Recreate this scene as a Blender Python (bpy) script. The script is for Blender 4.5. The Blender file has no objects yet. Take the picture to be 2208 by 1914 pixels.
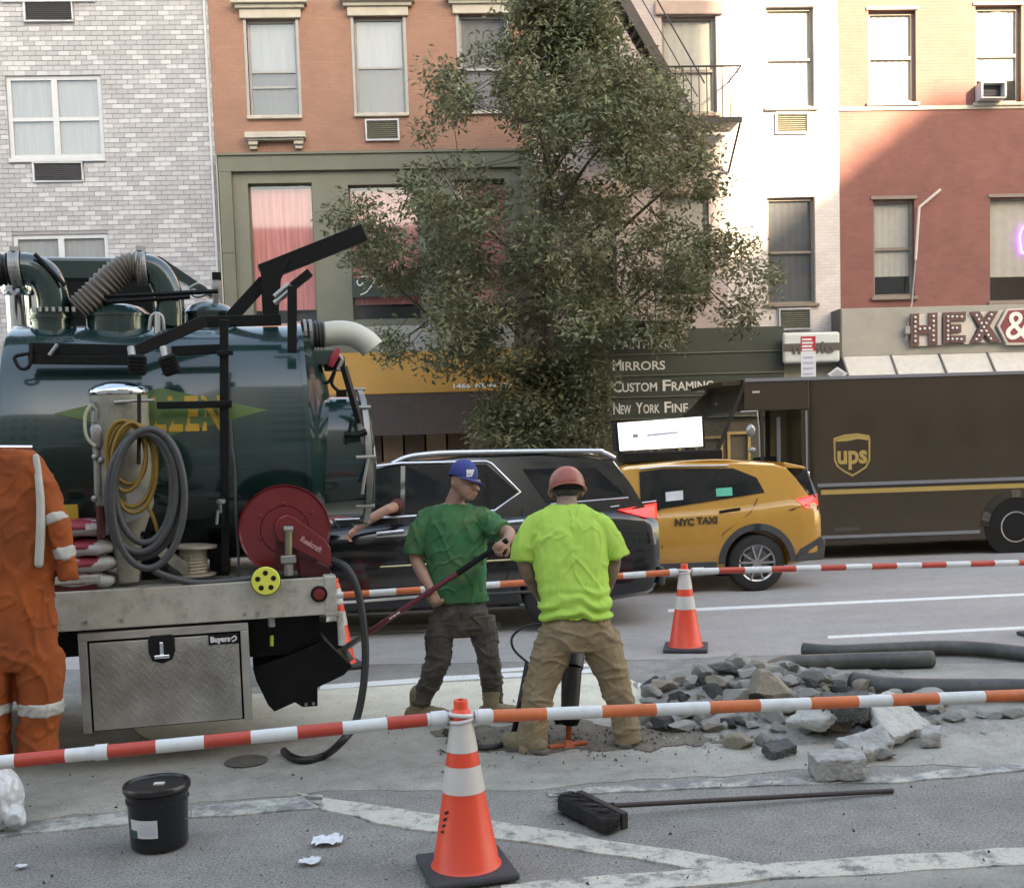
import bpy, bmesh, math, random
import numpy as np
from mathutils import Vector, Matrix, noise as mnoise
R = math.radians
SC = bpy.context.scene
COL = SC.collection

# ------------------------------------------------------------------ camera
CAM = Vector((0.0, 0.0, 1.95))
FPX, CX, CY = 2400.0, 1104.0, 1131.0          # focal length and principal point, photo pixels
YAW, PITCH, ROLL = R(3.4), R(4.2), R(1.8)
_f0 = Vector((math.sin(YAW), math.cos(YAW), 0)); _r0 = Vector((math.cos(YAW), -math.sin(YAW), 0)); _u0 = Vector((0, 0, 1))
FWD = _f0*math.cos(PITCH) - _u0*math.sin(PITCH)
_u1 = _u0*math.cos(PITCH) + _f0*math.sin(PITCH)
RGT = _r0*math.cos(ROLL) - _u1*math.sin(ROLL)
UPV = _u1*math.cos(ROLL) + _r0*math.sin(ROLL)
cd = bpy.data.cameras.new('camera'); cam = bpy.data.objects.new('camera', cd); COL.objects.link(cam)
cam.matrix_world = Matrix(((RGT.x, UPV.x, -FWD.x, CAM.x), (RGT.y, UPV.y, -FWD.y, CAM.y), (RGT.z, UPV.z, -FWD.z, CAM.z), (0, 0, 0, 1)))
cd.sensor_width = 36.0; cd.lens = 36.0*FPX/2208.0
cd.shift_x = 0.0; cd.shift_y = (CY-957.0)/2208.0
cd.clip_start = 0.05; cd.clip_end = 600
SC.camera = cam

# ------------------------------------------------------------------ sky, sun, exposure
SUN_DIR = Vector((-0.667, 1.0, -0.50)).normalized()      # the way the light travels
w = bpy.data.worlds.new('World'); SC.world = w; w.use_nodes = True
nt = w.node_tree; nt.nodes.clear()
sky = nt.nodes.new('ShaderNodeTexSky'); sky.sky_type = 'NISHITA'; sky.sun_disc = False
to_sun = -SUN_DIR
sky.sun_elevation = math.asin(to_sun.z); sky.sun_rotation = math.atan2(to_sun.x, to_sun.y)
sky.air_density = 1.2; sky.dust_density = 2.0; sky.ozone_density = 1.0
bg = nt.nodes.new('ShaderNodeBackground'); bg.inputs['Strength'].default_value = 0.15
wo = nt.nodes.new('ShaderNodeOutputWorld')
nt.links.new(sky.outputs[0], bg.inputs[0]); nt.links.new(bg.outputs[0], wo.inputs[0])
sl = bpy.data.lights.new('sun', 'SUN'); sl.energy = 5.0; sl.angle = R(0.9); sl.color = (1.0, 0.90, 0.74)
so = bpy.data.objects.new('sun', sl); COL.objects.link(so)
so.rotation_euler = SUN_DIR.to_track_quat('-Z', 'Y').to_euler()
SC.view_settings.view_transform = 'Standard'; SC.view_settings.look = 'None'
SC.view_settings.exposure = 2.45; SC.view_settings.use_white_balance = True; SC.view_settings.white_balance_temperature = 8250; SC.view_settings.white_balance_tint = 12; SC.view_settings.gamma = 1.0; SC.view_settings.use_curve_mapping = False
SC.render.engine = 'CYCLES'
SC.cycles.max_bounces = 6; SC.cycles.diffuse_bounces = 3; SC.cycles.glossy_bounces = 3; SC.cycles.transmission_bounces = 4; SC.cycles.transparent_max_bounces = 6
SC.cycles.caustics_reflective = False; SC.cycles.caustics_refractive = False
SC.cycles.use_denoising = True

# ------------------------------------------------------------------ a photo pixel on a real plane of the place
def ray(px, py):
    return FWD*FPX + RGT*(px-CX) + UPV*(CY-py)
def PY(px, py, y):
    d = ray(px, py); t = (y-CAM.y)/d.y; return CAM + d*t
def PZ(px, py, z=0.0):
    d = ray(px, py); t = (z-CAM.z)/d.z; return CAM + d*t
def PP(px, py, p0, n):
    d = ray(px, py); t = (p0-CAM).dot(n)/d.dot(n); return CAM + d*t

# ------------------------------------------------------------------ objects
def tag(o, label=None, cat=None, group=None, kind=None):
    if label: o['label'] = label
    if cat: o['category'] = cat
    if group: o['group'] = group
    if kind: o['kind'] = kind
    return o
def empty(name, loc=(0, 0, 0), rz=0.0, label=None, cat=None, group=None):
    o = bpy.data.objects.new(name, None); COL.objects.link(o); o.empty_display_size = 0.1
    o.location = loc; o.rotation_euler = (0, 0, rz)
    return tag(o, label, cat, group)
def wmat(o):
    if o.parent is None: return o.matrix_basis.copy()
    return wmat(o.parent) @ o.matrix_parent_inverse @ o.matrix_basis
def setpar(o, parent, local=False):
    """parent o; meshes built in world coordinates stay where they are, local ones sit in the parent's frame"""
    o.parent = parent
    if not local: o.matrix_parent_inverse = wmat(parent).inverted()
    return o
def copy_tree(o, parent=None):
    c = o.copy(); COL.objects.link(c)
    if parent: c.parent = parent
    for ch in list(o.children): copy_tree(ch, c)
    return c

class MB:
    """collects shapes; build() links them as one mesh object"""
    def __init__(s): s.v = []; s.f = []; s.m = []; s.mi = 0
    def add(s, vs, fs):
        b = len(s.v); s.v += [tuple(v) for v in vs]; s.f += [tuple(b+i for i in f) for f in fs]; s.m += [s.mi]*len(fs); return s
    def box(s, c, size, rot=None):
        hx, hy, hz = size[0]/2, size[1]/2, size[2]/2
        vs = [Vector((x*hx, y*hy, z*hz)) for x in (-1, 1) for y in (-1, 1) for z in (-1, 1)]
        c = Vector(c)
        if rot is not None: vs = [rot @ v for v in vs]
        return s.add([v+c for v in vs], [(0, 1, 3, 2), (4, 6, 7, 5), (0, 4, 5, 1), (2, 3, 7, 6), (0, 2, 6, 4), (1, 5, 7, 3)])
    def bx(s, x0, x1, y0, y1, z0, z1):
        return s.box(((x0+x1)/2, (y0+y1)/2, (z0+z1)/2), (abs(x1-x0), abs(y1-y0), abs(z1-z0)))
    def beam(s, p0, p1, w, h, up=(0, 0, 1)):
        p0 = Vector(p0); p1 = Vector(p1); d = p1-p0; L = d.length; d.normalize()
        u = Vector(up); sd = d.cross(u)
        if sd.length < 1e-4: sd = d.cross(Vector((0, 1, 0)))
        sd.normalize(); u = sd.cross(d)
        rot = Matrix((d, sd, u)).transposed()
        return s.box((p0+p1)/2, (L, w, h), rot)
    def tube(s, pts, r, n=10, cap=True, closed=False):
        pts = [Vector(p) for p in pts]; k = len(pts)
        rs = r if isinstance(r, (list, tuple)) else [r]*k
        b = len(s.v); prev = None
        for i, p in enumerate(pts):
            a = pts[i-1] if (i > 0 or closed) else p
            c = pts[(i+1) % k] if (i < k-1 or closed) else p
            t = (c-a); t = t.normalized() if t.length > 1e-9 else Vector((0, 0, 1))
            if prev is None:
                ref = Vector((0, 0, 1)) if abs(t.z) < 0.9 else Vector((1, 0, 0))
                u = t.cross(ref).normalized()
            else:
                u = prev - t*prev.dot(t)
                u = u.normalized() if u.length > 1e-6 else t.orthogonal().normalized()
            prev = u; q = t.cross(u)
            for j in range(n):
                a_ = 2*math.pi*j/n
                s.v.append(tuple(p + (u*math.cos(a_)+q*math.sin(a_))*rs[i]))
        fs = []
        for i in range(k if closed else k-1):
            i2 = (i+1) % k
            for j in range(n):
                j2 = (j+1) % n
                fs.append((b+i*n+j, b+i*n+j2, b+i2*n+j2, b+i2*n+j))
        if cap and not closed:
            fs.append(tuple(b+j for j in reversed(range(n)))); fs.append(tuple(b+(k-1)*n+j for j in range(n)))
        s.f += fs; s.m += [s.mi]*len(fs); return s
    def cyl(s, p0, p1, r0, r1=None, n=20): return s.tube([p0, p1], [r0, r0 if r1 is None else r1], n)
    def lathe(s, prof, origin=(0, 0, 0), axis=(0, 0, 1), n=24, cap=True):
        """prof: (radius, height) pairs along the axis"""
        o = Vector(origin); ax = Vector(axis).normalized(); u = ax.orthogonal().normalized(); q = ax.cross(u)
        b = len(s.v); k = len(prof)
        for (r, h) in prof:
            for j in range(n):
                a = 2*math.pi*j/n
                s.v.append(tuple(o + ax*h + (u*math.cos(a)+q*math.sin(a))*max(r, 1e-4)))
        fs = []
        for i in range(k-1):
            for j in range(n):
                j2 = (j+1) % n
                fs.append((b+i*n+j, b+i*n+j2, b+(i+1)*n+j2, b+(i+1)*n+j))
        if cap:
            fs.append(tuple(b+j for j in reversed(range(n)))); fs.append(tuple(b+(k-1)*n+j for j in range(n)))
        s.f += fs; s.m += [s.mi]*len(fs); return s
    def ell(s, c, rad, n=16, m=10, rot=None):
        c = Vector(c); vs = []; fs = []
        for i in range(m+1):
            th = math.pi*i/m
            for j in range(n):
                ph = 2*math.pi*j/n
                v = Vector((math.sin(th)*math.cos(ph)*rad[0], math.sin(th)*math.sin(ph)*rad[1], math.cos(th)*rad[2]))
                if rot is not None: v = rot @ v
                vs.append(v+c)
        for i in range(m):
            for j in range(n):
                j2 = (j+1) % n; fs.append((i*n+j, (i+1)*n+j, (i+1)*n+j2, i*n+j2))
        return s.add(vs, fs)
    def prism(s, poly, d0, ext):
        """poly: list of 3d points; extruded by the vector ext, starting at offset d0"""
        e = Vector(ext); k = len(poly); d0 = Vector(d0)
        vs = [Vector(p)+d0 for p in poly] + [Vector(p)+d0+e for p in poly]
        fs = [tuple(range(k-1, -1, -1)), tuple(range(k, 2*k))] + [(i, (i+1) % k, k+(i+1) % k, k+i) for i in range(k)]
        return s.add(vs, fs)
    def quad(s, a, b, c, d): return s.add([a, b, c, d], [(0, 1, 2, 3)])
    def build(s, name, mats, parent=None, smooth=None, bevel=0.0, segs=2, recalc=True, local=False):
        me = bpy.data.meshes.new(name); me.from_pydata(s.v, [], s.f)
        mats = mats if isinstance(mats, (list, tuple)) else [mats]
        for m_ in mats: me.materials.append(m_)
        if len(mats) > 1: me.polygons.foreach_set('material_index', s.m)
        if recalc:
            bm = bmesh.new(); bm.from_mesh(me); bmesh.ops.remove_doubles(bm, verts=bm.verts, dist=1e-5)
            bmesh.ops.recalc_face_normals(bm, faces=bm.faces); bm.to_mesh(me); bm.free()
        if smooth:
            me.polygons.foreach_set('use_smooth', [True]*len(me.polygons))
            me.set_sharp_from_angle(angle=R(smooth))
        me.update()
        o = bpy.data.objects.new(name, me); COL.objects.link(o)
        if parent: setpar(o, parent, local)
        if bevel:
            b = o.modifiers.new('bevel', 'BEVEL'); b.width = bevel; b.segments = segs; b.limit_method = 'ANGLE'; b.angle_limit = R(40)
        return o

def bake(o):
    """apply the modifiers of o to its mesh"""
    dg = bpy.context.evaluated_depsgraph_get(); dg.update()
    me = bpy.data.meshes.new_from_object(o.evaluated_get(dg)); old = o.data
    o.modifiers.clear(); o.data = me; bpy.data.meshes.remove(old); return o

def spline(pts, sub=6, closed=False):
    """Catmull-Rom through the points"""
    pts = [Vector(p) for p in pts]; out = []; k = len(pts)
    for i in range(k if closed else k-1):
        if closed: a, b, c, d = pts[i-1], pts[i], pts[(i+1) % k], pts[(i+2) % k]
        else: a, b, c, d = pts[max(i-1, 0)], pts[i], pts[i+1], pts[min(i+2, k-1)]
        for j in range(sub):
            t = j/sub
            out.append(0.5*((2*b)+(c-a)*t+(2*a-5*b+4*c-d)*t*t+(3*b-a-3*c+d)*t*t*t))
    if not closed: out.append(pts[-1])
    return out

# ------------------------------------------------------------------ materials
_mats = {}
def nodes_of(m): return m.node_tree.nodes, m.node_tree.links
def mat(name, col, rough=0.6, metal=0.0, var=0.12, scale=6.0, bump=0.0, bscale=60.0, coat=0.0, spec=0.5, detail=6.0, dirt=None, emit=None, estr=0.0, stretch=None):
    if name in _mats: return _mats[name]
    m = bpy.data.materials.new(name); m.use_nodes = True; N, L = nodes_of(m)
    b = N['Principled BSDF']
    b.inputs['Roughness'].default_value = rough; b.inputs['Metallic'].default_value = metal
    b.inputs['Coat Weight'].default_value = coat; b.inputs['Coat Roughness'].default_value = 0.06; b.inputs['Specular IOR Level'].default_value = spec
    tc = N.new('ShaderNodeTexCoord'); src = tc.outputs['Object']
    if stretch:
        mp = N.new('ShaderNodeMapping'); mp.inputs['Scale'].default_value = stretch; L.new(src, mp.inputs[0]); src = mp.outputs[0]
    nz = N.new('ShaderNodeTexNoise'); nz.inputs['Scale'].default_value = scale; nz.inputs['Detail'].default_value = detail; nz.inputs['Roughness'].default_value = 0.62
    L.new(src, nz.inputs['Vector'])
    rp = N.new('ShaderNodeValToRGB'); e = rp.color_ramp.elements
    c = Vector(col)
    e[0].position = 0.3; e[0].color = (*[max(0, x*(1-var)) for x in c], 1)
    e[1].position = 0.72; e[1].color = (*[min(1, x*(1+var)) for x in c], 1)
    L.new(nz.outputs['Fac'], rp.inputs[0]); out = rp.outputs[0]
    if dirt:
        dcol, amt, dsc = dirt
        n2 = N.new('ShaderNodeTexNoise'); n2.inputs['Scale'].default_value = dsc; n2.inputs['Detail'].default_value = 8; n2.inputs['Roughness'].default_value = 0.7
        L.new(src, n2.inputs['Vector'])
        r2 = N.new('ShaderNodeValToRGB'); r2.color_ramp.elements[0].position = 0.48; r2.color_ramp.elements[1].position = 0.72
        r2.color_ramp.elements[1].color = (amt, amt, amt, 1); L.new(n2.outputs['Fac'], r2.inputs[0])
        mx = N.new('ShaderNodeMix'); mx.data_type = 'RGBA'; L.new(r2.outputs[0], mx.inputs[0]); L.new(out, mx.inputs[6]); mx.inputs[7].default_value = (*dcol, 1); out = mx.outputs[2]
    L.new(out, b.inputs['Base Color'])
    if bump:
        n3 = N.new('ShaderNodeTexNoise'); n3.inputs['Scale'].default_value = bscale; n3.inputs['Detail'].default_value = 5; L.new(src, n3.inputs['Vector'])
        bp = N.new('ShaderNodeBump'); bp.inputs['Strength'].default_value = bump; bp.inputs['Distance'].default_value = 0.02
        L.new(n3.outputs['Fac'], bp.inputs['Height']); L.new(bp.outputs[0], b.inputs['Normal'])
    if emit is not None:
        b.inputs['Emission Color'].default_value = (*emit, 1); b.inputs['Emission Strength'].default_value = estr
    _mats[name] = m; return m

def brick_mat(name, col, mortar, bw=0.215, bh=0.075, var=0.12, rough=0.75, ms=0.012, soft=0.3, blotch=(0.0, 0.0, 0.0), blot=0.0):
    """painted or plain brickwork on a wall that faces the street (object x and z)"""
    m = bpy.data.materials.new(name); m.use_nodes = True; N, L = nodes_of(m); b = N['Principled BSDF']; b.inputs['Roughness'].default_value = rough
    tc = N.new('ShaderNodeTexCoord'); sx = N.new('ShaderNodeSeparateXYZ'); cx = N.new('ShaderNodeCombineXYZ')
    L.new(tc.outputs['Object'], sx.inputs[0]); L.new(sx.outputs[0], cx.inputs[0]); L.new(sx.outputs[2], cx.inputs[1])
    br = N.new('ShaderNodeTexBrick'); br.inputs['Scale'].default_value = 1.0; br.inputs['Brick Width'].default_value = bw; br.inputs['Row Height'].default_value = bh
    br.inputs['Mortar Size'].default_value = ms; br.inputs['Mortar Smooth'].default_value = soft
    c = Vector(col)
    br.inputs['Color1'].default_value = (*(c*(1-var)), 1); br.inputs['Color2'].default_value = (*(c*(1+var)), 1); br.inputs['Mortar'].default_value = (*mortar, 1)
    L.new(cx.outputs[0], br.inputs['Vector'])
    nz = N.new('ShaderNodeTexNoise'); nz.inputs['Scale'].default_value = 1.3; nz.inputs['Detail'].default_value = 8; nz.inputs['Roughness'].default_value = 0.7; L.new(tc.outputs['Object'], nz.inputs['Vector'])
    rp = N.new('ShaderNodeValToRGB'); rp.color_ramp.elements[0].position = 0.35; rp.color_ramp.elements[1].position = 0.75
    rp.color_ramp.elements[0].color = (0.84, 0.84, 0.84, 1); rp.color_ramp.elements[1].color = (1.1, 1.1, 1.1, 1); L.new(nz.outputs['Fac'], rp.inputs[0])
    mx = N.new('ShaderNodeMix'); mx.data_type = 'RGBA'; mx.blend_type = 'MULTIPLY'; mx.inputs[0].default_value = 1.0
    L.new(br.outputs['Color'], mx.inputs[6]); L.new(rp.outputs[0], mx.inputs[7]); L.new(mx.outputs[2], b.inputs['Base Color'])
    bp = N.new('ShaderNodeBump'); bp.inputs['Strength'].default_value = 0.5; bp.inputs['Distance'].default_value = 0.006; bp.invert = True
    L.new(br.outputs['Fac'], bp.inputs['Height']); L.new(bp.outputs[0], b.inputs['Normal'])
    return m

def glass_mat(name, tint=(0.02, 0.025, 0.03), rough=0.04, alpha=0.55):
    """a window pane: reflects, and lets some of the room or curtain behind show"""
    m = bpy.data.materials.new(name); m.use_nodes = True; N, L = nodes_of(m); N.remove(N['Principled BSDF']); out = N['Material Output']
    g = N.new('ShaderNodeBsdfGlossy'); g.inputs['Roughness'].default_value = rough; g.inputs['Color'].default_value = (0.9, 0.95, 1, 1)
    t = N.new('ShaderNodeBsdfTransparent'); t.inputs['Color'].default_value = (alpha, alpha, alpha*1.02, 1)
    d = N.new('ShaderNodeBsdfDiffuse'); d.inputs['Color'].default_value = (*tint, 1)
    m0 = N.new('ShaderNodeAddShader'); L.new(t.outputs[0], m0.inputs[0]); L.new(d.outputs[0], m0.inputs[1])
    lw = N.new('ShaderNodeLayerWeight'); lw.inputs['Blend'].default_value = 0.5
    pw = N.new('ShaderNodeMath'); pw.operation = 'POWER'; pw.inputs[1].default_value = 4.0; L.new(lw.outputs['Facing'], pw.inputs[0])
    fr = N.new('ShaderNodeMath'); fr.operation = 'MULTIPLY_ADD'; fr.inputs[1].default_value = 0.8; fr.inputs[2].default_value = 0.08; L.new(pw.outputs[0], fr.inputs[0])
    mx = N.new('ShaderNodeMixShader'); L.new(fr.outputs[0], mx.inputs[0]); L.new(m0.outputs[0], mx.inputs[1]); L.new(g.outputs[0], mx.inputs[2])
    L.new(mx.outputs[0], out.inputs['Surface']); return m

_fontcache = {}
def text(name, body, h, m, parent, origin, right=(1, 0, 0), up=(0, 0, 1), ext=0.004, width=None, bold=0.0, align='LEFT', shear=0.0, local=False, fn=None, space=1.0):
    """flat lettering: real letters of height h standing on the plane spanned by right and up"""
    cu = bpy.data.curves.new(name, 'FONT'); cu.body = body; cu.size = h*1.37; cu.extrude = ext; cu.offset = bold; cu.align_x = align; cu.resolution_u = 3; cu.shear = shear; cu.space_character = space
    o = bpy.data.objects.new(name, cu); COL.objects.link(o)
    dg = bpy.context.evaluated_depsgraph_get(); dg.update()
    me = bpy.data.meshes.new_from_object(o.evaluated_get(dg)); bpy.data.objects.remove(o); bpy.data.curves.remove(cu)
    r = Vector(right).normalized(); u = Vector(up).normalized(); n = r.cross(u)
    xs = [v.co.x for v in me.vertices]; sx = 1.0
    if width and xs: sx = width/(max(xs)-min(xs)); x0 = min(xs) if align == 'LEFT' else 0.0
    else: x0 = 0.0
    og = Vector(origin)
    for v in me.vertices: v.co = fn((v.co.x-x0)*sx, v.co.y, v.co.z) if fn else og + r*((v.co.x-x0)*sx) + u*v.co.y + n*v.co.z
    me.materials.clear(); me.materials.append(m); me.update()
    o = bpy.data.objects.new(name, me); COL.objects.link(o)
    if parent: setpar(o, parent, local)
    return o

def fbm(p, s=1.0, o=4):
    return mnoise.fractal(Vector(p)*s, 0.9, 2.1, o, noise_basis='PERLIN_ORIGINAL')
# ================================================================== ground
YF = 24.0                                     # street front of the row of buildings
def pxpoly(pts, z): return [PZ(x, y, z) for x, y in pts]
def ragged(pts, z, amp=0.03, step=0.12, seed=1):
    """outline of a worn patch: polygon with uneven edges"""
    P = [PZ(x, y, z) for x, y in pts]; out = []; k = len(P)
    for i in range(k):
        a, b = P[i], P[(i+1) % k]; L = (b-a).length; n = max(1, int(L/step)); nr = Vector((-(b-a).y, (b-a).x, 0)).normalized()
        for j in range(n):
            p = a + (b-a)*(j/n); out.append(p + nr*amp*fbm((p.x*1.7+seed, p.y*1.7, seed), 2.2, 3)*1.6)
    return out
def sheet(name, pts3, m, parent=None, kind='structure', label=None, cat=None):
    me = bpy.data.meshes.new(name); bm = bmesh.new()
    vs = [bm.verts.new(p) for p in pts3]; f = bm.faces.new(vs); bmesh.ops.triangulate(bm, faces=[f])
    bmesh.ops.recalc_face_normals(bm, faces=bm.faces)
    for f in bm.faces:
        if f.normal.z < 0: f.normal_flip()
    n = len(vs); low = [bm.verts.new((v.co.x, v.co.y, min(v.co.z-.004, -.002))) for v in vs]      # edge down into the ground
    for i in range(n): bm.faces.new((vs[i], low[i], low[(i+1) % n], vs[(i+1) % n]))
    bm.to_mesh(me); bm.free(); me.materials.append(m)
    o = bpy.data.objects.new(name, me); COL.objects.link(o)
    if parent: setpar(o, parent)
    else: tag(o, label, cat, None, kind)
    return o

def asphalt_mat(name, col, speck=0.35, patch=0.25, big=0.35, tint=(0.2, 0.17, 0.12), tamt=0.0):
    m = bpy.data.materials.new(name); m.use_nodes = True; N, L = nodes_of(m); b = N['Principled BSDF']; b.inputs['Roughness'].default_value = 0.85; b.inputs['Specular IOR Level'].default_value = 0.3
    tc = N.new('ShaderNodeTexCoord')
    def nz(sc, det=5, ro=0.6, st=None):
        n = N.new('ShaderNodeTexNoise'); n.inputs['Scale'].default_value = sc; n.inputs['Detail'].default_value = det; n.inputs['Roughness'].default_value = ro
        if st:
            mp = N.new('ShaderNodeMapping'); mp.inputs['Scale'].default_value = st; L.new(tc.outputs['Object'], mp.inputs[0]); L.new(mp.outputs[0], n.inputs['Vector'])
        else: L.new(tc.outputs['Object'], n.inputs['Vector'])
        return n
    def ramp(src, p0, p1, c0, c1):
        r = N.new('ShaderNodeValToRGB'); r.color_ramp.elements[0].position = p0; r.color_ramp.elements[1].position = p1
        r.color_ramp.elements[0].color = (c0, c0, c0, 1); r.color_ramp.elements[1].color = (c1, c1, c1, 1); L.new(src, r.inputs[0]); return r.outputs[0]
    def mul(a, bb):
        x = N.new('ShaderNodeMix'); x.data_type = 'RGBA'; x.blend_type = 'MULTIPLY'; x.inputs[0].default_value = 1.0; L.new(a, x.inputs[6]); L.new(bb, x.inputs[7]); return x.outputs[2]
    vor = N.new('ShaderNodeTexVoronoi'); vor.inputs['Scale'].default_value = 90; L.new(tc.outputs['Object'], vor.inputs['Vector'])
    base = N.new('ShaderNodeRGB'); base.outputs[0].default_value = (*col, 1)
    c = mul(base.outputs[0], ramp(nz(75, 4, 0.7).outputs['Fac'], 0.34, 0.68, 1-speck, 1+speck))
    c = mul(c, ramp(nz(0.6, 6, 0.65, (0.6, 1.4, 1)).outputs['Fac'], 0.33, 0.7, 1-big, 1+big))
    c = mul(c, ramp(nz(5, 6, 0.7).outputs['Fac'], 0.35, 0.7, 1-patch, 1+patch*0.6))
    sp = ramp(nz(38, 2, 0.4).outputs['Fac'], 0.70, 0.73, 1.0, 0.35); c = mul(c, sp)
    if tamt:
        mx = N.new('ShaderNodeMix'); mx.data_type = 'RGBA'; L.new(ramp(nz(1.1, 7, 0.7, (0.5, 1.6, 1)).outputs['Fac'], 0.42, 0.66, 0.0, tamt), mx.inputs[0]); L.new(c, mx.inputs[6]); mx.inputs[7].default_value = (*tint, 1); c = mx.outputs[2]
    L.new(c, b.inputs['Base Color'])
    bp = N.new('ShaderNodeBump'); bp.inputs['Strength'].default_value = 0.35; bp.inputs['Distance'].default_value = 0.01
    L.new(nz(110, 3).outputs['Fac'], bp.inputs['Height']); L.new(bp.outputs[0], b.inputs['Normal'])
    return m
def paint_mat(name, col=(0.56, 0.525, 0.44), under=(0.16, 0.16, 0.155), wear=0.5, sc=7.0):
    """road paint, cracked and worn through to the asphalt"""
    m = bpy.data.materials.new(name); m.use_nodes = True; N, L = nodes_of(m); b = N['Principled BSDF']; b.inputs['Roughness'].default_value = 0.8
    tc = N.new('ShaderNodeTexCoord')
    n1 = N.new('ShaderNodeTexNoise'); n1.inputs['Scale'].default_value = sc; n1.inputs['Detail'].default_value = 9; n1.inputs['Roughness'].default_value = 0.75; L.new(tc.outputs['Object'], n1.inputs['Vector'])
    v = N.new('ShaderNodeTexVoronoi'); v.feature = 'DISTANCE_TO_EDGE'; v.inputs['Scale'].default_value = 9
    nd = N.new('ShaderNodeTexNoise'); nd.inputs['Scale'].default_value = 4; nd.inputs['Detail'].default_value = 4; L.new(tc.outputs['Object'], nd.inputs['Vector'])
    va = N.new('ShaderNodeVectorMath'); va.operation = 'ADD'; L.new(tc.outputs['Object'], va.inputs[0]); L.new(nd.outputs['Color'], va.inputs[1]); L.new(va.outputs[0], v.inputs['Vector'])
    r1 = N.new('ShaderNodeValToRGB'); r1.color_ramp.elements[0].position = wear-0.06; r1.color_ramp.elements[1].position = wear+0.08; L.new(n1.outputs['Fac'], r1.inputs[0])
    r2 = N.new('ShaderNodeValToRGB'); r2.color_ramp.elements[0].position = 0.0; r2.color_ramp.elements[1].position = 0.02; L.new(v.outputs['Distance'], r2.inputs[0])
    mm = N.new('ShaderNodeMath'); mm.operation = 'MULTIPLY'; L.new(r1.outputs[0], mm.inputs[0]); L.new(r2.outputs[0], mm.inputs[1])
    mx = N.new('ShaderNodeMix'); mx.data_type = 'RGBA'; L.new(mm.outputs[0], mx.inputs[0]); mx.inputs[6].default_value = (*under, 1); mx.inputs[7].default_value = (*col, 1)
    L.new(mx.outputs[2], b.inputs['Base Color'])
    bp = N.new('ShaderNodeBump'); bp.inputs['Strength'].default_value = 0.3; bp.inputs['Distance'].default_value = 0.006; L.new(n1.outputs['Fac'], bp.inputs['Height']); L.new(bp.outputs[0], b.inputs['Normal'])
    return m

ASPH = asphalt_mat('asphalt', (0.275, 0.258, 0.232), 0.5, 0.16, 0.18)
ASPH2 = asphalt_mat('lane_asphalt', (0.37, 0.345, 0.325), 0.2, 0.08, 0.12)
CONC = asphalt_mat('dusty_concrete', (0.36, 0.34, 0.295), 0.22, 0.22, 0.28, (0.40, 0.375, 0.32), 0.5)
PALE = asphalt_mat('pale_cream_ground', (0.70, 0.655, 0.53), 0.08, 0.12, 0.14)
PAINT = paint_mat('worn_road_paint', wear=0.43)
PAINT2 = paint_mat('fresh_road_paint', (0.75, 0.75, 0.72), (0.3, 0.3, 0.3), 0.25)
PAINT3 = paint_mat('rubbed_road_paint', (0.5, 0.49, 0.43), (0.2, 0.2, 0.19), 0.5, 5.0)
road = sheet('road', [Vector((-120, -1.2, 0)), Vector((120, -1.2, 0)), Vector((120, 19.6, 0)), Vector((-120, 19.6, 0))], ASPH)
gr = sheet('ground', [Vector((-300, -300, -0.3)), Vector((300, -300, -0.3)), Vector((300, 300, -0.3)), Vector((-300, 300, -0.3))], ASPH2)
# the traffic lanes, a smoother grey
lanes = sheet('traffic_lanes', [PZ(-900, 1462, .004), PZ(2900, 1395, .004), Vector((60, 19.5, .004)), Vector((-60, 19.5, .004))], ASPH2)
work = sheet('concrete_strip', ragged([(-200, 1800), (300, 1742), (700, 1705), (1100, 1700), (1500, 1672), (2300, 1640), (2600, 1420), (1700, 1440), (1300, 1437), (700, 1476), (-500, 1520)], .004, 0.05, 0.15, 3), CONC)
pale_patch = sheet('pale_ground_patch', ragged([(330, 1596), (560, 1574), (740, 1566), (850, 1566), (1000, 1545), (1200, 1530), (1420, 1512), (1450, 1480), (1290, 1452), (700, 1486), (300, 1510), (280, 1560)], .008, 0.04, 0.15, 9), PALE)  # pale cream sheet with ragged edge laid over the concrete strip
# painted markings and one painted strip of lit road, each a thin sheet of its own on the road
def mark(pts, m=PAINT, z=.008, amp=0.012, seed=2):
    return sheet('marking_or_lit_strip', ragged(pts, z, amp, 0.08, seed), m, kind='structure')
mark([(690, 1476), (960, 1457), (1280, 1441), (1280, 1449), (960, 1467), (690, 1486)], PAINT2, .012, .004)
mark([(1060, 1442), (1290, 1428), (1290, 1434), (1060, 1449)], PAINT2, .012, .004, 4)
mark([(1440, 1313), (2260, 1276), (2260, 1281), (1440, 1319)], PAINT2, .009, .002)
mark([(1785, 1370), (2260, 1347), (2260, 1353), (1785, 1376)], PAINT2, .009, .002)
mark([(680, 1352), (1080, 1340), (1080, 1352), (680, 1368)], PAINT2, .009, .002)  # lit road seen beneath the SUV, painted as a white strip
mark([(1180, 1702), (1500, 1680), (1960, 1668), (2260, 1634), (2260, 1655), (1960, 1682), (1500, 1699), (1180, 1716)], PAINT3, .010, .02, 6)
mark([(640, 1708), (860, 1742), (1160, 1782), (1640, 1862), (1560, 1880), (1180, 1822), (820, 1772), (700, 1744)], PAINT, .010, .02, 7)
mark([(1080, 1905), (1640, 1862), (2260, 1822), (2260, 1858), (1660, 1896), (1080, 1936)], PAINT, .012, .015, 8)
mark([(-60, 1782), (330, 1745), (690, 1712), (700, 1740), (330, 1768), (-60, 1806)], PAINT3, .010, .02, 11)
near_c = sheet('near_concrete', ragged([(1250, 1960), (1660, 1897), (2300, 1857), (2400, 2100), (1250, 2100)], .006, .01, .1, 12), CONC)
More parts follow.
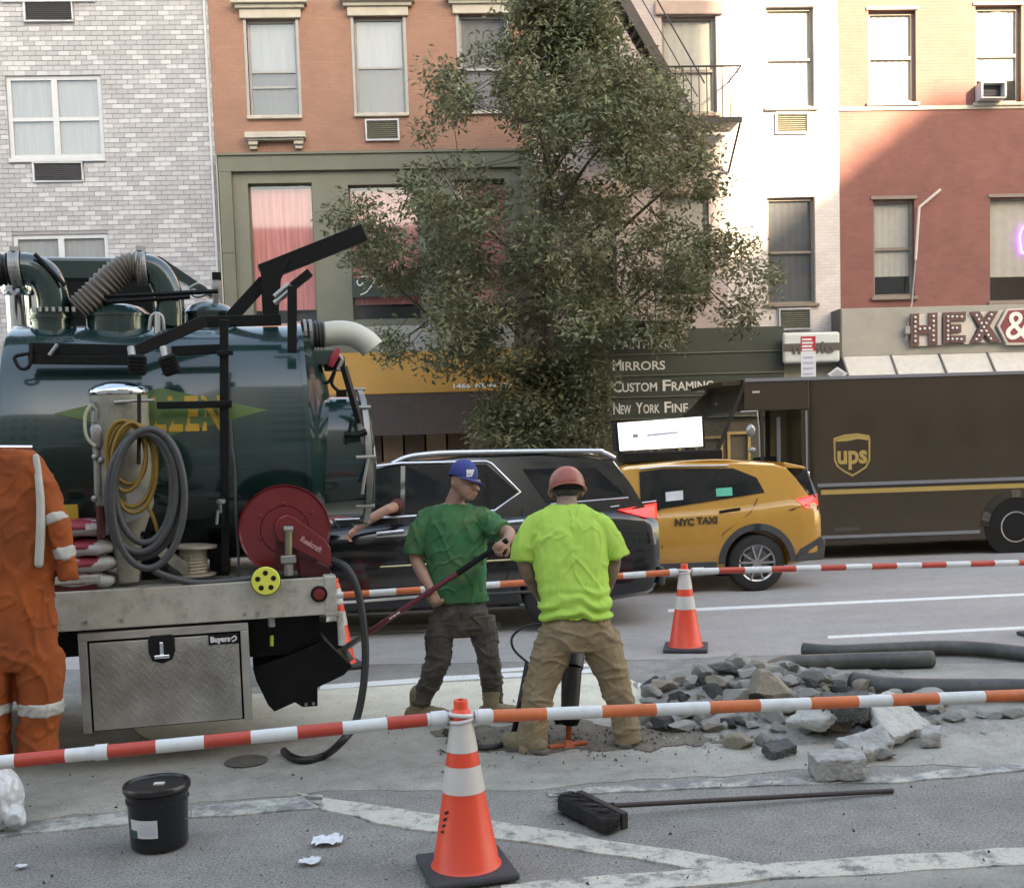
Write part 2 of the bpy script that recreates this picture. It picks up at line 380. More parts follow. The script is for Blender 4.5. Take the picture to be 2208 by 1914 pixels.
# far pavement and kerb, and the near pavement behind the camera
PAVE = mat('pavement_concrete', (0.36, 0.35, 0.33), 0.85, var=0.15, scale=3, bump=0.2, bscale=80)
KERB = mat('kerb_stone', (0.42, 0.41, 0.39), 0.8, var=0.15, scale=8, bump=0.3)
tag(MB().bx(-120, 120, 19.9, 24.4, -0.3, 0.15).build('far_pavement', PAVE), kind='structure')
tag(MB().bx(-120, 120, 19.6, 19.897, -0.3, 0.147).build('far_kerb', KERB, bevel=.02), kind='structure')
tag(MB().bx(-120, 120, -13.9, -1.503, -0.3, 0.15).build('near_pavement', PAVE), kind='structure')
tag(MB().bx(-120, 120, -1.5, -1.203, -0.3, 0.147).build('near_kerb', KERB, bevel=.02), kind='structure')

# ================================================================== buildings on the camera's side of the street (behind the camera); their roofs shape the light
OPB = brick_mat('opposite_brick', (0.42, 0.36, 0.31), (0.35, 0.33, 0.3))
OPW = mat('opposite_windows', (0.08, 0.09, 0.1), 0.1, var=0.1)
yb = -14.0; kx = -SUN_DIR.x/SUN_DIR.y; kz = -SUN_DIR.z/SUN_DIR.y
pc = PY(2010, 205, YF); pa = PY(1562, 400, YF)
bxl = pc.x + kx*(YF-yb); bz = pc.z + kz*(YF-yb); axr = pa.x + kx*(YF-yb)
def opposite(name, x0, x1, z1, depth):
    e = empty(name, (0.5*(x0+x1), yb, 0), 0); e['kind'] = 'structure'
    MB().bx(x0, x1, yb-depth, yb, 0, z1).build('wall', OPB, e)
    mb = MB(); x = x0+1.2
    while x < x1-1.6:
        z = 1.2
        while z < z1-2:
            mb.bx(x, x+1.1, yb-.05, yb+.02, z, z+1.7); z += 3.2
        x += 2.4
    mb.build('window_row', OPW, e)
opposite('opposite_tower', 2.0, axr, 31.0, 16)
opposite('opposite_row', -70, 1.9, 14.0, 14)
opposite('opposite_house', bxl, bxl+34, bz, 14)

# ================================================================== far row of buildings
def fx(px, py, y=YF): return PY(px, py, y).x
def fz(px, py, y=YF): return PY(px, py, y).z
def rect(l, t, r, b, y=YF):
    my, mx = (t+b)/2, (l+r)/2
    return (fx(l, my, y), fx(r, my, y), fz(mx, b, y), fz(mx, t, y))        # x0 x1 z0 z1
def wall_with_holes(mb, x0, x1, z0, z1, holes, y=YF, rev=0.2):
    xs = sorted({x0, x1, *[h[0] for h in holes], *[h[1] for h in holes]}); zs = sorted({z0, z1, *[h[2] for h in holes], *[h[3] for h in holes]})
    xs = [x for x in xs if x0 <= x <= x1]; zs = [z for z in zs if z0 <= z <= z1]
    for i in range(len(xs)-1):
        for j in range(len(zs)-1):
            cx, cz = (xs[i]+xs[i+1])/2, (zs[j]+zs[j+1])/2
            if any(h[0] < cx < h[1] and h[2] < cz < h[3] for h in holes): continue
            mb.quad((xs[i], y, zs[j]), (xs[i+1], y, zs[j]), (xs[i+1], y, zs[j+1]), (xs[i], y, zs[j+1]))
    for (a, b, c, d) in holes:
        mb.quad((a, y, c), (a, y+rev, c), (a, y+rev, d), (a, y, d)); mb.quad((b, y, c), (b, y, d), (b, y+rev, d), (b, y+rev, c))
        mb.quad((a, y, d), (a, y+rev, d), (b, y+rev, d), (b, y, d)); mb.quad((a, y, c), (b, y, c), (b, y+rev, c), (a, y+rev, c))
DARK = mat('dark_room', (0.03, 0.03, 0.032), 0.9, var=0.2)
def shell(bld, x0, x1, z1, m):
    """sides, roof and a dark room behind the front"""
    mb = MB(); y0, y1 = YF+0.001, YF+12
    mb.quad((x0, y0, 0), (x0, y1, 0), (x0, y1, z1), (x0, y0, z1)); mb.quad((x1, y0, 0), (x1, y0, z1), (x1, y1, z1), (x1, y1, 0))
    mb.quad((x0, y0, z1), (x0, y1, z1), (x1, y1, z1), (x1, y0, z1)); mb.quad((x0, y1, 0), (x1, y1, 0), (x1, y1, z1), (x0, y1, z1))
    mb.build('side_wall', m, bld)
    MB().quad((x0+.02, YF+1.0, 0), (x1-.02, YF+1.0, 0), (x1-.02, YF+1.0, z1-.05), (x0+.02, YF+1.0, z1-.05)).build('room', DARK, bld)
GLASS = glass_mat('window_glass', (0.01, 0.012, 0.014), alpha=0.93)
GLASSD = glass_mat('dark_window_glass', alpha=0.35)
def window(bld, h, fm, fw=0.05, rails=(), mulls=(), blind=None, bz=(0.0, 1.0), glass=None, sill=None, y=YF, rec=0.10, sillh=0.07, over=0.06):
    """sash window in the opening h: frame with rails at the given height fractions, pane, curtain behind"""
    x0, x1, z0, z1 = h; mb = MB(); ya, yb_ = y+rec, y+rec+0.05
    mb.bx(x0, x0+fw, ya, yb_, z0, z1); mb.bx(x1-fw, x1, ya, yb_, z0, z1); mb.bx(x0+fw, x1-fw, ya, yb_, z1-fw, z1); mb.bx(x0+fw, x1-fw, ya, yb_, z0, z0+fw)
    for r_ in rails:
        zc = z0+(z1-z0)*r_; mb.bx(x0+fw, x1-fw, ya+.003, yb_, zc-fw*.45, zc+fw*.45)
    for q in mulls:
        xc = x0+(x1-x0)*q; mb.bx(xc-fw*.7, xc+fw*.7, ya-.004, yb_, z0+fw, z1-fw)
    w_ = mb.build('window', fm, bld)
    MB().quad((x0, yb_-.02, z0), (x1, yb_-.02, z0), (x1, yb_-.02, z1), (x0, yb_-.02, z1)).build('pane', glass or GLASS, w_, recalc=False)
    if blind:
        za, zb = z0+(z1-z0)*bz[0], z0+(z1-z0)*bz[1]; mb = MB(); n = 22
        for i in range(n):
            a = x0+(x1-x0)*i/n; b = x0+(x1-x0)*(i+1)/n; da = 0.008*math.sin(i*1.9+x0); db = 0.008*math.sin((i+1)*1.9+x0)
            mb.quad((a, yb_+.015+da, za), (b, yb_+.015+db, za), (b, yb_+.015+db, zb), (a, yb_+.015+da, zb))
        mb.build('curtain', blind, w_, smooth=60)
    if sill:
        MB().bx(x0-over, x1+over, y-.07, y+rec, z0-sillh, z0-.001).build('sill', sill, w_, bevel=.008)
    return w_
WFRAME = mat('white_window_frame', (0.50, 0.525, 0.56), 0.45, var=0.06)
GFRAME = mat('grey_window_frame', (0.33, 0.33, 0.325), 0.5, var=0.08)
BFRAME = mat('brown_window_frame', (0.23, 0.19, 0.16), 0.5, var=0.12)
CURW = mat('white_curtain', (0.29, 0.315, 0.325), 0.9, var=0.10, scale=3, stretch=(6, 1, .4))
CURG = mat('grey_blind', (0.17, 0.175, 0.185), 0.9, var=0.1)
CURD = mat('dark_screen', (0.075, 0.078, 0.082), 0.8, var=0.1)
CURC = mat('cream_blind', (0.50, 0.49, 0.42), 0.9, var=0.08)
CURP = mat('pink_curtain', (0.62, 0.22, 0.20), 0.9, var=0.3, scale=2.5, stretch=(7, 1, .3))
def aircon(bld, h, fm, louvre, y=YF, proud=0.06, side=True):
    x0, x1, z0, z1 = h; f = 0.035
    mb = MB(); mb.bx(x0, x1, y-proud, y+.1, z0, z0+f); mb.bx(x0, x1, y-proud, y+.1, z1-f, z1); mb.bx(x0, x0+f, y-proud, y+.1, z0+f, z1-f); mb.bx(x1-f, x1, y-proud, y+.1, z0+f, z1-f)
    a = mb.build('air_conditioner', fm, bld, bevel=.008)
    mb = MB(); n = 9
    mb.bx(x0+f, x1-f, y-.005, y+.02, z0+f, z1-f)
    for i in range(n):
        z = z0+f+(z1-z0-2*f)*(i+.5)/n; mb.box(((x0+x1)/2, y-.025, z), (x1-x0-2*f, .03, .008), Matrix.Rotation(R(30), 3, 'X'))
    mb.build('grille', louvre, a)
    return a
LOUV = mat('dark_louvre', (0.11, 0.11, 0.125), 0.6, var=0.15)
LOUVT = mat('tan_louvre', (0.24, 0.23, 0.18), 0.6, var=0.15)

# ---- grey glazed-brick apartment house
ZT = 13.2
xg0, xg1 = -22.0, fx(463, 300)
b1 = empty('apartment_building', ((-16), YF, 0), 0, 'apartment house of pale grey and white glazed brick with wide white windows', 'building')
MORT = mat('grey_mortar', (0.27, 0.27, 0.287), 0.9, var=0.1)
BR1 = mat('grey_glazed_brick', (0.325, 0.327, 0.352), 0.35, var=0.07, scale=1.2); BR2 = mat('pale_glazed_brick', (0.365, 0.367, 0.39), 0.35, var=0.07, scale=1.2); BR3 = mat('white_glazed_brick', (0.445, 0.452, 0.48), 0.3, var=0.05)
gw1 = rect(17, 163, 222, 342); gw2 = rect(33, 505, 238, 700); ga1 = rect(72, 349, 181, 394); ga0 = rect(52, 0, 159, 49); gw0 = rect(0, -180, 200, -2); gw3 = rect(-60, 640, 8, 740)
gh = [gw1, gw2, ga1, ga0, gw0]
mb = MB(); wall_with_holes(mb, xg0, xg1, 0, ZT, gh); mb.build('wall', MORT, b1); shell(b1, xg0, xg1, ZT, MORT)
bw, bh = 0.228, 0.098
def brickmesh(m_):
    return MB().bx(0, bw-.008, -.014, .002, 0, bh-.009).build('brick', m_)
protos = []
for m_ in (BR1, BR2, BR3):
    o = brickmesh(m_); protos.append(o.data); bpy.data.objects.remove(o)
rnd = random.Random(5); stuff = MB(); cnt = 0
xa, xb = fx(-40, 400), xg1-.02; za_, zb_ = 3.2, fz(200, -20)
nrow = int((zb_-za_)/bh)
for r_ in range(nrow):
    z = za_+r_*bh; x = xa + (bw/2 if r_ % 2 else 0)
    while x < xb-.05:
        x2 = min(x+bw-.008, xb); xn = x+bw; parts_ = [(x, x2)]
        for h in gh:                                           # cut bricks at the openings
            if h[2]-.004 < z+bh-.02 and z+.01 < h[3]+.004:
                nw = []
                for (p_, q_) in parts_:
                    if q_ <= h[0]-.012 or p_ >= h[1]+.012: nw.append((p_, q_)); continue
                    if p_ < h[0]-.03: nw.append((p_, h[0]-.012))
                    if q_ > h[1]+.03: nw.append((h[1]+.012, q_))
                parts_ = nw
        for (x, x2) in parts_:
            k = rnd.random(); run = mnoise.noise(Vector((x*1.3, z*3, 0)))
            t = 2 if k < 0.24+run*.06 else (1 if k < 0.55 else 0)
            u0, v0 = fx(255, 300), fz(300, 400)
            if cnt < 300 and x > u0 and z > v0 and x2-x > .2:
                o = bpy.data.objects.new('brick', protos[t]); COL.objects.link(o); o.location = (x, YF, z); setpar(o, b1); cnt += 1
            else:
                stuff.mi = t; stuff.bx(x, x2, YF-.014, YF+.002, z, z+bh-.009)
        x = xn
o = stuff.build('brickwork', [BR1, BR2, BR3], b1, recalc=False); o['kind'] = 'stuff'
for h, rl in ((gw1, (0.48,)), (gw2, (0.48,)), (gw0, (0.48,))):
    window(b1, h, WFRAME, 0.085, rl, (0.5,), CURW, (0.06, 1.0), sill=WFRAME, rec=0.03, sillh=0.08, over=0.02)
for h in (ga1, ga0): aircon(b1, h, WFRAME, LOUV)
MB().bx(xg1-.10, xg1-.05, YF-.06, YF-.014, 3.0, ZT).build('downpipe', BR3, b1)

# ---- terracotta painted row house with the olive shop front
xo0, xo1 = xg1+.004, fx(1146, 150)
b2 = empty('brick_row_house', ((xo0+xo1)/2, YF, 0), 0, 'terracotta painted brick house with cream stone lintels above an olive shopfront', 'building')
TERR = brick_mat('terracotta_painted_brick', (0.325, 0.178, 0.128), (0.30, 0.162, 0.116), 0.21, 0.068, 0.05, ms=.006)
CREAM = mat('cream_stone_trim', (0.46, 0.43, 0.375), 0.75, var=0.12, scale=4, bump=.1)
OLIVE = mat('olive_painted_panel', (0.135, 0.14, 0.105), 0.5, var=0.10, scale=2); OLIVEL = mat('pale_olive_panel', (0.165, 0.165, 0.125), 0.5, var=0.10, scale=2)
ow = [rect(535, 42, 641, 250), rect(766, 37, 872, 245), rect(992, 32, 1096, 240)]
zo = fz(700, 338); oac = rect(788, 258, 861, 305)
mb = MB(); wall_with_holes(mb, xo0, xo1, zo, ZT, ow+[oac]); mb.build('wall', TERR, b2); shell(b2, xo0, xo1, ZT, TERR)
window(b2, ow[0], GFRAME, 0.05, (0.31, 0.47), (), CURD, (0.0, 1.0), sill=CREAM); MB().bx(ow[0][0]+.045, ow[0][1]-.045, YF+.140, YF+.146, ow[0][2]+(ow[0][3]-ow[0][2])*.48, ow[0][3]).build('blind', CURW, b2)
window(b2, ow[1], GFRAME, 0.05, (0.49,), (), CURD, (0.0, .49), sill=CREAM); MB().bx(ow[1][0]+.05, ow[1][1]-.05, YF+.140, YF+.146, ow[1][2]+(ow[1][3]-ow[1][2])*.5, ow[1][3]).build('blind', CURW, b2)
window(b2, ow[2], GFRAME, 0.05, (0.45,), (), CURG, (0.0, 1.0), sill=CREAM)
for h in ow:
    zt = h[3]; c = (h[0]+h[1])/2; hw = (h[1]-h[0])/2
    mb = MB(); mb.bx(c-hw-.12, c+hw+.12, YF-.07, YF-.002, zt+.005, zt+.19); mb.bx(c-hw-.20, c+hw+.20, YF-.12, YF-.002, zt+.193, zt+.27); mb.bx(c-hw-.27, c+hw+.27, YF-.19, YF-.002, zt+.273, zt+.36)
    mb.build('lintel', CREAM, b2, bevel=.012)
    MB().bx(h[0]-.06, h[0], YF-.012, YF+.09, h[2], h[3]).build('jamb', GFRAME, b2); MB().bx(h[1], h[1]+.06, YF-.012, YF+.09, h[2], h[3]).build('jamb', GFRAME, b2)
r_ = rect(531, 289, 661, 323)
mb = MB(); mb.bx(r_[0], r_[1], YF-.2, YF-.002, r_[3]-.12, r_[3]); mb.bx(r_[0]+.04, r_[1]-.04, YF-.15, YF-.002, r_[3]-.16, r_[3]-.123)
for xx in (r_[0]+.06, r_[1]-.25): mb.bx(xx, xx+.19, YF-.12, YF-.002, r_[2]+.08, r_[3]-.163); mb.bx(xx+.02, xx+.17, YF-.07, YF-.002, r_[2], r_[2]+.077)
mb.build('sill_shelf', CREAM, b2, bevel=.01)
aircon(b2, oac, WFRAME, LOUVT)
# olive shop front, two storeys of panel work
xs0, xs1 = fx(481, 500), xo1-.03
z_top, z_bot = zo, fz(900, 700)
sf = [rect(543, 397, 680, 705), rect(757, 400, 905, 690), rect(985, 388, 1092, 690)]
mb = MB(); wall_with_holes(mb, xs0, xs1, 0.15, z_top, sf+[(xs0+.3, xs1-.3, .2, fz(900, 860))], YF-.10, 0.22); mb.build('shopfront', OLIVEL, b2)
mb = MB(); mb.bx(xs0, xs1, YF-.2, YF-.101, z_top-.32, z_top); mb.bx(xs0, xs0+.26, YF-.2, YF-.101, .15, z_top-.323); mb.bx(xs1-.26, xs1, YF-.2, YF-.101, .15, z_top-.323); mb.bx(xs0-.02, xs1+.02, YF-.24, YF-.101, z_top, z_top+.05)
mb.bx(xs0+.003, xs0+.257, YF-.212, YF-.2, fz(500, 548), fz(500, 552)+.03)
mb.build('shopfront_frame', OLIVE, b2, bevel=.01)
MB().bx(xs0-.05, xs0-.021, YF-.16, YF-.02, .15, z_top+.05).build('corner_strip', CREAM, b2)
for h in sf:
    window(b2, h, OLIVE, 0.03, (), (), CURP, (0.12, .97), y=YF-.10, rec=0.12, glass=GLASS)
    MB().bx(h[0]+.03, h[1]-.03, YF+.16, YF+.2, h[2], h[2]+.3).build('window_ledge', DARK, b2)
q_ = rect(792, 700, 1108, 757, YF-.12); MB().bx(q_[0], q_[1], YF-.15, YF-.102, q_[2], q_[3]).build('sign_band', mat('pale_grey_band', (0.40, 0.395, 0.37), .6, var=.1), b2)
# script sign in the second shop window
hs = sf[1]; SGN = mat('dark_green_sign', (0.03, 0.05, 0.04), 0.4, var=.1); LETW = mat('white_lettering', (0.8, 0.8, 0.76), 0.5, var=.05)
sgr = rect(760, 598, 900, 640, YF-.12); s_ = MB().bx(sgr[0], sgr[1], YF-.135, YF-.102, sgr[2], sgr[3]).build('shop_sign', SGN, b2)
scr = spline([PY(x, y, YF-.142) for x, y in ((783, 610), (776, 616), (770, 608), (778, 598), (792, 597), (800, 606), (806, 600), (811, 598), (808, 606), (800, 618), (790, 630), (777, 636))], 5)
MB().tube(scr, .014, 6).build('script_letter', LETW, s_)
text('lettering', 'rs', .16, LETW, s_, PY(812, 618, YF-.138), ext=.003, shear=.4)
# ochre awning with address, brown valance, ground-floor shop
AWN = mat('ochre_awning_cloth', (0.50, 0.25, 0.055), 0.75, var=0.08, scale=2, bump=.1, bscale=200); VAL = mat('brown_awning_cloth', (0.085, 0.062, 0.06), 0.85, var=0.12)
ya = YF-.95
ax0, ax1 = fx(640, 830, ya), fx(1165, 800, ya); az1, az0 = fz(900, 757, YF-.2), fz(900, 847, ya)
aw = MB().prism([(ax0, YF-.21, az1), (ax0, ya, az0+.02), (ax0, ya, az0), (ax0, YF-.21, az0)], (0, 0, 0), (ax1-ax0, 0, 0)).build('awning', AWN, b2)
n_ = Vector((0, ya-(YF-.21), az0+.02-az1)).normalized(); upv = -n_; lo = Vector((fx(978, 838, ya), ya, az0+.02)) + upv*.06 + Vector((0, -.012, .006))
wa_ = fx(1163, 826, ya)-fx(978, 838, ya)
for s_, a_, b_ in (('1466', 0, .2), ('MOMOYA', .25, .72), ('AY', .83, 1.0)): text('lettering', s_, .13, LETW, aw, lo+Vector((wa_*a_, 0, 0)), (1, 0, 0), upv, .003, width=wa_*(b_-a_), bold=.004)
MB().bx(ax0, ax1, ya+.02, ya+.05, az0-.85, az0-.003).build('valance', VAL, b2)
WOOD = mat('shop_wood_panel', (0.20, 0.14, 0.085), 0.6, var=.2, scale=3); WOODD = mat('dark_shop_wood', (0.09, 0.05, 0.035), 0.5, var=.2)
gp = MB(); x = xs0+.4; k = 0
while x < xs1-.6:
    gp.mi = k % 2; gp.bx(x, x+.42, YF-.06, YF+.02, .2, fz(900, 870)); x += .46; k += 1
gp.build('shop_panel', [WOOD, WOODD], b2)

# ---- pinkish house with fire escape
xp0, xp1 = xo1+.004, fx(1563, 300)
b3 = empty('fire_escape_house', ((xp0+xp1)/2, YF, 0), 0, 'pinkish grey brick house carrying an iron fire escape behind the tree', 'building')
PINK = brick_mat('pink_grey_brick', (0.50, 0.42, 0.41), (0.46, 0.40, 0.39), 0.21, .07, .06)
PINKT = mat('pink_stone_surround', (0.40, 0.30, 0.26), 0.75, var=.1)
zsg = fz(1450, 716)
pw = [rect(1428, 34, 1545, 245), rect(1250, 30, 1325, 235), rect(1425, 420, 1530, 640), rect(1240, 430, 1330, 640)]
mb = MB(); wall_with_holes(mb, xp0, xp1, 0.15, ZT, pw); mb.build('wall', PINK, b3); shell(b3, xp0, xp1, ZT, PINK)
for i, h in enumerate(pw):
    window(b3, h, BFRAME, .07, (.45,), (), CURC, (0.45, 1.0) if i else (0, 1), sill=PINKT)
    MB().bx(h[0]-.14, h[1]+.14, YF-.08, YF-.002, h[3]+.003, h[3]+.28).build('lintel', PINKT, b3, bevel=.02)
IRON = mat('dark_iron', (0.055, 0.05, 0.048), 0.55, 0.3, var=.2)
fe = empty('fire_escape', PY(1480, 250, YF-.6), 0, 'iron fire escape with sloping stair and railed balcony on the pinkish house', 'fire escape')
yo = YF-1.05
pA, pB = PY(1335, -20, yo), PY(1484, 240, yo)
for off in (0.0, .55):
    MB().beam(pA+Vector((0, off, 0)), pB+Vector((0, off, 0)), .04, .20).build('stringer', IRON, fe)
for i in range(14):
    p = pA.lerp(pB, (i+.5)/14); MB().box(p+Vector((0, .275, 0)), (.26, .5, .025)).build('tread', IRON, fe)
MB().tube([pA+Vector((.35, 0, .55)), pB+Vector((.35, 0, .55))], .016, 6).build('handrail', IRON, fe)
MB().tube([pA+Vector((.2, 0, .28)), pB+Vector((.2, 0, .28))], .012, 6).build('handrail', IRON, fe)
zb = fz(1540, 255, yo); xl, xr = fx(1290, 255, yo), fx(1600, 252, yo)
mb = MB()
for i in range(9): mb.bx(xl, xr, yo+.01+i*.11, yo+.07+i*.11, zb-.03, zb)
mb.build('balcony_floor', IRON, fe)
MB().bx(xl, xr, yo-.02, yo+.008, zb-.10, zb+.02).build('balcony_edge', IRON, fe)
mb = MB(); x = xl
while x < xr-.05:
    mb.cyl((x, yo-.005, zb), (x, yo-.005, zb+1.02), .011, n=6); x += .16
mb.build('baluster', IRON, fe)
MB().tube([(xl, yo-.005, zb+1.03), (xr, yo-.005, zb+1.03)], .02, 6).tube([(xr, yo, zb+1.03), (xr, YF, zb+1.03)], .02, 6).build('top_rail', IRON, fe)
MB().beam((xr-.03, yo+.05, zb-.10), (xr-.03, YF-.01, zb-.85), .04, .04).build('bracket', IRON, fe)
pC, pD = PY(1470, 255, yo), PY(1515, 330, yo)
MB().beam(pC, pD+(pD-pC)*.15, .04, .18).build('lower_stringer', IRON, fe); MB().beam(pC+Vector((0, .5, 0)), pD+(pD-pC)*.15+Vector((0, .5, 0)), .04, .18).build('lower_stringer', IRON, fe)
zb2 = fz(1430, 690, yo)
MB().bx(fx(1290, 690, yo), fx(1500, 690, yo), yo, YF-.02, zb2-.05, zb2).build('lower_balcony', IRON, fe)
mb = MB()
for i in range(12):
    x = fx(1290, 690, yo)+i*.17; mb.cyl((x, yo+.01, zb2), (x, yo+.01, zb2+1.0), .012, n=6)
mb.build('baluster', IRON, fe)

# ---- white painted house
xw0, xw1 = xp1+.004, fx(1811, 500)
b4 = empty('white_brick_house', ((xw0+xw1)/2, YF, 0), 0, 'narrow white painted brick house caught by the sun between pink and red houses', 'building')
WHITE = brick_mat('white_painted_brick', (0.70, 0.64, 0.61), (0.62, 0.57, 0.54), 0.21, .068, .04, ms=.008)
ww = [rect(1652, 14, 1756, 232), rect(1655, 425, 1758, 655)]; wac = [rect(1671, 243, 1742, 290), rect(1678, 665, 1748, 712)]
mb = MB(); wall_with_holes(mb, xw0, xw1, 0.15, ZT, ww+wac); mb.build('wall', WHITE, b4); shell(b4, xw0, xw1, ZT, WHITE)
window(b4, ww[0], BFRAME, .06, (.49,), (), CURC, (0, 1), sill=BFRAME); window(b4, ww[1], BFRAME, .06, (.49,), (), CURD, (0, 1.0), sill=BFRAME)
for h in wac: aircon(b4, h, WFRAME, LOUVT)
# ---- dark red house with the marquee letters
xr0, xr1 = xw1+.004, xw1+16
b5 = empty('red_brick_house', (xr0+4, YF, 0), 0, 'dark red painted brick house above a grey fascia with marquee letters', 'building')
REDB = brick_mat('red_painted_brick', (0.25, 0.10, 0.085), (0.225, 0.09, 0.076), 0.21, .068, .05, ms=.006)
TANB = brick_mat('tan_painted_brick', (0.36, 0.20, 0.14), (0.33, 0.18, 0.13), 0.21, .068, .05, ms=.006)
rw = [rect(1873, 22, 1975, 222), rect(2103, 12, 2202, 222), rect(1883, 430, 1972, 640), rect(2135, 425, 2290, 650)]
zsp = fz(1990, 425); zf1 = fz(2000, 662)
mb = MB(); wall_with_holes(mb, xr0, xr1, zf1, ZT, rw); mb.build('wall', REDB, b5); shell(b5, xr0, xr1, ZT, REDB)
MB().bx(xr0, xr1, YF-.03, YF-.002, rw[0][2]-.16, rw[0][2]-.08).build('string_course', CREAM, b5)
window(b5, rw[0], BFRAME, .07, (.5,), (), CURC, (0, 1), sill=CREAM); window(b5, rw[1], BFRAME, .07, (.5,), (), CURC, (.25, 1), sill=CREAM)
window(b5, rw[2], BFRAME, .07, (.5,), (), CURC, (.22, 1), sill=BFRAME); window(b5, rw[3], BFRAME, .05, (), (), CURC, (.25, 1), sill=BFRAME)
for h in rw: MB().bx(h[0]-.05, h[1]+.05, YF-.03, YF-.002, h[3]+.003, h[3]+.07).build('lintel', BFRAME, b5)
hac = rect(2112, 178, 2165, 215, YF-.2); aircon(b5, hac, WFRAME, LOUV, y=YF-.1, proud=.2)
NEON = mat('violet_neon_tube', (0.4, 0.1, 0.6), .4, emit=(0.45, 0.08, 1.0), estr=2.5)
MB().tube(spline([PY(x, y, YF+.09) for x, y in ((2204, 545), (2201, 530), (2199, 510), (2204, 495), (2212, 488), (2222, 500), (2222, 520), (2214, 540))], 4, True), .018, 6, closed=True).build('neon_tube', NEON, b5)
# grey fascia with letters
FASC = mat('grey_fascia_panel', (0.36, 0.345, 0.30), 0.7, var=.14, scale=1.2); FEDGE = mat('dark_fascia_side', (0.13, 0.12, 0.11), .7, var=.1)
yf_ = YF-.55; fx0 = fx(1815, 720, yf_); zt, zbm = fz(2000, 661, yf_), fz(2000, 764, yf_)
fa = MB().bx(fx0, xr1, yf_, YF-.004, zbm, zt).build('fascia', FASC, b5, bevel=.01)
MB().bx(fx0-.004, fx0-.03, yf_+.01, YF-.004, zbm-.5, zt).build('fascia_side', FEDGE, b5)
MB().bx(xr0, xr1, YF-.02, YF, .15, zbm).build('ground_floor', FEDGE, b5)
# sloping glazed canopy below the fascia
CAN = mat('pale_canopy_panel', (0.55, 0.53, 0.48), .6, var=.1); 
za0, za1 = zbm-.002, fz(2000, 830, yf_-.5); x = fx0
for i in range(8):
    w_ = 1.06
    MB().prism([(x+.02, yf_, za0), (x+.02, yf_-.55, za1), (x+.02, yf_-.55, za1-.04), (x+.02, yf_, za0-.05)], (0, 0, 0), (w_-.04, 0, 0)).build('canopy_panel', CAN, b5)
    MB().beam((x, yf_+.005, za0+.005), (x, yf_-.56, za1+.005), .035, .05).build('canopy_rib', FEDGE, b5); x += w_
CREAML = mat('cream_sign_board', (0.62, 0.57, 0.5), .6, var=.05); MAR = mat('maroon_letter', (0.13, 0.065, 0.06), .55, var=.12); BULB = mat('bulb_glass', (0.85, 0.83, 0.8), .25, var=.02); CRIM = mat('crimson_sign_face', (0.24, 0.05, 0.06), .5, var=.15)
sg = empty('marquee_sign', PY(2080, 700, yf_-.1), 0, 'marquee sign of maroon bulb letters spelling HEX before an ampersand hexagon', 'sign')
ys = yf_-.11
HEXR = rect(1962, 676, 2165, 745, ys); lh = HEXR[3]-HEXR[2]; 
def lpos(px, py): p = PY(px, py, ys); return (p.x, p.z)
def letter(polys, bulbs, board):
    for kb, b_ in enumerate(board): MB().prism([Vector((lpos(*q)[0], ys+.045+.002*kb, lpos(*q)[1])) for q in b_], (0, 0, 0), (0, .05, 0)).build('letter_board', CREAML, sg)
    mb = MB()
    for kq, q in enumerate(polys): mb.prism([Vector((lpos(*p_)[0], ys-.003*kq, lpos(*p_)[1])) for p_ in q], (0, 0, 0), (0, .043, 0))
    L_ = mb.build('letter', MAR, sg)
    mb = MB()
    for q in bulbs: a = lpos(*q); mb.ell((a[0], ys-.012, a[1]), (.028, .028, .028), 8, 6)
    mb.build('bulb', BULB, L_, smooth=60)
Z = lambda u, v: (1940+u*268/2067, 660+v*268/2067)          # crop coordinates used while measuring
def zz(l): return [Z(*p) for p in l]
letter([zz([(180, 130), (325, 120), (325, 650), (180, 680)]), zz([(478, 115), (630, 108), (630, 640), (478, 650)]), zz([(325, 320), (478, 315), (478, 460), (325, 462)])],
       [Z(255, y) for y in (190, 265, 345, 422, 503, 582)]+[Z(558, y) for y in (168, 250, 328, 408, 490, 568)]+[Z(330, 382), Z(410, 376), Z(490, 372)],
       [zz([(300, 135), (500, 125), (500, 655), (300, 660)]), zz([(632, 110), (712, 105), (712, 640), (632, 645)])])
letter([zz([(725, 108), (850, 103), (850, 615), (725, 625)]), zz([(850, 103), (1100, 92), (1100, 235), (850, 245)]), zz([(850, 305), (1022, 300), (1022, 430), (850, 440)]), zz([(850, 490), (1095, 482), (1095, 600), (850, 610)])],
       [Z(x, 178) for x in (800, 872, 948, 1025)]+[Z(798, y) for y in (250, 330, 412, 490)]+[Z(x, 550) for x in (798, 870, 946, 1020)]+[Z(875, 367), Z(945, 365)],
       [zz([(870, 240), (1030, 235), (1030, 300), (870, 305)]), zz([(870, 440), (1100, 435), (1100, 485), (870, 490)]), zz([(1022, 235), (1160, 90), (1295, 370), (1165, 625), (1100, 630), (1030, 480)])])
letter([zz([(1165, 95), (1330, 88), (1680, 590), (1500, 600)]), zz([(1640, 85), (1490, 82), (1180, 610), (1340, 605)])],
       [Z(1272, 155), Z(1312, 222), Z(1354, 287), Z(1395, 350), Z(1435, 415), Z(1470, 482), Z(1510, 540), Z(1520, 145), Z(1480, 215), Z(1435, 282), Z(1352, 415), Z(1312, 488), Z(1272, 552)],
       [zz([(1330, 95), (1490, 85), (1410, 200)]), zz([(1330, 605), (1445, 600), (1385, 515)]), zz([(1640, 85), (1750, 50), (1590, 350), (1710, 595), (1640, 600), (1490, 350)])])
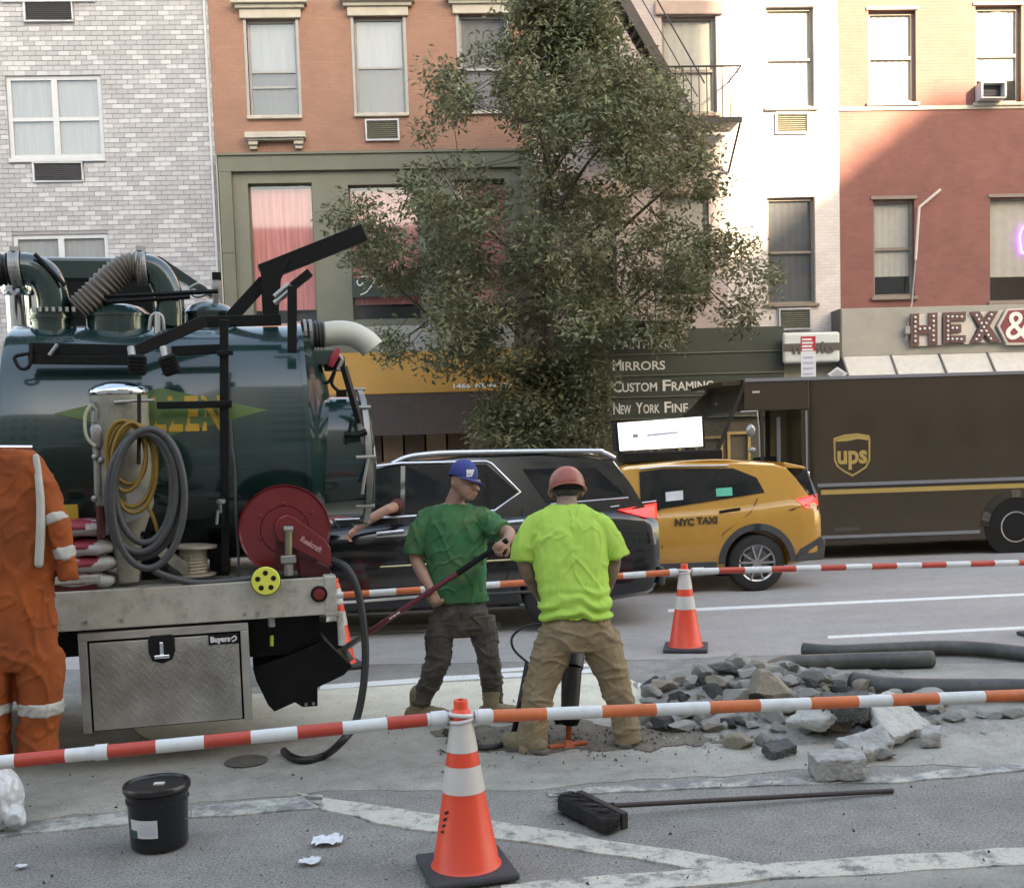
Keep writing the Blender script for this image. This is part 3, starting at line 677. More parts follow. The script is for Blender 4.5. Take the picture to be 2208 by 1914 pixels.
hexo = [(1780, 45), (2330, 20), (2480, 330), (2330, 640), (1780, 645), (1620, 335)]; hexi = [(1800, 75), (2310, 52), (2440, 330), (2310, 605), (1800, 605), (1665, 335)]
MB().prism([Vector((lpos(*Z(*p_))[0], ys-.02, lpos(*Z(*p_))[1])) for p_ in hexo], (0, 0, 0), (0, .08, 0)).build('hexagon_border', CREAML, sg)
hx = MB().prism([Vector((lpos(*Z(*p_))[0], ys-.03, lpos(*Z(*p_))[1])) for p_ in hexi], (0, 0, 0), (0, .008, 0)).build('hexagon_face', CRIM, sg)
text('ampersand', '&', .62, LETW, hx, PY(*Z(1750, 550), ys-.034), ext=.004, bold=.006)
# white gas pipe / conduit on the red wall
WP = mat('white_conduit', (0.6, 0.55, 0.5), .5, var=.05)
cp = empty('wall_conduit', PY(1980, 600, YF-.08), 0, 'bent white pipe climbing the red wall left of the marquee letters', 'pipe')
MB().tube([PY(2028, 409, YF-.1), PY(1982, 447, YF-.1), PY(1974, 560, YF-.1)], .032, 8).build('upper_pipe', WP, cp, smooth=40)
MB().tube([PY(1974, 560, YF-.1), PY(1966, 655, YF-.1), PY(1958, 700, YF-.62), PY(1954, 735, YF-.62)], .016, 8).build('lower_pipe', GFRAME, cp, smooth=40)
MB().box(PY(1956, 712, YF-.64), (.1, .08, .16)).build('junction_box', GFRAME, cp, bevel=.01)

# ---- green framing-shop sign
gy = YF-.35
GRN = mat('dark_green_signboard', (0.05, 0.062, 0.05), .5, var=.12, scale=2); GLN = mat('pale_green_moulding', (0.17, 0.175, 0.13), .5, var=.1)
gs = empty('shop_signboard', PY(1450, 800, gy), 0, 'dark green signboard listing paintings, mirrors and custom framing in white letters', 'sign')
rows = [(712, 766, 'PAINTINGS', 'P', 1322, 1451, 732), (766, 812, 'MIRRORS', 'M', 1321, 1437, 778), (812, 858, 'CUSTOM FRAMING', 'C', 1322, 1541, 826), (858, 905, 'NEW YORK FINE ART', 'N', 1322, 1535, 870)]
gx0, gx1 = fx(1190, 800, gy), fx(1690, 745, gy)
for (t_, b_, s_, c_, l_, r2, yc) in rows:
    zt, zb_ = fz(1450, t_-3, gy), fz(1450, b_-3, gy)
    p_ = MB().bx(gx0, gx1, gy, gy+.12, zb_+.025, zt).build('sign_panel', GRN, gs)
    MB().bx(gx0, gx1, gy-.03, gy+.12, zb_, zb_+.022).build('moulding', GLN, gs)
    x = fx(l_, yc, gy); zl = zb_+.13; big, small = .24, .19
    tot = fx(r2, yc, gy)-x; words = s_.split(' '); nch = sum(len(w_) for w_ in words)+.6*(len(words)-1)+.25*len(words); per = tot/nch
    for w_ in words:
        text('lettering', w_[0], big, LETW, p_, (x, gy-.004, zl), ext=.003, width=per*1.15, bold=.005); x += per*1.25
        if len(w_) > 1:
            text('lettering', w_[1:], small, LETW, p_, (x, gy-.004, zl), ext=.003, width=per*(len(w_)-1)-.03, bold=.004); x += per*(len(w_)-1)
        x += per*.6
GR2 = mat('framing_shop_front', (0.10, 0.085, 0.06), .6, var=.3, scale=2)
MB().bx(gx0, gx1, gy+.1, gy+.14, 0.15, fz(1450, 905, gy)).build('shop_window_wall', GR2, gs)
FRM = mat('gilt_picture_frame', (0.42, 0.30, 0.12), .5, var=.2)
for l_, t_, r_2, b_ in ((1368, 955, 1408, 1010), (1420, 940, 1470, 1010), (1500, 940, 1560, 1000), (1570, 930, 1620, 1000), (1230, 930, 1290, 1010)):
    q = rect(l_, t_, r_2, b_, gy); f = .06
    MB().bx(q[0], q[1], gy+.04, gy+.097, q[2], q[2]+f).bx(q[0], q[1], gy+.04, gy+.097, q[3]-f, q[3]).bx(q[0], q[0]+f, gy+.04, gy+.097, q[2]+f, q[3]-f).bx(q[1]-f, q[1], gy+.04, gy+.097, q[2]+f, q[3]-f).build('picture_frame', FRM, gs)
# ---- white rounded sign of the little shop under the white house
wy = YF-.6; q = rect(1689, 716, 1812, 782, wy)
ws = empty('shop_box_sign', ((q[0]+q[1])/2, wy, q[2]), 0, 'white round-cornered shop sign with dark band and lettering left of the grey fascia', 'sign')
WS = mat('white_sign_face', (0.62, 0.66, 0.64), .45, var=.03); BAND = mat('dark_sign_band', (0.10, 0.09, 0.08), .5, var=.1)
MB().bx(q[0], q[1], wy, wy+.12, q[2], q[3]).build('sign_box', WS, ws, bevel=.07, segs=4)
zc = (q[2]+q[3])/2; bd = MB().bx(q[0]-.004, q[1]+.004, wy-.012, wy-.004, zc-.07, zc+.09).build('band', BAND, ws)
text('lettering', 'nuolo', .24, BAND, ws, (q[0]+.2, wy-.02, zc-.12), ext=.004, width=.9, bold=.01)
MB().bx(fx(1690, 800, YF-.3), xw1, YF-.3, YF-.2, .15, q[2]-.01).build('shop_face', mat('beige_shop_face', (0.30, 0.28, 0.22), .7, var=.08), ws)
MB().bx(q[0]+.1, q[1]-.1, wy+.122, YF-.302, q[2]+.1, q[3]-.1).build('sign_arm', BAND, ws)
# ---- red and white street sign on its pole behind the delivery truck, and a diamond sign
ysn = 20.3; q = rect(1727, 725, 1759, 815, ysn)
st = empty('bus_stop_sign', ((q[0]+q[1])/2, ysn, .15), 0, 'tall narrow red and white street sign on a pole behind the brown truck', 'street sign')
SRED = mat('sign_red', (0.55, 0.035, 0.05), .45, var=.04); SWH = mat('sign_white', (0.74, 0.75, 0.78), .45, var=.03)
zm = fz(1743, 757, ysn)
MB().cyl(((q[0]+q[1])/2, ysn+.05, .15), ((q[0]+q[1])/2, ysn+.05, q[3]), .03).build('pole', GFRAME, st, smooth=40)
wpl = MB().bx(q[0], q[1], ysn, ysn+.008, q[2]-.5, zm-.001).build('white_plate', SWH, st); rp_ = MB().bx(q[0], q[1], ysn, ysn+.008, zm, q[3]).build('red_plate', SRED, st)
for i in range(4): MB().bx(q[0]+.02, q[1]-.07+.02*(i % 2), ysn-.004, ysn-.001, q[3]-.075-i*.062, q[3]-.04-i*.062).build('text_line', LETW, rp_)
GREYT = mat('grey_sign_text', (0.45, 0.45, 0.6), .5)
for i in range(4): MB().bx(q[0]+.04, q[1]-.05, ysn-.004, ysn-.001, zm-.13-i*.10, zm-.10-i*.10).build('text_line', GREYT, wpl)
dm = empty('diamond_sign', PY(1806, 812, 20.3), 0, 'small white diamond shaped sign peeking above the brown truck roof', 'street sign')
c_ = PY(1806, 806, 20.3)
MB().prism([c_+Vector((-.19, 0, 0)), c_+Vector((0, 0, .13)), c_+Vector((.19, 0, 0)), c_+Vector((0, 0, -.13))], (0, 0, 0), (0, .01, 0)).build('plate', SWH, dm)
MB().prism([c_+Vector((-.13, -.004, 0)), c_+Vector((0, -.004, .085)), c_+Vector((.13, -.004, 0)), c_+Vector((0, -.004, -.085))], (0, 0, 0), (0, .003, 0)).build('inset', mat('sign_grey', (0.45, 0.43, 0.43), .5), dm)
MB().cyl((c_.x, 20.33, .15), (c_.x, 20.33, c_.z), .025).build('pole', GFRAME, dm, smooth=40)

# ================================================================== street tree
rt = random.Random(11)
ty = 20.75; base = PY(1178, 1180, ty); base.z = .15
tree = empty('street_tree', base, 0, 'leafy street tree on the far pavement spreading in front of the row houses', 'tree')
BARK = mat('tree_bark', (0.085, 0.068, 0.052), .9, var=.3, scale=12, bump=.6, bscale=30, stretch=(1, 1, .3))
def leafmat():
    m = bpy.data.materials.new('leaf'); m.use_nodes = True; N, L = nodes_of(m); b = N['Principled BSDF']; b.inputs['Roughness'].default_value = .42; b.inputs['Specular IOR Level'].default_value = .6
    at = N.new('ShaderNodeAttribute'); at.attribute_name = 'leafcol'; L.new(at.outputs['Color'], b.inputs['Base Color'])
    t = N.new('ShaderNodeBsdfTranslucent'); L.new(at.outputs['Color'], t.inputs['Color'])
    mx = N.new('ShaderNodeMixShader'); mx.inputs[0].default_value = .3; L.new(b.outputs[0], mx.inputs[1]); L.new(t.outputs[0], mx.inputs[2]); L.new(mx.outputs[0], N['Material Output'].inputs[0]); return m
LEAF = leafmat()
top = PY(1180, 90, ty)
trunk_pts = spline([base, PY(1178, 950, ty), PY(1176, 760, ty), PY(1190, 600, ty), PY(1172, 450, ty), PY(1180, 300, ty), PY(1165, 120, ty)], 6)
n = len(trunk_pts)
MB().tube(trunk_pts, [.17*(1-i/n)**.8+.02 for i in range(n)], 12).build('trunk', BARK, tree, smooth=60)
# crown outline measured in the photograph: (height row, left, right)
rowsC = [(-40, 1110, 1290), (20, 1080, 1330), (100, 1060, 1345), (140, 930, 1380), (170, 895, 1470), (230, 930, 1490), (280, 870, 1560), (340, 905, 1585), (390, 775, 1600), (440, 740, 1590), (490, 650, 1600), (530, 690, 1650), (590, 780, 1690), (640, 760, 1695), (690, 800, 1650), (716, 820, 1540), (738, 800, 1325), (770, 790, 1318), (795, 985, 1316), (806, 1110, 1312), (846, 1118, 1312), (862, 1040, 1312), (900, 1020, 1320), (950, 1010, 1315)]
def span(y):
    for (a, b) in zip(rowsC, rowsC[1:]):
        if a[0] <= y <= b[0]:
            t = (y-a[0])/(b[0]-a[0]); return a[1]+(b[1]-a[1])*t, a[2]+(b[2]-a[2])*t
    return 1100, 1250
clusters = []
tries = 0
while len(clusters) < 640 and tries < 12000:
    tries += 1
    y = rt.uniform(-40, 955); l, r_ = span(y); x = rt.uniform(l+28, r_-28)
    if y > 760 and rt.random() < .25: continue
    g = mnoise.noise(Vector((x/115, y/95, 3.7)))
    if g < -.16 and 120 < y < 760: continue                                    # openings in the crown
    u = (x-(l+r_)/2)/((r_-l)/2); dep = 2.6*math.sqrt(max(0.05, 1-u*u))*(0.45 if (y > 770 or y < 110) else 1)
    clusters.append(PY(x, y, ty+rt.uniform(-dep, dep*.8)))
# branches: limbs leave the trunk below each cluster and fork to it
limbs = MB(); heads = []
def trunk_at(z):
    return min(trunk_pts, key=lambda p: abs(p.z-z))
for i in range(30):
    c = rt.choice(clusters)
    if c.z < base.z+2.6: continue
    st_ = trunk_at(c.z - (Vector((c.x, c.y, 0))-Vector((base.x, base.y, 0))).length*.75 - .3)
    mid = st_.lerp(c, .5)+Vector((rt.uniform(-.2, .2), rt.uniform(-.2, .2), .02*(c-st_).length+rt.uniform(-.15, .15)))
    pts = spline([st_, mid, c], 6); r0 = .018+.009*(c-st_).length
    limbs.tube(pts, [r0*(1-.8*k/len(pts)) for k in range(len(pts))], 7); heads += pts[3:]
for c in clusters:
    h = min(heads, key=lambda p: (p-c).length); limbs.tube([h, h.lerp(c, .5)+Vector((0, 0, -.05)), c], [.012, .008, .005], 5)
limbs.build('branches', BARK, tree, smooth=60)
V = []; F = []; C = []
for c in clusters:
    tone = .75+.5*rt.random(); rad = rt.uniform(.26, .46); warm = rt.random()
    for k in range(rt.randint(95, 150)):
        d = Vector((rt.gauss(0, 1), rt.gauss(0, 1), rt.gauss(0, .72)))
        if d.length > 1.95: d *= 1.95/d.length*rt.uniform(.5, 1)
        d *= rad*.62; p = c+d
        ln = rt.uniform(.085, .15); wd = ln*rt.uniform(.36, .5)
        a = Vector((rt.uniform(-1, 1), rt.uniform(-1, 1), rt.uniform(-.9, .35))).normalized(); nrm = Vector((rt.gauss(0, .8), rt.gauss(0, .8)-.25, 1)).normalized()
        s_ = a.cross(nrm)
        if s_.length < .1: continue
        s_.normalize(); up_ = s_.cross(a)*wd*.25; b_ = len(V)
        V += [p, p+a*ln*.5+s_*wd*.5+up_, p+a*ln, p+a*ln*.5-s_*wd*.5+up_]; F.append((b_, b_+1, b_+2)); F.append((b_, b_+2, b_+3))
        t = tone*rt.uniform(.7, 1.3); col = (0.135*t*(1+.3*warm), 0.165*t, 0.088*t, 1); C += [col]*4
me = bpy.data.meshes.new('crown'); me.from_pydata([tuple(v) for v in V], [], F); me.materials.append(LEAF)
ca = me.color_attributes.new('leafcol', 'FLOAT_COLOR', 'POINT'); ca.data.foreach_set('color', [x for c in C for x in c])
o = bpy.data.objects.new('crown', me); COL.objects.link(o); setpar(o, tree); o['kind'] = 'stuff'
# ================================================================== vacuum truck
TO = PZ(735, 1626, 0.0); TA = R(10)
TM = Matrix.Translation(TO) @ Matrix.Rotation(TA, 4, 'Z'); TI = TM.inverted(); TIR = TI.to_3x3()
truck = empty('vacuum_truck', TO, TA, 'flatbed vacuum truck with dark green tank, hose reel and diamond plate toolbox', 'truck')
def TL(px, py, yl=0.0):
    """photo pixel on the truck's own lengthwise plane, in truck coordinates"""
    o = TI @ CAM; d = TIR @ ray(px, py); t = (yl-o.y)/d.y; return o + d*t
def TX(px, py, xl):
    o = TI @ CAM; d = TIR @ ray(px, py); t = (xl-o.x)/d.x; return o + d*t
TKY, TKZ, TKR = 1.15, 2.02, 0.83
def TC(px, py, r=TKR):
    o = TI @ CAM; d = (TIR @ ray(px, py)).normalized()
    oy, oz = o.y-TKY, o.z-TKZ; a = d.y**2+d.z**2; b = oy*d.y+oz*d.z; c = oy*oy+oz*oz-r*r; q = b*b-a*c
    t = (-b-math.sqrt(max(q, 0)))/a; return o+d*t
def tb(mb, name, m, parent=None, **k): return mb.build(name, m, parent or truck, local=True, **k)
TKG = mat('dark_green_tank_paint', (0.007, 0.031, 0.027), 0.25, 0.0, var=.2, scale=2, coat=.95, dirt=((0.02, 0.028, 0.027), .3, 3.0))
BLK = mat('black_painted_steel', (0.005, 0.005, 0.005), .5, 0.0, var=.3, scale=9, spec=.22); BLKM = mat('matt_black_rubber', (0.009, 0.009, 0.009), .7, var=.25, spec=.25)
ALU = mat('weathered_aluminium', (0.46, 0.435, 0.37), .5, .25, var=.14, scale=5, dirt=((0.16, 0.14, 0.11), .6, 9.0)); CHR = mat('chrome', (0.75, 0.77, 0.8), .12, 1.0, var=.03)
STEEL = mat('dull_steel', (0.32, 0.31, 0.29), .45, .7, var=.2); TYRE = mat('tyre_rubber', (0.022, 0.021, 0.02), .8, var=.25, bump=.2); WCRM = mat('cream_pipe_paint', (0.60, 0.58, 0.50), .45, var=.06, dirt=((0.3, 0.27, 0.2), .3, 6.0))
RED = mat('reel_red_paint', (0.17, 0.007, 0.010), .35, var=.15, scale=4, coat=.4); DKRED = mat('dark_red_paint', (0.08, 0.006, 0.008), .5, var=.2)
HGR = mat('grey_hose', (0.055, 0.055, 0.055), .5, var=.2); HYE = mat('yellow_hose', (0.23, 0.135, 0.02), .55, var=.2); HBK = mat('black_hose', (0.012, 0.012, 0.013), .45, var=.2)
x_end = TL(648, 880, TKY).x; x_frt = TL(52, 880, TKY).x
# tank
prof = [(.05, x_frt-.24), (.30, x_frt-.22), (.55, x_frt-.155), (.72, x_frt-.07), (TKR-.01, x_frt-.01), (TKR, x_frt+.02)]
prof += [(TKR, x_frt+(x_end-x_frt)*i/8) for i in range(1, 8)] + [(TKR, x_end-.02), (TKR+.014, x_end-.02), (TKR+.014, x_end+.012), (TKR-.01, x_end+.012), (.76, x_end+.06), (.62, x_end+.13), (.45, x_end+.185), (.25, x_end+.21), (.05, x_end+.215)]
tank = tb(MB().lathe(prof, (0, TKY, TKZ), (1, 0, 0), 72), 'tank', TKG, smooth=40)
# decal and lettering laid on the curved tank side
DGR = mat('decal_green', (0.075, 0.135, 0.03), .45, var=.08); DYE = mat('decal_yellow', (0.50, 0.28, 0.02), .5, var=.06)
def tankpatch(poly, r, m, name, par):
    mb = MB(); P = [Vector((x, y, 0)) for x, y in poly]; top_, bot_ = P[:len(P)//2+1], P
    n = 26
    L_, T_, R_, B_ = P
    for i in range(n):
        for j in range(6):
            def q(a, b):
                a = a/n; xx = L_.x+(R_.x-L_.x)*a
                def edge(E):
                    if xx < E.x: return L_.y+(E.y-L_.y)*(xx-L_.x)/(E.x-L_.x)
                    return E.y+(R_.y-E.y)*(xx-E.x)/(R_.x-E.x)
                return TC(xx, edge(T_)+(edge(B_)-edge(T_))*b/6, r)
            mb.quad(q(i, j), q(i, j+1), q(i+1, j+1), q(i+1, j))
    return tb(mb, name, m, par, smooth=60)
tankpatch([(116, 891), (345, 836), (578, 884), (345, 944)], TKR+.003, DGR, 'decal', tank)
p0 = TC(274, 930, TKR); ang0 = math.atan2(p0.z-TKZ, -(p0.y-TKY)); wtx = TC(480, 905, TKR).x-p0.x
def wrap(u, v, w_):
    a = ang0+v/TKR*1.0; r = TKR+.006+w_*0; return Vector((p0.x+u, TKY-r*math.cos(a), TKZ+r*math.sin(a)))
text('lettering', 'ALLEN', .225, DYE, tank, (0, 0, 0), width=wtx, bold=.010, space=1.12, ext=0, local=True, fn=wrap)
for px in (160, 320, 470):
    tb(MB().bx(TL(px, 1200, .4).x-.06, TL(px, 1200, .4).x+.06, TKY-.6, TKY+.6, 1.13, 1.34), 'tank_saddle', BLK)
# rear door drum with clamp ring
xd = x_end+.19; dz = TL(760, 985, .95).z
drum = tb(MB().lathe([(.44, xd-.12), (.44, xd+.20), (.455, xd+.20), (.455, xd+.235), (.40, xd+.27), (.2, xd+.30), (.02, xd+.305)], (0, .98, dz), (1, 0, 0), 48), 'rear_door', TKG, smooth=40)
tb(MB().lathe([(.452, xd+.195), (.475, xd+.20), (.475, xd+.238), (.452, xd+.243)], (0, .98, dz), (1, 0, 0), 48, cap=False), 'clamp_ring', STEEL, drum, smooth=40)
for a in range(0, 360, 45):
    c = Vector((xd+.2, .98-.48*math.cos(R(a)), dz+.48*math.sin(R(a)))); tb(MB().cyl(c-Vector((.07, 0, 0)), c+Vector((.06, 0, 0)), .014, n=8), 'clamp_bolt', STEEL, drum)
tb(MB().tube([TL(759, 905, .5), TL(752, 935, .5), TL(748, 950, .5)], .012, 8).tube([TL(742, 937, .5), TL(770, 938, .5), TL(790, 930, .5)], .022, 8), 'door_handle', BLK, drum)
tb(MB().beam(TL(741, 790, .6), TL(776, 912, .55), .05, .035), 'door_strut', BLK, drum)
tb(MB().prism([TL(x, y, .55) for x, y in ((776, 905), (796, 945), (801, 1000), (790, 1010), (781, 960), (770, 915))], (0, 0, 0), (0, .03, 0)), 'latch_plate', STEEL, drum)
tb(MB().tube([TL(795, 985, .5), TL(786, 1030, .5), TL(781, 1065, .5)], .012, 6), 'latch_rod', STEEL, drum)
# discharge pipe and valve at the tank's rear top
ypp = 1.0
pe = [TL(x, y, ypp) for x, y in ((646, 722), (672, 722), (700, 721), (730, 718), (762, 722), (790, 738), (803, 752))]
pp_ = spline(pe, 5); nn = len(pp_)
tb(MB().tube(pp_[8:], .088, 20), 'discharge_elbow', WCRM, smooth=50)
col_ = []
cl = [pe[0].lerp(pe[2], t/14) for t in range(15)]
tb(MB().tube(cl, [.10 if i % 2 else .088 for i in range(15)], 20), 'rubber_collar', HGR, smooth=30)
for t in (3, 6): tb(MB().lathe([(.104, -.012), (.108, -.01), (.108, .01), (.104, .012)], cl[t], (pe[2]-pe[0]), 20, cap=False), 'hose_clamp', STEEL)
tb(MB().bx(TL(672, 770, .9).x, TL(718, 770, .9).x, .75, 1.05, TL(700, 790, .9).z, TL(700, 757, .9).z), 'valve_body', TKG, bevel=.01)
tb(MB().bx(TL(700, 770, .85).x, TL(742, 770, .85).x, .78, .95, TL(700, 800, .9).z, TL(700, 772, .9).z), 'valve_block', BLK, bevel=.01)
tb(MB().tube([TL(712, 790, .72), TL(720, 770, .72), TL(730, 752, .72)], [.02, .03, .016], 8), 'valve_handle', mat('red_handle', (0.35, 0.02, 0.04), .4), smooth=50)
tb(MB().tube([TL(725, 760, .74), TL(738, 775, .74), TL(728, 798, .74)], .016, 8), 'valve_link', STEEL)
tb(MB().tube(spline([TL(x, y, .8) for x, y in ((696, 826), (710, 822), (722, 800), (715, 826), (728, 842))], 4), .013, 6), 'release_lever', BLK)
tb(MB().box(TL(736, 848, .8), (.07, .05, .05)), 'lever_bracket', BLK)
# boom, posts and rails above the tank
yb1 = .55
def arm(name, pts, w, h, yl, m=BLK, dy=0):
    for a, b in zip(pts, pts[1:]): tb(MB().beam(TL(*a, yl), TL(*b, yl+dy), w, h), name, m, bevel=.004)
arm('boom', [(563, 590), (784, 502)], .10, .115, .9)
tb(MB().prism([TL(x, y, .84) for x, y in ((562, 577), (628, 552), (606, 600), (600, 690), (567, 690))], (0, 0, 0), (0, .10, 0)), 'boom_bracket', BLK)
arm('boom_brace', [(497, 686), (570, 606)], .06, .085, .9)
arm('boom_post', [(630, 618), (630, 760)], .06, .06, .45); arm('clamp_arm', [(603, 640), (668, 588)], .08, .055, .6)
for k_ in (0, 14): tb(MB().tube([TL(592, 640+k_, .5), TL(625, 612+k_, .5)], .018, 8), 'clamp_rod', STEEL)
arm('tank_top_rail', [(440, 694), (606, 690)], .06, .07, .62); arm('tank_rail', [(64, 752), (290, 757)], .05, .075, .42); arm('tank_rail', [(62, 775), (300, 778)], .05, .055, .40)
arm('rail_brace', [(288, 760), (440, 692)], .06, .075, .42, dy=.15); arm('tank_rail', [(370, 757), (484, 752)], .05, .06, .42)
arm('support_post', [(483, 690), (484, 1000)], .05, .055, .30); arm('support_post', [(484, 1000), (487, 1232)], .045, .05, .30)
arm('cross_bar', [(338, 874), (500, 871)], .03, .045, .27); arm('cross_bar', [(468, 762), (503, 760)], .05, .03, .27); arm('cross_bar', [(468, 870), (500, 868)], .05, .03, .27)
tb(MB().tube(spline([TL(x, y, .36) for x, y in ((66, 742), (66, 780), (58, 794), (44, 794), (34, 780), (34, 768), (64, 762))], 4), .012, 6), 'tie_loop', BLK)
tb(MB().tube([TL(106, 766, .36), TL(124, 742, .36)], .012, 6), 'rail_pin', STEEL)
# work lamps
for (lx, ly, tilt) in ((296, 775, -4), (366, 775, 18)):
    c = TL(lx, ly+12, .25); lamp = tb(MB().box(c, (.11, .09, .125), Matrix.Rotation(R(-tilt), 3, 'Y')), 'work_lamp', BLKM, bevel=.02)
    tb(MB().tube([TL(lx-14, ly-26, .28), TL(lx-10, ly-2, .25)], .024, 8), 'lamp_bracket', STEEL, lamp)
    for k_ in range(5): tb(MB().box(c+Vector((0, -.05, -.045+k_*.022)), (.10, .012, .008), Matrix.Rotation(R(-tilt), 3, 'Y')), 'cooling_fin', BLK, lamp)
# domes, elbows, stack and ribbed suction hose on top
def top_drum(l, r_, t_, b_, yl, dome):
    a, b = TL(l, b_, yl), TL(r_, b_, yl); rad = (b.x-a.x)/2; c = (a+b)/2; h = TL((l+r_)/2, t_, yl).z-c.z
    p = [(rad, -.25), (rad, h*.45), (rad*1.05, h*.45), (rad*1.05, h*.55)]
    p += [(rad*1.0, h*.6), (rad*.8, h*.82), (rad*.5, h*.95), (rad*.1, h)] if dome else [(rad*1.16, h*.55), (rad*1.16, h*.7), (rad*1.05, h*.7), (rad*1.05, h), (rad*.9, h)]
    return tb(MB().lathe(p, c, (0, 0, 1), 32), 'manway_dome' if dome else 'inlet_flange', TKG, smooth=40)
top_drum(186, 326, 655, 712, 1.0, True); top_drum(392, 512, 652, 705, 1.15, True); fl_ = top_drum(70, 158, 668, 716, .95, False)
for k_ in range(7):
    a = TL(72+k_*14.5, 672, .8); tb(MB().cyl(a, a+Vector((0, 0, .03)), .012, n=6), 'flange_bolt', STEEL, fl_)
def pipe(name, pts, r_, yl, m, **k): return tb(MB().tube(spline([TL(x, y, yl) for x, y in pts], 6), r_, 20), name, m, smooth=50, **k)
pipe('inlet_elbow', ((40, 580), (70, 583), (98, 600), (114, 640), (117, 690)), .108, .95, TKG)
pipe('suction_elbow', ((300, 578), (330, 585), (352, 610), (364, 650), (366, 705)), .10, .95, TKG)
hp = spline([TL(x, y, .90) for x, y in ((168, 668), (200, 640), (240, 600), (275, 577), (304, 577))], 9)
BRH = mat('brown_ribbed_hose', (0.14, 0.115, 0.095), .55, var=.15)
tb(MB().tube(hp, [.098 if i % 2 else .082 for i in range(len(hp))], 20), 'suction_hose', BRH, smooth=25)
hl = spline([TL(x, y, .95) for x, y in ((-60, 640), (-30, 592), (0, 582), (40, 580))], 7)
tb(MB().tube(hl, [.108 if i % 2 else .094 for i in range(len(hl))], 20), 'inlet_hose', HBK, smooth=25)
for (x, y) in ((36, 580), (306, 578)):
    c = TL(x, y, .93); tb(MB().lathe([(.112, -.035), (.118, -.03), (.118, -.012), (.112, -.008), (.112, .008), (.118, .012), (.118, .03), (.112, .035)], c, (1, 0, .05), 24, cap=False), 'hose_clamp', STEEL)
    tb(MB().box(c+Vector((0, -.02, .125)), (.06, .05, .03)), 'clamp_latch', CHR)
stk = TL(45, 725, 1.5); stt = TL(40, 606, 1.5)
tb(MB().lathe([(.085, 0), (.085, (stt.z-stk.z)*.72), (.10, (stt.z-stk.z)*.74), (.115, (stt.z-stk.z)*.85), (.105, (stt.z-stk.z)*.97), (.06, stt.z-stk.z)], stk-Vector((0, 0, .3))+Vector((0, 0, .3)), (0, 0, 1), 28), 'exhaust_stack', CHR, smooth=40)
tb(MB().cyl(stk-Vector((0, 0, .5)), stk, .085, n=24), 'exhaust_pipe', CHR, smooth=40)
a, b = TL(95, 560, 1.9), TL(330, 600, 1.9)
tb(MB().bx(a.x, b.x, 1.75, 2.15, b.z-.05, a.z), 'rear_filter_box', TKG, bevel=.03)
tb(MB().bx(a.x, b.x, 1.7, 2.1, TKZ+.45, b.z-.053), 'filter_stand', BLK)
tb(MB().prism([TL(x, y, 1.2) for x, y in ((330, 552), (345, 553), (462, 632), (452, 640), (360, 590))], (0, 0, 0), (0, .12, 0)), 'lid_arm', TKG)
for (x0, y0, x1, y1) in ((75, 548, 140, 615), (215, 640, 470, 628), (228, 652, 410, 640)): tb(MB().tube([TL(x0, y0, .85), TL(x1, y1, .85)], .016, 6), 'tie_rod', BLK)
tb(MB().tube([TL(466, 655, 1.1), TL(467, 620, 1.1), TL(467, 592, 1.1)], [.02, .03, .025], 8), 'relief_valve', STEEL)
tb(MB().box(TL(467, 596, 1.1), (.06, .06, .05)), 'valve_cap', BLK)
tb(MB().tube(spline([TL(x, y, 1.0) for x, y in ((404, 625), (425, 640), (450, 628), (430, 612), (408, 622))], 5), .012, 6), 'cable_loop', STEEL)
tb(MB().tube(spline([TL(x, y, .6) for x, y in ((322, 712), (326, 684), (338, 676), (350, 684), (354, 712))], 5), .012, 6), 'lifting_eye', STEEL)
tb(MB().tube([TL(340, 720, .6), TL(340, 678, .6)], .024, 8), 'filler_neck', CHR)
# bed: aluminium channel with lamps
zt, zb_ = TL(400, 1263, 0).z, TL(400, 1352, 0).z; zt, zb_ = 1.13, .905
bed = tb(MB().bx(-3.4, -.002, .05, 2.3, zt-.03, zt).bx(-3.4, 0, 0, .049, zb_, zt+.012).bx(-3.4, 0, 2.301, 2.35, zb_, zt+.012), 'bed', ALU, bevel=.006)
tb(MB().bx(-.06, .018, -.006, .12, zb_-.012, zt+.02), 'bed_corner', ALU, bevel=.008); tb(MB().bx(-.05, .012, .121, 2.36, zb_, zt+.01), 'rear_channel', ALU, bevel=.006)
for px in (185, 262, 528, 556): tb(MB().box(TL(px, 1330-.05*(px-400), -.003), (.02, .01, .02)), 'bed_bolt', STEEL)
tb(MB().bx(-3.4, -.3, .3, .42, .70, .898).bx(-3.4, -.3, 1.9, 2.02, .70, .898), 'chassis_rail', BLK)
c = TL(688, 1280, -.004); lt = tb(MB().lathe([(.052, 0), (.052, .012), (.042, .014), (.042, .006)], c, (0, -1, 0), 28), 'tail_lamp', BLKM, smooth=40)
tb(MB().lathe([(.041, .006), (.036, .018), (.01, .022)], c, (0, -1, 0), 28), 'red_lens', mat('dim_red_lens', (0.16, 0.012, 0.01), .25, coat=.5), lt, smooth=50)
c = TL(573, 1252, -.05); YEL = mat('hi_vis_yellow_disc', (0.68, 0.68, 0.10), .5, var=.05)
wd = tb(MB().lathe([(.085, 0), (.088, .01), (.088, .035), (.082, .042)], c+Vector((0, .03, 0)), (0, -1, 0), 36), 'wheel_chock_disc', YEL, smooth=40)
tb(MB().lathe([(.0885, .012), (.092, .014), (.092, .03), (.0885, .032)], c+Vector((0, .03, 0)), (0, -1, 0), 36, cap=False), 'disc_rim', BLKM, wd)
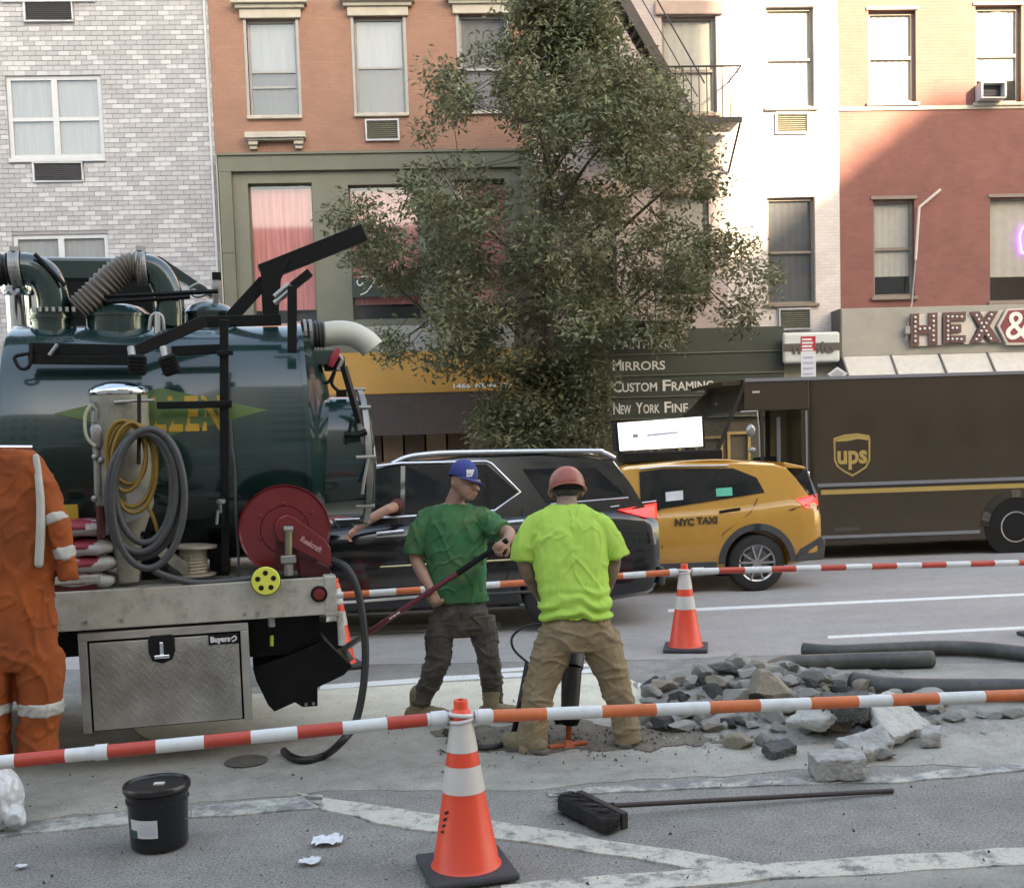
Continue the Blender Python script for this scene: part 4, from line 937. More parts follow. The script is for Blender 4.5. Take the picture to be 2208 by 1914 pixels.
for a in range(90, 450, 72): tb(MB().lathe([(.016, .04), (.016, .0445)], c+Vector((.05*math.cos(R(a)), .03, .05*math.sin(R(a)))), (0, -1, 0), 14), 'disc_hole', BLKM, wd)
# diamond plate toolbox under the bed
def diamond():
    m = bpy.data.materials.new('diamond_plate'); m.use_nodes = True; N, L = nodes_of(m); b = N['Principled BSDF']; b.inputs['Metallic'].default_value = .75; b.inputs['Roughness'].default_value = .42
    tc = N.new('ShaderNodeTexCoord'); nz = N.new('ShaderNodeTexNoise'); nz.inputs['Scale'].default_value = 3; nz.inputs['Detail'].default_value = 8; L.new(tc.outputs['Object'], nz.inputs['Vector'])
    r = N.new('ShaderNodeValToRGB'); r.color_ramp.elements[0].position = .3; r.color_ramp.elements[1].position = .75; r.color_ramp.elements[0].color = (.30, .28, .245, 1); r.color_ramp.elements[1].color = (.68, .65, .60, 1); L.new(nz.outputs['Fac'], r.inputs[0]); L.new(r.outputs[0], b.inputs['Base Color']); return m
DIA = diamond()
bx0, bx1 = TL(172, 1450, .02).x, TL(540, 1450, .02).x; bz0, bz1 = .27, .885
box_ = tb(MB().bx(bx0, bx1, .06, .62, bz0, bz1), 'toolbox', BLK)
fr = MB(); f_ = .05
fr.bx(bx0, bx1, .02, .059, bz1-f_, bz1).bx(bx0, bx0+f_, .02, .059, bz0, bz1-f_-.001).bx(bx1-f_, bx1, .02, .059, bz0, bz1-f_-.001); tb(fr, 'toolbox_frame', DIA, box_, bevel=.004)
dx0, dx1, dzz0, dzz1 = bx0+f_+.012, bx1-f_-.012, bz0+.012, bz1-f_-.015
door = tb(MB().bx(dx0, dx1, .024, .058, dzz0, dzz1), 'toolbox_door', DIA, box_, bevel=.004)
tr = MB(); st_ = .044; i = 0; z = dzz0+.03
while z < dzz1-.03:
    x = dx0+.03+(st_/2 if i % 2 else 0); j = 0
    while x < dx1-.03:
        tr.box((x, .021, z), (.042, .014, .011), Matrix.Rotation(R(45 if (i+j) % 2 else -45), 3, 'Y')); x += st_; j += 1
    z += st_*.62; i += 1
o = tb(tr, 'tread_pattern', DIA, door, recalc=False); o['kind'] = 'stuff'
lc = TL(349, 1398, .02)
lp = [lc+Vector((u*.078, 0, v*.085)) for u, v in ((-1, .75), (-.8, 1), (.8, 1), (1, .75), (1, -.2), (.75, -.8), (0, -1.05), (-.75, -.8), (-1, -.2))]
la = tb(MB().prism(lp, (0, 0, 0), (0, -.02, 0)), 'latch', BLKM, door, bevel=.004)
tb(MB().bx(lc.x-.012, lc.x+.012, -.012, -.001, lc.z-.03, lc.z+.045).bx(lc.x-.045, lc.x+.045, -.02, -.001, lc.z-.055, lc.z-.033), 'latch_handle', CHR, la, bevel=.003)
pl = TL(482, 1377, .02); pw_ = TL(515, 1377, .02).x-TL(450, 1377, .02).x
pt = tb(MB().bx(pl.x-pw_/2, pl.x+pw_/2, .012, .0235, pl.z-.032, pl.z+.032), 'name_plate', BLKM, door)
text('lettering', 'Buyers', .034, mat('plate_white', (0.6, 0.58, 0.58), .5), pt, Vector((pl.x-pw_/2+.012, .009, pl.z-.014)), ext=.001, width=pw_*.66, bold=.003, local=True)
tb(MB().tube(spline([Vector((pl.x+pw_*.25, .0095, pl.z)), Vector((pl.x+pw_*.38, .0095, pl.z+.016)), Vector((pl.x+pw_*.42, .0095, pl.z-.004)), Vector((pl.x+pw_*.28, .0095, pl.z-.018))], 4), .005, 5), 'logo_swoosh', mat('plate_white', (0.6, 0.58, 0.58)), pt)
# under the bed: wheels, axle, mudflap, hitch wedge
def wheel(x, y, r_, w_, side):
    t = tb(MB().lathe([(r_*.6, -w_/2), (r_*.88, -w_/2), (r_*.97, -w_*.42), (r_, -w_*.3), (r_, w_*.3), (r_*.97, w_*.42), (r_*.88, w_/2), (r_*.6, w_/2)], (x, y, r_), (0, 1, 0), 36, cap=False), 'tyre', TYRE, smooth=40)
    tb(MB().lathe([(r_*.6, -w_*.4), (r_*.56, -w_*.3), (r_*.4, -w_*.15), (r_*.2, -w_*.15), (r_*.18, -w_*.35), (.02, -w_*.36), (.02, w_*.3), (r_*.6, w_*.35)], (x, y, r_), (0, 1, 0), 28), 'rim', STEEL, t, smooth=40)
for yy in (.22, .50, 1.85, 2.13): wheel(-2.62, yy, .40, .24, 1)
for yy in (.25, 2.1): wheel(-5.9, yy, .42, .26, 1)
tb(MB().cyl((-2.62, .3, .4), (-2.62, 2.05, .4), .07), 'axle', BLK)
tb(MB().bx(-2.2, -2.17, .08, .66, .2, .9), 'mudflap', BLKM)
for px, a_, b_ in ((566, 1322, 1352), (566, 1355, 1376)): pass
tb(MB().bx(-.62, -.08, .28, 2.1, .62, .90), 'rear_crossmember', BLK)
tb(MB().prism([TL(x, y, .22) for x, y in ((545, 1440), (630, 1410), (700, 1380), (760, 1436), (742, 1455), (685, 1482), (685, 1522), (652, 1524), (636, 1514), (592, 1534), (578, 1520), (552, 1466))], (0, 0, 0), (0, .5, 0)), 'hitch_wedge', BLK, bevel=.006)
tb(MB().prism([TL(x, y, .18) for x, y in ((676, 1345), (735, 1338), (738, 1395), (726, 1400))], (0, 0, 0), (0, .03, 0)), 'corner_gusset', BLK)
for (x, y) in ((660, 1518), (676, 1516)): tb(MB().box(TL(x, y, .21), (.018, .012, .018)), 'hitch_bolt', STEEL)
tb(MB().cyl(TL(584, 1320, .1), TL(586, 1350, .1), .022, n=10), 'drain_pipe', mat('white_pvc', (.5, .5, .48), .5)); tb(MB().cyl(TL(586, 1370, .1), TL(586, 1392, .1), .012, n=10), 'reflector_tab', mat('lime_reflector', (.45, .5, .05), .4))
tb(MB().tube([TL(732, 1318, .05), TL(735, 1350, .05), TL(737, 1390, .05)], .022, 8), 'grab_handle', mat('worn_white_paint', (.5, .48, .45), .5, var=.3, scale=30))
# cab, out of the picture to the left
cab = tb(MB().prism([(-4.0, .05, .75), (-4.0, .05, 2.6), (-5.2, .05, 2.6), (-5.75, .05, 1.8), (-6.9, .05, 1.65), (-7.0, .05, .75)], (0, 0, 0), (0, 2.2, 0)), 'cab', TKG, bevel=.06, segs=3)
tb(MB().prism([(-4.4, .046, 1.75), (-4.4, .046, 2.4), (-5.15, .046, 2.4), (-5.6, .046, 1.75)], (0, 0, 0), (0, -.006, 0)), 'cab_window', GLASSD, cab)
# ---- hose reel (red) on the bed
rl = empty('hose_reel', TM @ TL(618, 1240, .35), TA, 'red hose reel with round steel flanges at the rear of the truck bed', 'hose reel')
def rb(mb, name, m, parent=None, **k): return mb.build(name, m, parent or rl, **k)
def W(p): return TM @ p
TYV = (TM.to_3x3() @ Vector((0, 1, 0))); TXV = (TM.to_3x3() @ Vector((1, 0, 0)))
c = W(TL(614, 1142, .16)); rr_ = .285
disc = rb(MB().lathe([(.02, 0), (rr_*.52, 0), (rr_*.53, .006), (rr_*.54, 0), (rr_-.012, .004), (rr_, -.008), (rr_+.004, .004), (rr_, .014), (.02, .012)], c, TYV, 56), 'reel_flange', RED, smooth=30)
cb = c+TYV*.30
rb(MB().lathe([(.02, 0), (rr_-.012, .0), (rr_, -.008), (rr_+.004, .004), (rr_, .014), (.02, .012)], cb, TYV, 56), 'reel_flange', RED, smooth=30)
rb(MB().cyl(c+TYV*.02, cb, .12, n=24), 'reel_drum', DKRED, smooth=40)
turns = []
for k_ in range(6):
    cc = c+TYV*(.04+.044*k_); rb(MB().tube([cc+(TXV*math.cos(R(a))+Vector((0, 0, 1))*math.sin(R(a)))*.19 for a in range(0, 360, 15)], .022, 8, closed=True), 'hose_turn', HBK, smooth=60)
def WL(px, py, yl): return W(TL(px, py, yl))
gp_ = [WL(x, y, .12) for x, y in ((592, 1130), (602, 1115), (618, 1108), (634, 1113), (700, 1162), (712, 1180), (715, 1222), (662, 1196), (630, 1180), (600, 1165), (592, 1145))]
gd = rb(MB().prism(gp_, (0, 0, 0), TYV*-.03), 'side_arm', RED, bevel=.008)
ta = WL(646, 1155, .085); tb_ = WL(688, 1180, .085)
text('lettering', 'Reelcraft', .036, mat('reel_pink_letters', (0.45, 0.22, 0.22), .5), gd, ta-Vector((0, 0, .03)), (tb_-ta), TYV.cross(tb_-ta)*-1, ext=.001, width=(tb_-ta).length*1.05, bold=.002)
rb(MB().prism([WL(x, y, .14) for x, y in ((596, 1160), (636, 1160), (650, 1242), (590, 1242))], (0, 0, 0), TYV*.03), 'reel_stand', DKRED)
rb(MB().prism([WL(x, y, .14) for x, y in ((640, 1200), (712, 1225), (714, 1242), (640, 1242))], (0, 0, 0), TYV*.3), 'reel_base', DKRED)
rb(MB().cyl(WL(622, 1142, .07), WL(622, 1200, .07), .024, n=12), 'swivel_pipe', mat('tarnished_brass', (0.22, 0.20, 0.13), .45, .6, var=.25)); rb(MB().box(WL(622, 1205, .07), (.09, .07, .05)), 'swivel_block', STEEL, bevel=.006); rb(MB().cyl(WL(622, 1215, .07), WL(622, 1240, .07), .03, n=8), 'swivel_nut', STEEL)
rb(MB().bx(0, 0, 0, 0, 0, 0) if False else MB().cyl(WL(612, 1141, .07), WL(632, 1141, .07), .022, n=10), 'swivel_elbow', STEEL)
for (x, y) in ((616, 1118), (598, 1140), (642, 1140), (562, 1112), (562, 1160), (610, 1085), (672, 1105)): rb(MB().ell(WL(x, y, .125 if x > 590 and y > 1115 else .15), (.01, .01, .01), 8, 5), 'rivet', RED)
# big black hose from the reel to the ground
hz = [WL(716, 1207, .12)] + [WL(x, y, d) for x, y, d in ((745, 1222, .05), (768, 1262, .0), (782, 1330, -.05), (788, 1410, -.1), (782, 1490, -.15), (765, 1560, -.2), (735, 1600, -.3))]
g1 = [PZ(700, 1628, .03), PZ(660, 1638, .03), PZ(630, 1632, .03), PZ(612, 1618, .03)]
bh_ = tag(MB().tube(spline(hz+g1, 7), .024, 12).build('air_hose', HBK, smooth=60), 'thick black hose drooping from the red reel to the ground', 'hose')
# ---- pressure pot with coiled hoses
pot = empty('sand_blast_pot', W(TL(278, 1240, .22)), TA, 'dirty white pressure pot with chrome lid standing on the truck bed', 'pressure pot')
def pb(mb, name, m, parent=None, **k): return mb.build(name, m, parent or pot, **k)
POT = mat('dirty_cream_pot_paint', (0.29, 0.275, 0.215), .5, var=.22, scale=5, dirt=((0.10, 0.085, 0.06), .75, 7.0))
pc_ = W(TL(278, 1235, .24)); z0 = W(TL(278, 1105, .24)).z; zt = W(TL(278, 848, .24)).z; zl = W(TL(278, 822, .24)).z; pr = .172
body = pb(MB().lathe([(.06, 1.16-pc_.z), (.10, z0-.14-pc_.z), (pr, z0-pc_.z+.05), (pr, zt-pc_.z)], pc_, (0, 0, 1), 36), 'pot_body', POT, smooth=40)
pb(MB().lathe([(pr+.005, zt-.01-pc_.z), (pr+.012, zt+.008-pc_.z), (pr, zt+.03-pc_.z), (pr*.75, zl-.02-pc_.z), (pr*.35, zl-pc_.z), (.01, zl+.004-pc_.z)], pc_, (0, 0, 1), 36), 'pot_lid', CHR, smooth=50)
pb(MB().tube([WL(246, 867, .06), WL(290, 864, .06), WL(332, 863, .06)], .011, 8), 'lid_bar', STEEL)
LBL = mat('weathered_label', (0.42, 0.42, 0.40), .6, var=.2); yl_ = .062
pb(MB().prism([WL(x, y, .075) for x, y in ((250, 1060), (318, 1050), (318, 1110), (250, 1135))], (0, 0, 0), TYV*-.004), 'label_plate', LBL, body)
for (x0, x1) in ((232, 205), (330, 405)): pb(MB().prism([WL(a, b, .2) for a, b in ((x0, 1160), (x0+(18 if x1 > x0 else -18), 1175), (x1, 1215), (x1, 1240), (x1+(-8 if x1 > x0 else 8), 1240), (x0, 1190))], (0, 0, 0), TYV*.05), 'pot_leg', POT)
pb(MB().beam(WL(220, 1120, .2), WL(335, 1160, .2), .03, .03), 'pot_strap', BLK)
pb(MB().tube([WL(196, 870, .12), WL(208, 885, .12), WL(206, 910, .12)], .022, 10), 'valve_tee', STEEL); pb(MB().lathe([(.03, 0), (.042, .02), (.042, .12), (.03, .14), (.012, .15)], WL(212, 965, .12), (0, 0, 1), 20), 'regulator', STEEL, smooth=40)
pb(MB().cyl(WL(212, 925, .12), WL(213, 900, .12), .016, n=10), 'regulator_stem', STEEL); pb(MB().cyl(WL(211, 1065, .12), WL(209, 968, .12), .022, n=10), 'riser_pipe', STEEL, smooth=40)
for (x, y) in ((205, 985), (218, 992), (204, 1075)): pb(MB().ell(WL(x, y, .10), (.022, .022, .022), 10, 7), 'pipe_fitting', STEEL, smooth=50)
pb(MB().cyl(WL(218, 1160, .12), WL(216, 1090, .12), .026, n=10), 'red_pipe', DKRED)
pb(MB().tube(spline([WL(x, y, .06) for x, y in ((196, 872), (184, 895), (184, 930), (192, 950), (206, 962))], 5), .010, 8), 'air_line', mat('cream_airline', (.42, .4, .28), .5))
cL = empty('coiled_hose', W(TL(310, 1230, -.02)), TA, 'grey hose coiled in a tall loop over the pressure pot', 'hose')
def coil(cx, cy, rx, ry, n, yl, rot=0):
    return [WL(cx+rx*math.cos(R(a)+0)+ (rot*math.sin(R(a))), cy-ry*math.sin(R(a)), yl) for a in np.linspace(0, 360, n, endpoint=False)]
for k_, (cx, cy, rx, ry, yl) in enumerate(((313, 1064, 80, 138, .0), (306, 1062, 74, 128, -.04), (320, 1075, 78, 150, -.05), (310, 1052, 62, 118, -.03))):
    MB().tube(coil(cx, cy, rx, ry, 40, yl, 10-4*k_), .0225, 10, closed=True).build('hose_loop', HGR, cL, smooth=60)
MB().tube(spline([WL(x, y, yl) for x, y, yl in ((330, 1228, -.04), (360, 1242, .0), (420, 1256, .03), (500, 1252, .06), (580, 1240, .1), (640, 1236, .14))], 6), .0225, 10).build('hose_tail', HGR, cL, smooth=60)
MB().tube([WL(300, 850, .05), WL(300, 920, .02), WL(299, 1000, -.02)], .012, 8).build('tie_strap', BLKM, cL)
yc_ = empty('yellow_hose', W(TL(280, 1090, .04)), TA, 'yellow air hose looped behind the grey hose on the pressure pot', 'hose')
for k_, (cx, cy, rx, ry, yl) in enumerate(((272, 975, 42, 68, .02), (282, 1000, 50, 92, .03), (290, 1010, 48, 95, .01), (278, 985, 36, 74, .0))):
    MB().tube(coil(cx, cy, rx, ry, 36, yl, -8+5*k_), .013, 8, closed=True).build('hose_loop', HYE, yc_, smooth=60)
MB().tube(spline([WL(x, y, .02) for x, y in ((318, 1090), (332, 1120), (345, 1165))], 5), .012, 8).build('hose_tail', HYE, yc_)
# thin cables down the post
tag(MB().tube(spline([WL(x, y, .2) for x, y in ((497, 905), (500, 960), (506, 1010), (508, 1100), (514, 1190), (514, 1250))], 5), .009, 6).build('cable', HGR, truck), None)
tb(MB().lathe([(.012, 0), (.02, .01), (.02, .06), (.03, .07), (.03, .09), (.012, .1)], TL(478, 1108, .22), (0, 0, 1), 14), 'bleed_valve', STEEL); tb(MB().tube([TL(470, 1100, .2), TL(467, 1130, .2)], .01, 6), 'bleed_lever', STEEL); tb(MB().tube([TL(478, 1070, .22), TL(480, 1130, .22)], .02, 8), 'bleed_pipe', BLK)
# wooden cable spool
sp = empty('cable_spool', W(TL(418, 1245, .3)), TA, 'small wooden spool wound with rope on the truck bed behind the pot', 'spool')
sc_ = W(TL(418, 1240, .32)); SPW = mat('spool_wood', (0.36, 0.31, 0.25), .8, var=.2); ROPE = mat('rope', (0.42, 0.37, 0.28), .9, var=.2, scale=60, bump=.5)
MB().lathe([(.14, 0), (.14, .012)], sc_-Vector((0, 0, .0)), (0, 0, 1), 24).build('spool_flange', SPW, sp); MB().lathe([(.145, .18), (.145, .195)], sc_, (.05, 0, 1), 24).build('spool_flange', SPW, sp)
MB().lathe([(.085+.006*(i % 2), .012+i*.0105) for i in range(17)], sc_, (0, 0, 1), 24).build('rope_winding', ROPE, sp)
# red and white sacks on a shallow tray
BAGR = mat('sack_red_print', (0.30, 0.03, 0.045), .55, var=.15, scale=12); BAGW = mat('sack_white_paper', (0.52, 0.50, 0.49), .7, var=.1, bump=.3, bscale=15); 
ty_ = [(178, 1250), (182, 1215), (178, 1180), (176, 1138)]
desc = ['lowest red and white sack in the stack behind the orange coverall', 'second red and white sack from the bottom of the stack on the bed', 'third red and white sack from the bottom of the stack on the bed', 'topmost red and white sack of the stack beside the pressure pot']
for k_, (x, y) in enumerate(ty_):
    c = W(TL(x-10, y, .3)); e = empty('cement_sack', c, TA+R((-4, 3, -2, 5)[k_]), desc[k_], 'sack', 'sacks stacked on the truck bed')
    mb = MB(); mb.ell((0, 0, 0), (.24, .19, .055), 24, 12); o = mb.build('sack_body', BAGW, e, local=True)
    for v in o.data.vertices:
        s_ = .75+.25*abs(v.co.z)/.055; v.co.x = math.copysign(abs(v.co.x/.24)**.6*.24, v.co.x); v.co.y = math.copysign(abs(v.co.y/.19)**.6*.19, v.co.y); v.co.z += fbm((v.co.x*8+k_, v.co.y*8, k_), 1)*.02
    o.data.polygons.foreach_set('use_smooth', [True]*len(o.data.polygons))
    o = MB().ell((0, 0, 0), (.236, .187, .054), 28, 14).build('sack_print', BAGR, e, local=True)
    for v in o.data.vertices: v.co.x = math.copysign(abs(v.co.x/.236)**.6*.225, v.co.x)-.02; v.co.y = math.copysign(abs(v.co.y/.187)**.6*.193, v.co.y); v.co.z = max(v.co.z, -.012)+fbm((v.co.x*8+k_, v.co.y*8, k_), 1)*.02+.004
    o.data.polygons.foreach_set('use_smooth', [True]*len(o.data.polygons))
    if k_ == 3: text('lettering', 'ams', .05, BAGW, e, Vector((.06, -.199, .0)), ext=.002, bold=.004, local=True)
tr_ = empty('tray', W(TL(178, 1275, .3)), TA, 'shallow pale metal tray under the stack of sacks', 'tray')
MB().bx(-.30, .13, -.2, .2, 0, .05).build('tray_body', ALU, tr_, local=True, bevel=.01); MB().bx(-.28, .11, -.18, .18, -.045, -.002).build('tray_runner', DKRED, tr_, local=True)
tr_.location = W(Vector((TL(178, 1275, .3).x, .3, 1.13+.047)))
tag(tb(MB().box(TL(152, 1103, .28), (.09, .02, .09)), 'warning_sticker', mat('sticker_yellow', (.5, .32, .03), .5)))
# ================================================================== traffic
def tab(pts, x):
    if x <= pts[0][0]: return pts[0][1]
    for (a, b) in zip(pts, pts[1:]):
        if x <= b[0]:
            t = (x-a[0])/(b[0]-a[0]); return a[1]+(b[1]-a[1])*t
    return pts[-1][1]
def car_body(root, xr, yn, L, W, bot, belt, roof, plan, wheels, wr, paint, gpaint, trimm, arch=1.14, name='body'):
    """lofted body (rear at xr, nose towards -x, near side at yn); wheel openings are cut out"""
    yc = yn+W/2; us = sorted({0, .03, .08, .16, .3, *[L*i/34 for i in range(1, 34)], L-.2, L-.1, L-.04, L})
    rings = []
    for u in us:
        w_ = W/2*tab(plan, u); zb, zt = tab(bot, u), tab(belt, u); h = zt-zb
        half = [(0, zb), (w_*.86, zb), (w_*.955, zb+.05), (w_*.985, zb+.16*h), (w_*.992, zb+.34*h), (w_, zb+.52*h), (w_*.994, zb+.68*h), (w_*.985, zb+.80*h), (w_*.965, zb+.90*h), (w_*.935, zb+.965*h), (w_*.89, zt), (w_*.5, zt+.012), (0, zt+.016)]
        rings.append([Vector((xr-u, yc-y, z)) for y, z in half] + [Vector((xr-u, yc+y, z)) for y, z in reversed(half[1:-1])])
    n = len(rings[0]); mb = MB(); vs = [v for r in rings for v in r]; fs = []
    for i in range(len(rings)-1):
        for j in range(n): fs.append((i*n+j, i*n+(j+1) % n, (i+1)*n+(j+1) % n, (i+1)*n+j))
    fs.append(tuple(reversed(range(n)))); fs.append(tuple((len(rings)-1)*n+j for j in range(n)))
    mb.add(vs, fs); body = mb.build(name, paint, root, smooth=38)
    cut = MB()
    for u in wheels:
        for s in (0, 1):
            y0 = yn-.1 if s == 0 else yn+W-.32
            cut.lathe([(wr*arch, 0), (wr*arch, .42)], (xr-u, y0, wr*1.02), (0, 1, 0), 32)
    co = cut.build('cutter', BLKM)
    bo = body.modifiers.new('cut', 'BOOLEAN'); bo.operation = 'DIFFERENCE'; bo.object = co; bo.solver = 'EXACT'
    bake(body); bpy.data.objects.remove(co); body.data.materials.clear(); body.data.materials.append(paint)
    body.data.polygons.foreach_set('use_smooth', [True]*len(body.data.polygons)); body.data.set_sharp_from_angle(angle=R(38))
    # cabin
    us = sorted({*[p[0] for p in roof], *[roof[0][0]+(roof[-1][0]-roof[0][0])*i/30 for i in range(31)]})
    rings = []
    def halfcab(u):
        w_ = W/2*tab(plan, u); zb, zt = tab(belt, u)-.01, max(tab(roof, u), tab(belt, u)+.004); zr = max(r_[1] for r_ in roof)
        k = (zt-zb)/max(zr-zb, .01)
        return w_, zb, zt, k
    for u in us:
        w_, zb, zt, k = halfcab(u); wt = w_*(.89-.15*k)
        half = [(0, zb-.02), (w_*.89, zb), (wt+(w_*.89-wt)*.12, zt-.10*k), (wt, zt-.05*k), (wt-.06, zt-.018*k), (wt*.6, zt), (0, zt+.012*k)]
        rings.append([Vector((xr-u, yc-y, z)) for y, z in half] + [Vector((xr-u, yc+y, z)) for y, z in reversed(half[1:-1])])
    n = len(rings[0]); mb = MB(); vs = [v for r in rings for v in r]; fs = []
    for i in range(len(rings)-1):
        for j in range(n): fs.append((i*n+j, i*n+(j+1) % n, (i+1)*n+(j+1) % n, (i+1)*n+j))
    fs.append(tuple(reversed(range(n)))); fs.append(tuple((len(rings)-1)*n+j for j in range(n)))
    mb.add(vs, fs); cab_ = mb.build('cabin', gpaint, root, smooth=30)
    def side(x, z, out=.006):
        """near-side surface point for a world x, z (cabin above the belt, body below)"""
        u = xr-x; w_, zb, zt, k = halfcab(u)
        if z > tab(belt, u):
            zz_ = max(0, min(1, (z-zb)/max(zt-.10*k-zb, .01))); wt = w_*(.89-.15*k); y = w_*.89+(wt+(w_*.89-wt)*.12-w_*.89)*zz_
        else:
            h = tab(belt, u)-tab(bot, u); f = (z-tab(bot, u))/h
            y = w_*tab([(0, .86), (.05, .955), (.16, .985), (.34, .992), (.52, 1.0), (.68, .994), (.8, .985), (.9, .965), (.965, .935), (1, .89)], f)
        return Vector((x, yc-y-out, z))
    return body, cab_, side
def car_wheel(root, x, yc, r, w_, spokes=5, rimr=.68, rimmat=None):
    t = MB().lathe([(r*rimr, -w_/2), (r*.86, -w_*.5), (r*.96, -w_*.42), (r, -w_*.28), (r, w_*.28), (r*.96, w_*.42), (r*.86, w_/2), (r*rimr, w_/2)], (x, yc, r), (0, 1, 0), 40, cap=False).build('tyre', TYRE, root, smooth=35)
    rm = rimmat or STEEL
    rim = MB().lathe([(r*rimr+.002, -w_*.47), (r*(rimr-.05), -w_*.42), (r*(rimr-.08), -w_*.1), (r*(rimr-.1), w_*.3), (.02, w_*.3)], (x, yc, r), (0, 1, 0), 40, cap=False).build('rim', rm, t, smooth=35)
    for k in range(spokes):
        a = 2*math.pi*k/spokes+.3
        for da in (-.14, .14):
            d = Vector((math.cos(a+da), 0, math.sin(a+da))); d2 = Vector((math.cos(a+da*2.0), 0, math.sin(a+da*2.0)))
            MB().beam(Vector((x, yc-w_*.36, r))+d*r*.08, Vector((x, yc-w_*.40, r))+d2*r*(rimr-.05), .025, r*.12, up=(0, 1, 0)).build('spoke', rm, t)
    MB().lathe([(.02, 0), (r*.15, .0), (r*.17, .03)], (x, yc-w_*.42, r), (0, 1, 0), 20).build('hub', rm, t, smooth=40)
    MB().lathe([(r*.42, 0), (r*.42, .02)], (x, yc+w_*.05, r), (0, 1, 0), 24).build('brake_disc', STEEL, t)
    return t
def ppoly(side, y, pts, out=.006):
    r_ = []
    for px, py in pts:
        p = PY(px, py, y); r_.append(side(p.x, p.z, out))
    return r_
def panel(name, pts3, m, parent, thick=.006):
    return MB().prism(pts3, (0, 0, 0), (0, -thick, 0)).build(name, m, parent)
BLKP = mat('black_car_paint', (0.006, 0.006, 0.007), .18, 0, var=.1, coat=1.0); CGLS = mat('dark_car_glass', (0.012, 0.013, 0.014), .05, var=.1, spec=.45)
YELP = mat('taxi_yellow_paint', (0.50, 0.245, 0.035), .25, var=.05, coat=1.0); PLAST = mat('grey_black_plastic', (0.045, 0.045, 0.047), .55, var=.15); TRED = mat('tail_light_red', (0.5, 0.015, 0.02), .2, coat=1.0, emit=(1, .05, .04), estr=.35)
ALUR = mat('polished_roof_rail', (0.7, 0.72, 0.74), .25, .9, var=.03); RIMM = mat('alloy_rim', (0.42, 0.41, 0.41), .3, .8, var=.1)
# ---- black SUV
sy = 11.25; sxr = PY(1427, 1150, sy).x
suv = empty('black_suv', (sxr-2.6, sy+1, 0), 0, 'glossy black SUV with silver roof rails driving behind the two workers', 'car')
sb, scab, sside = car_body(suv, sxr, sy, 5.2, 2.0,
    [(0, .48), (.1, .34), (.7, .27), (4.6, .25), (5.0, .28), (5.2, .4)],
    [(0, 1.12), (.15, 1.18), (.5, 1.22), (1.5, 1.20), (3.0, 1.15), (3.9, 1.11), (4.6, 1.06), (5.0, .98), (5.2, .82)],
    [(.10, 1.18), (.28, 1.52), (.44, 1.755), (.62, 1.80), (1.2, 1.845), (2.0, 1.855), (2.7, 1.815), (3.05, 1.74), (3.5, 1.48), (4.0, 1.12)],
    [(0, .86), (.08, .94), (.3, .985), (.8, 1.0), (4.3, 1.0), (4.9, .94), (5.1, .84), (5.2, .72)], (1.05, 4.15), .385, BLKP, BLKP, PLAST)
for u in (1.05, 4.15):
    for yy in (sy+.14, sy+1.86): car_wheel(suv, sxr-u, yy, .385, .26, 6, .66, RIMM)
CHT = mat('bright_window_trim', (0.72, 0.75, 0.8), .2, .9, var=.02)
wf = panel('front_window', ppoly(sside, sy, ((640, 1122), (705, 1040), (760, 1018), (862, 1005), (862, 1112))), CGLS, suv)
wr_ = panel('rear_window', ppoly(sside, sy, ((872, 1110), (872, 1003), (1050, 1001), (1118, 1062), (1068, 1098))), CGLS, suv)
panel('quarter_window', ppoly(sside, sy, ((1130, 1012), (1290, 1008), (1352, 1068), (1180, 1085))), CGLS, suv)
def strip(name, side, y, pts, r, m, parent, out=.008): return MB().tube(ppoly(side, y, pts, out), r, 8).build(name, m, parent, smooth=50)
strip('window_trim', sside, sy, ((640, 1050), (705, 1032), (762, 1012), (862, 999), (1050, 995), (1062, 1000), (1124, 1062), (1068, 1102), (870, 1115), (640, 1126)), .014, CHT, suv)
strip('belt_trim', sside, sy, ((1190, 1088), (1360, 1074)), .008, CHT, suv)
yr_ = sy+.32
MB().tube(spline([PY(x, y, yr_) for x, y in ((846, 1000), (876, 986), (920, 979), (1000, 975), (1270, 972), (1302, 976), (1326, 988))], 5), .026, 8).build('roof_rail', ALUR, suv, smooth=50)
MB().tube(spline([PY(x, y, yr_)+Vector((0, 1.36, 0)) for x, y in ((846, 1004), (876, 990), (920, 983), (1000, 979), (1270, 976), (1302, 980), (1326, 992))], 5), .026, 8).build('roof_rail', ALUR, suv, smooth=50)
panel('tail_light', ppoly(sside, sy, ((1335, 1100), (1424, 1086), (1426, 1118), (1395, 1116)), .012), TRED, suv, .015)
strip('tail_light_trim', sside, sy, ((1320, 1094), (1424, 1082)), .007, CHT, suv)
for (a, b) in (((812, 1150), (870, 1144)), ((1075, 1128), (1130, 1123))): strip('door_handle', sside, sy, (a, b), .018, CHT, suv, .02)
strip('sill_trim', sside, sy, ((700, 1300), (1150, 1275)), .018, PLAST, suv, .004)
strip('door_reflection_strip', sside, sy, ((820, 1222), (1125, 1205)), .012, mat('gold_reflection', (.5, .45, .25), .25, .8), suv, .004)  # a reflection along the doors, put in as a gold strip
for pts in (((866, 1112), (862, 1180), (868, 1290)), ((1128, 1098), (1120, 1180), (1090, 1250))): strip('door_seam', sside, sy, pts, .005, BLKM, suv, .001)
MB().bx(sxr-.02, sxr+.05, sy+.1, sy+1.9, .42, .62).build('rear_bumper', PLAST, suv, bevel=.03)
MB().box(PY(1412, 1160, sy-.0), (.02, .03, .12)).build('side_reflector', CHT, suv)
mm = PY(700, 1128, sy-.12); MB().ell(mm, (.11, .10, .085), 16, 10).build('wing_mirror', BLKP, suv, smooth=60)
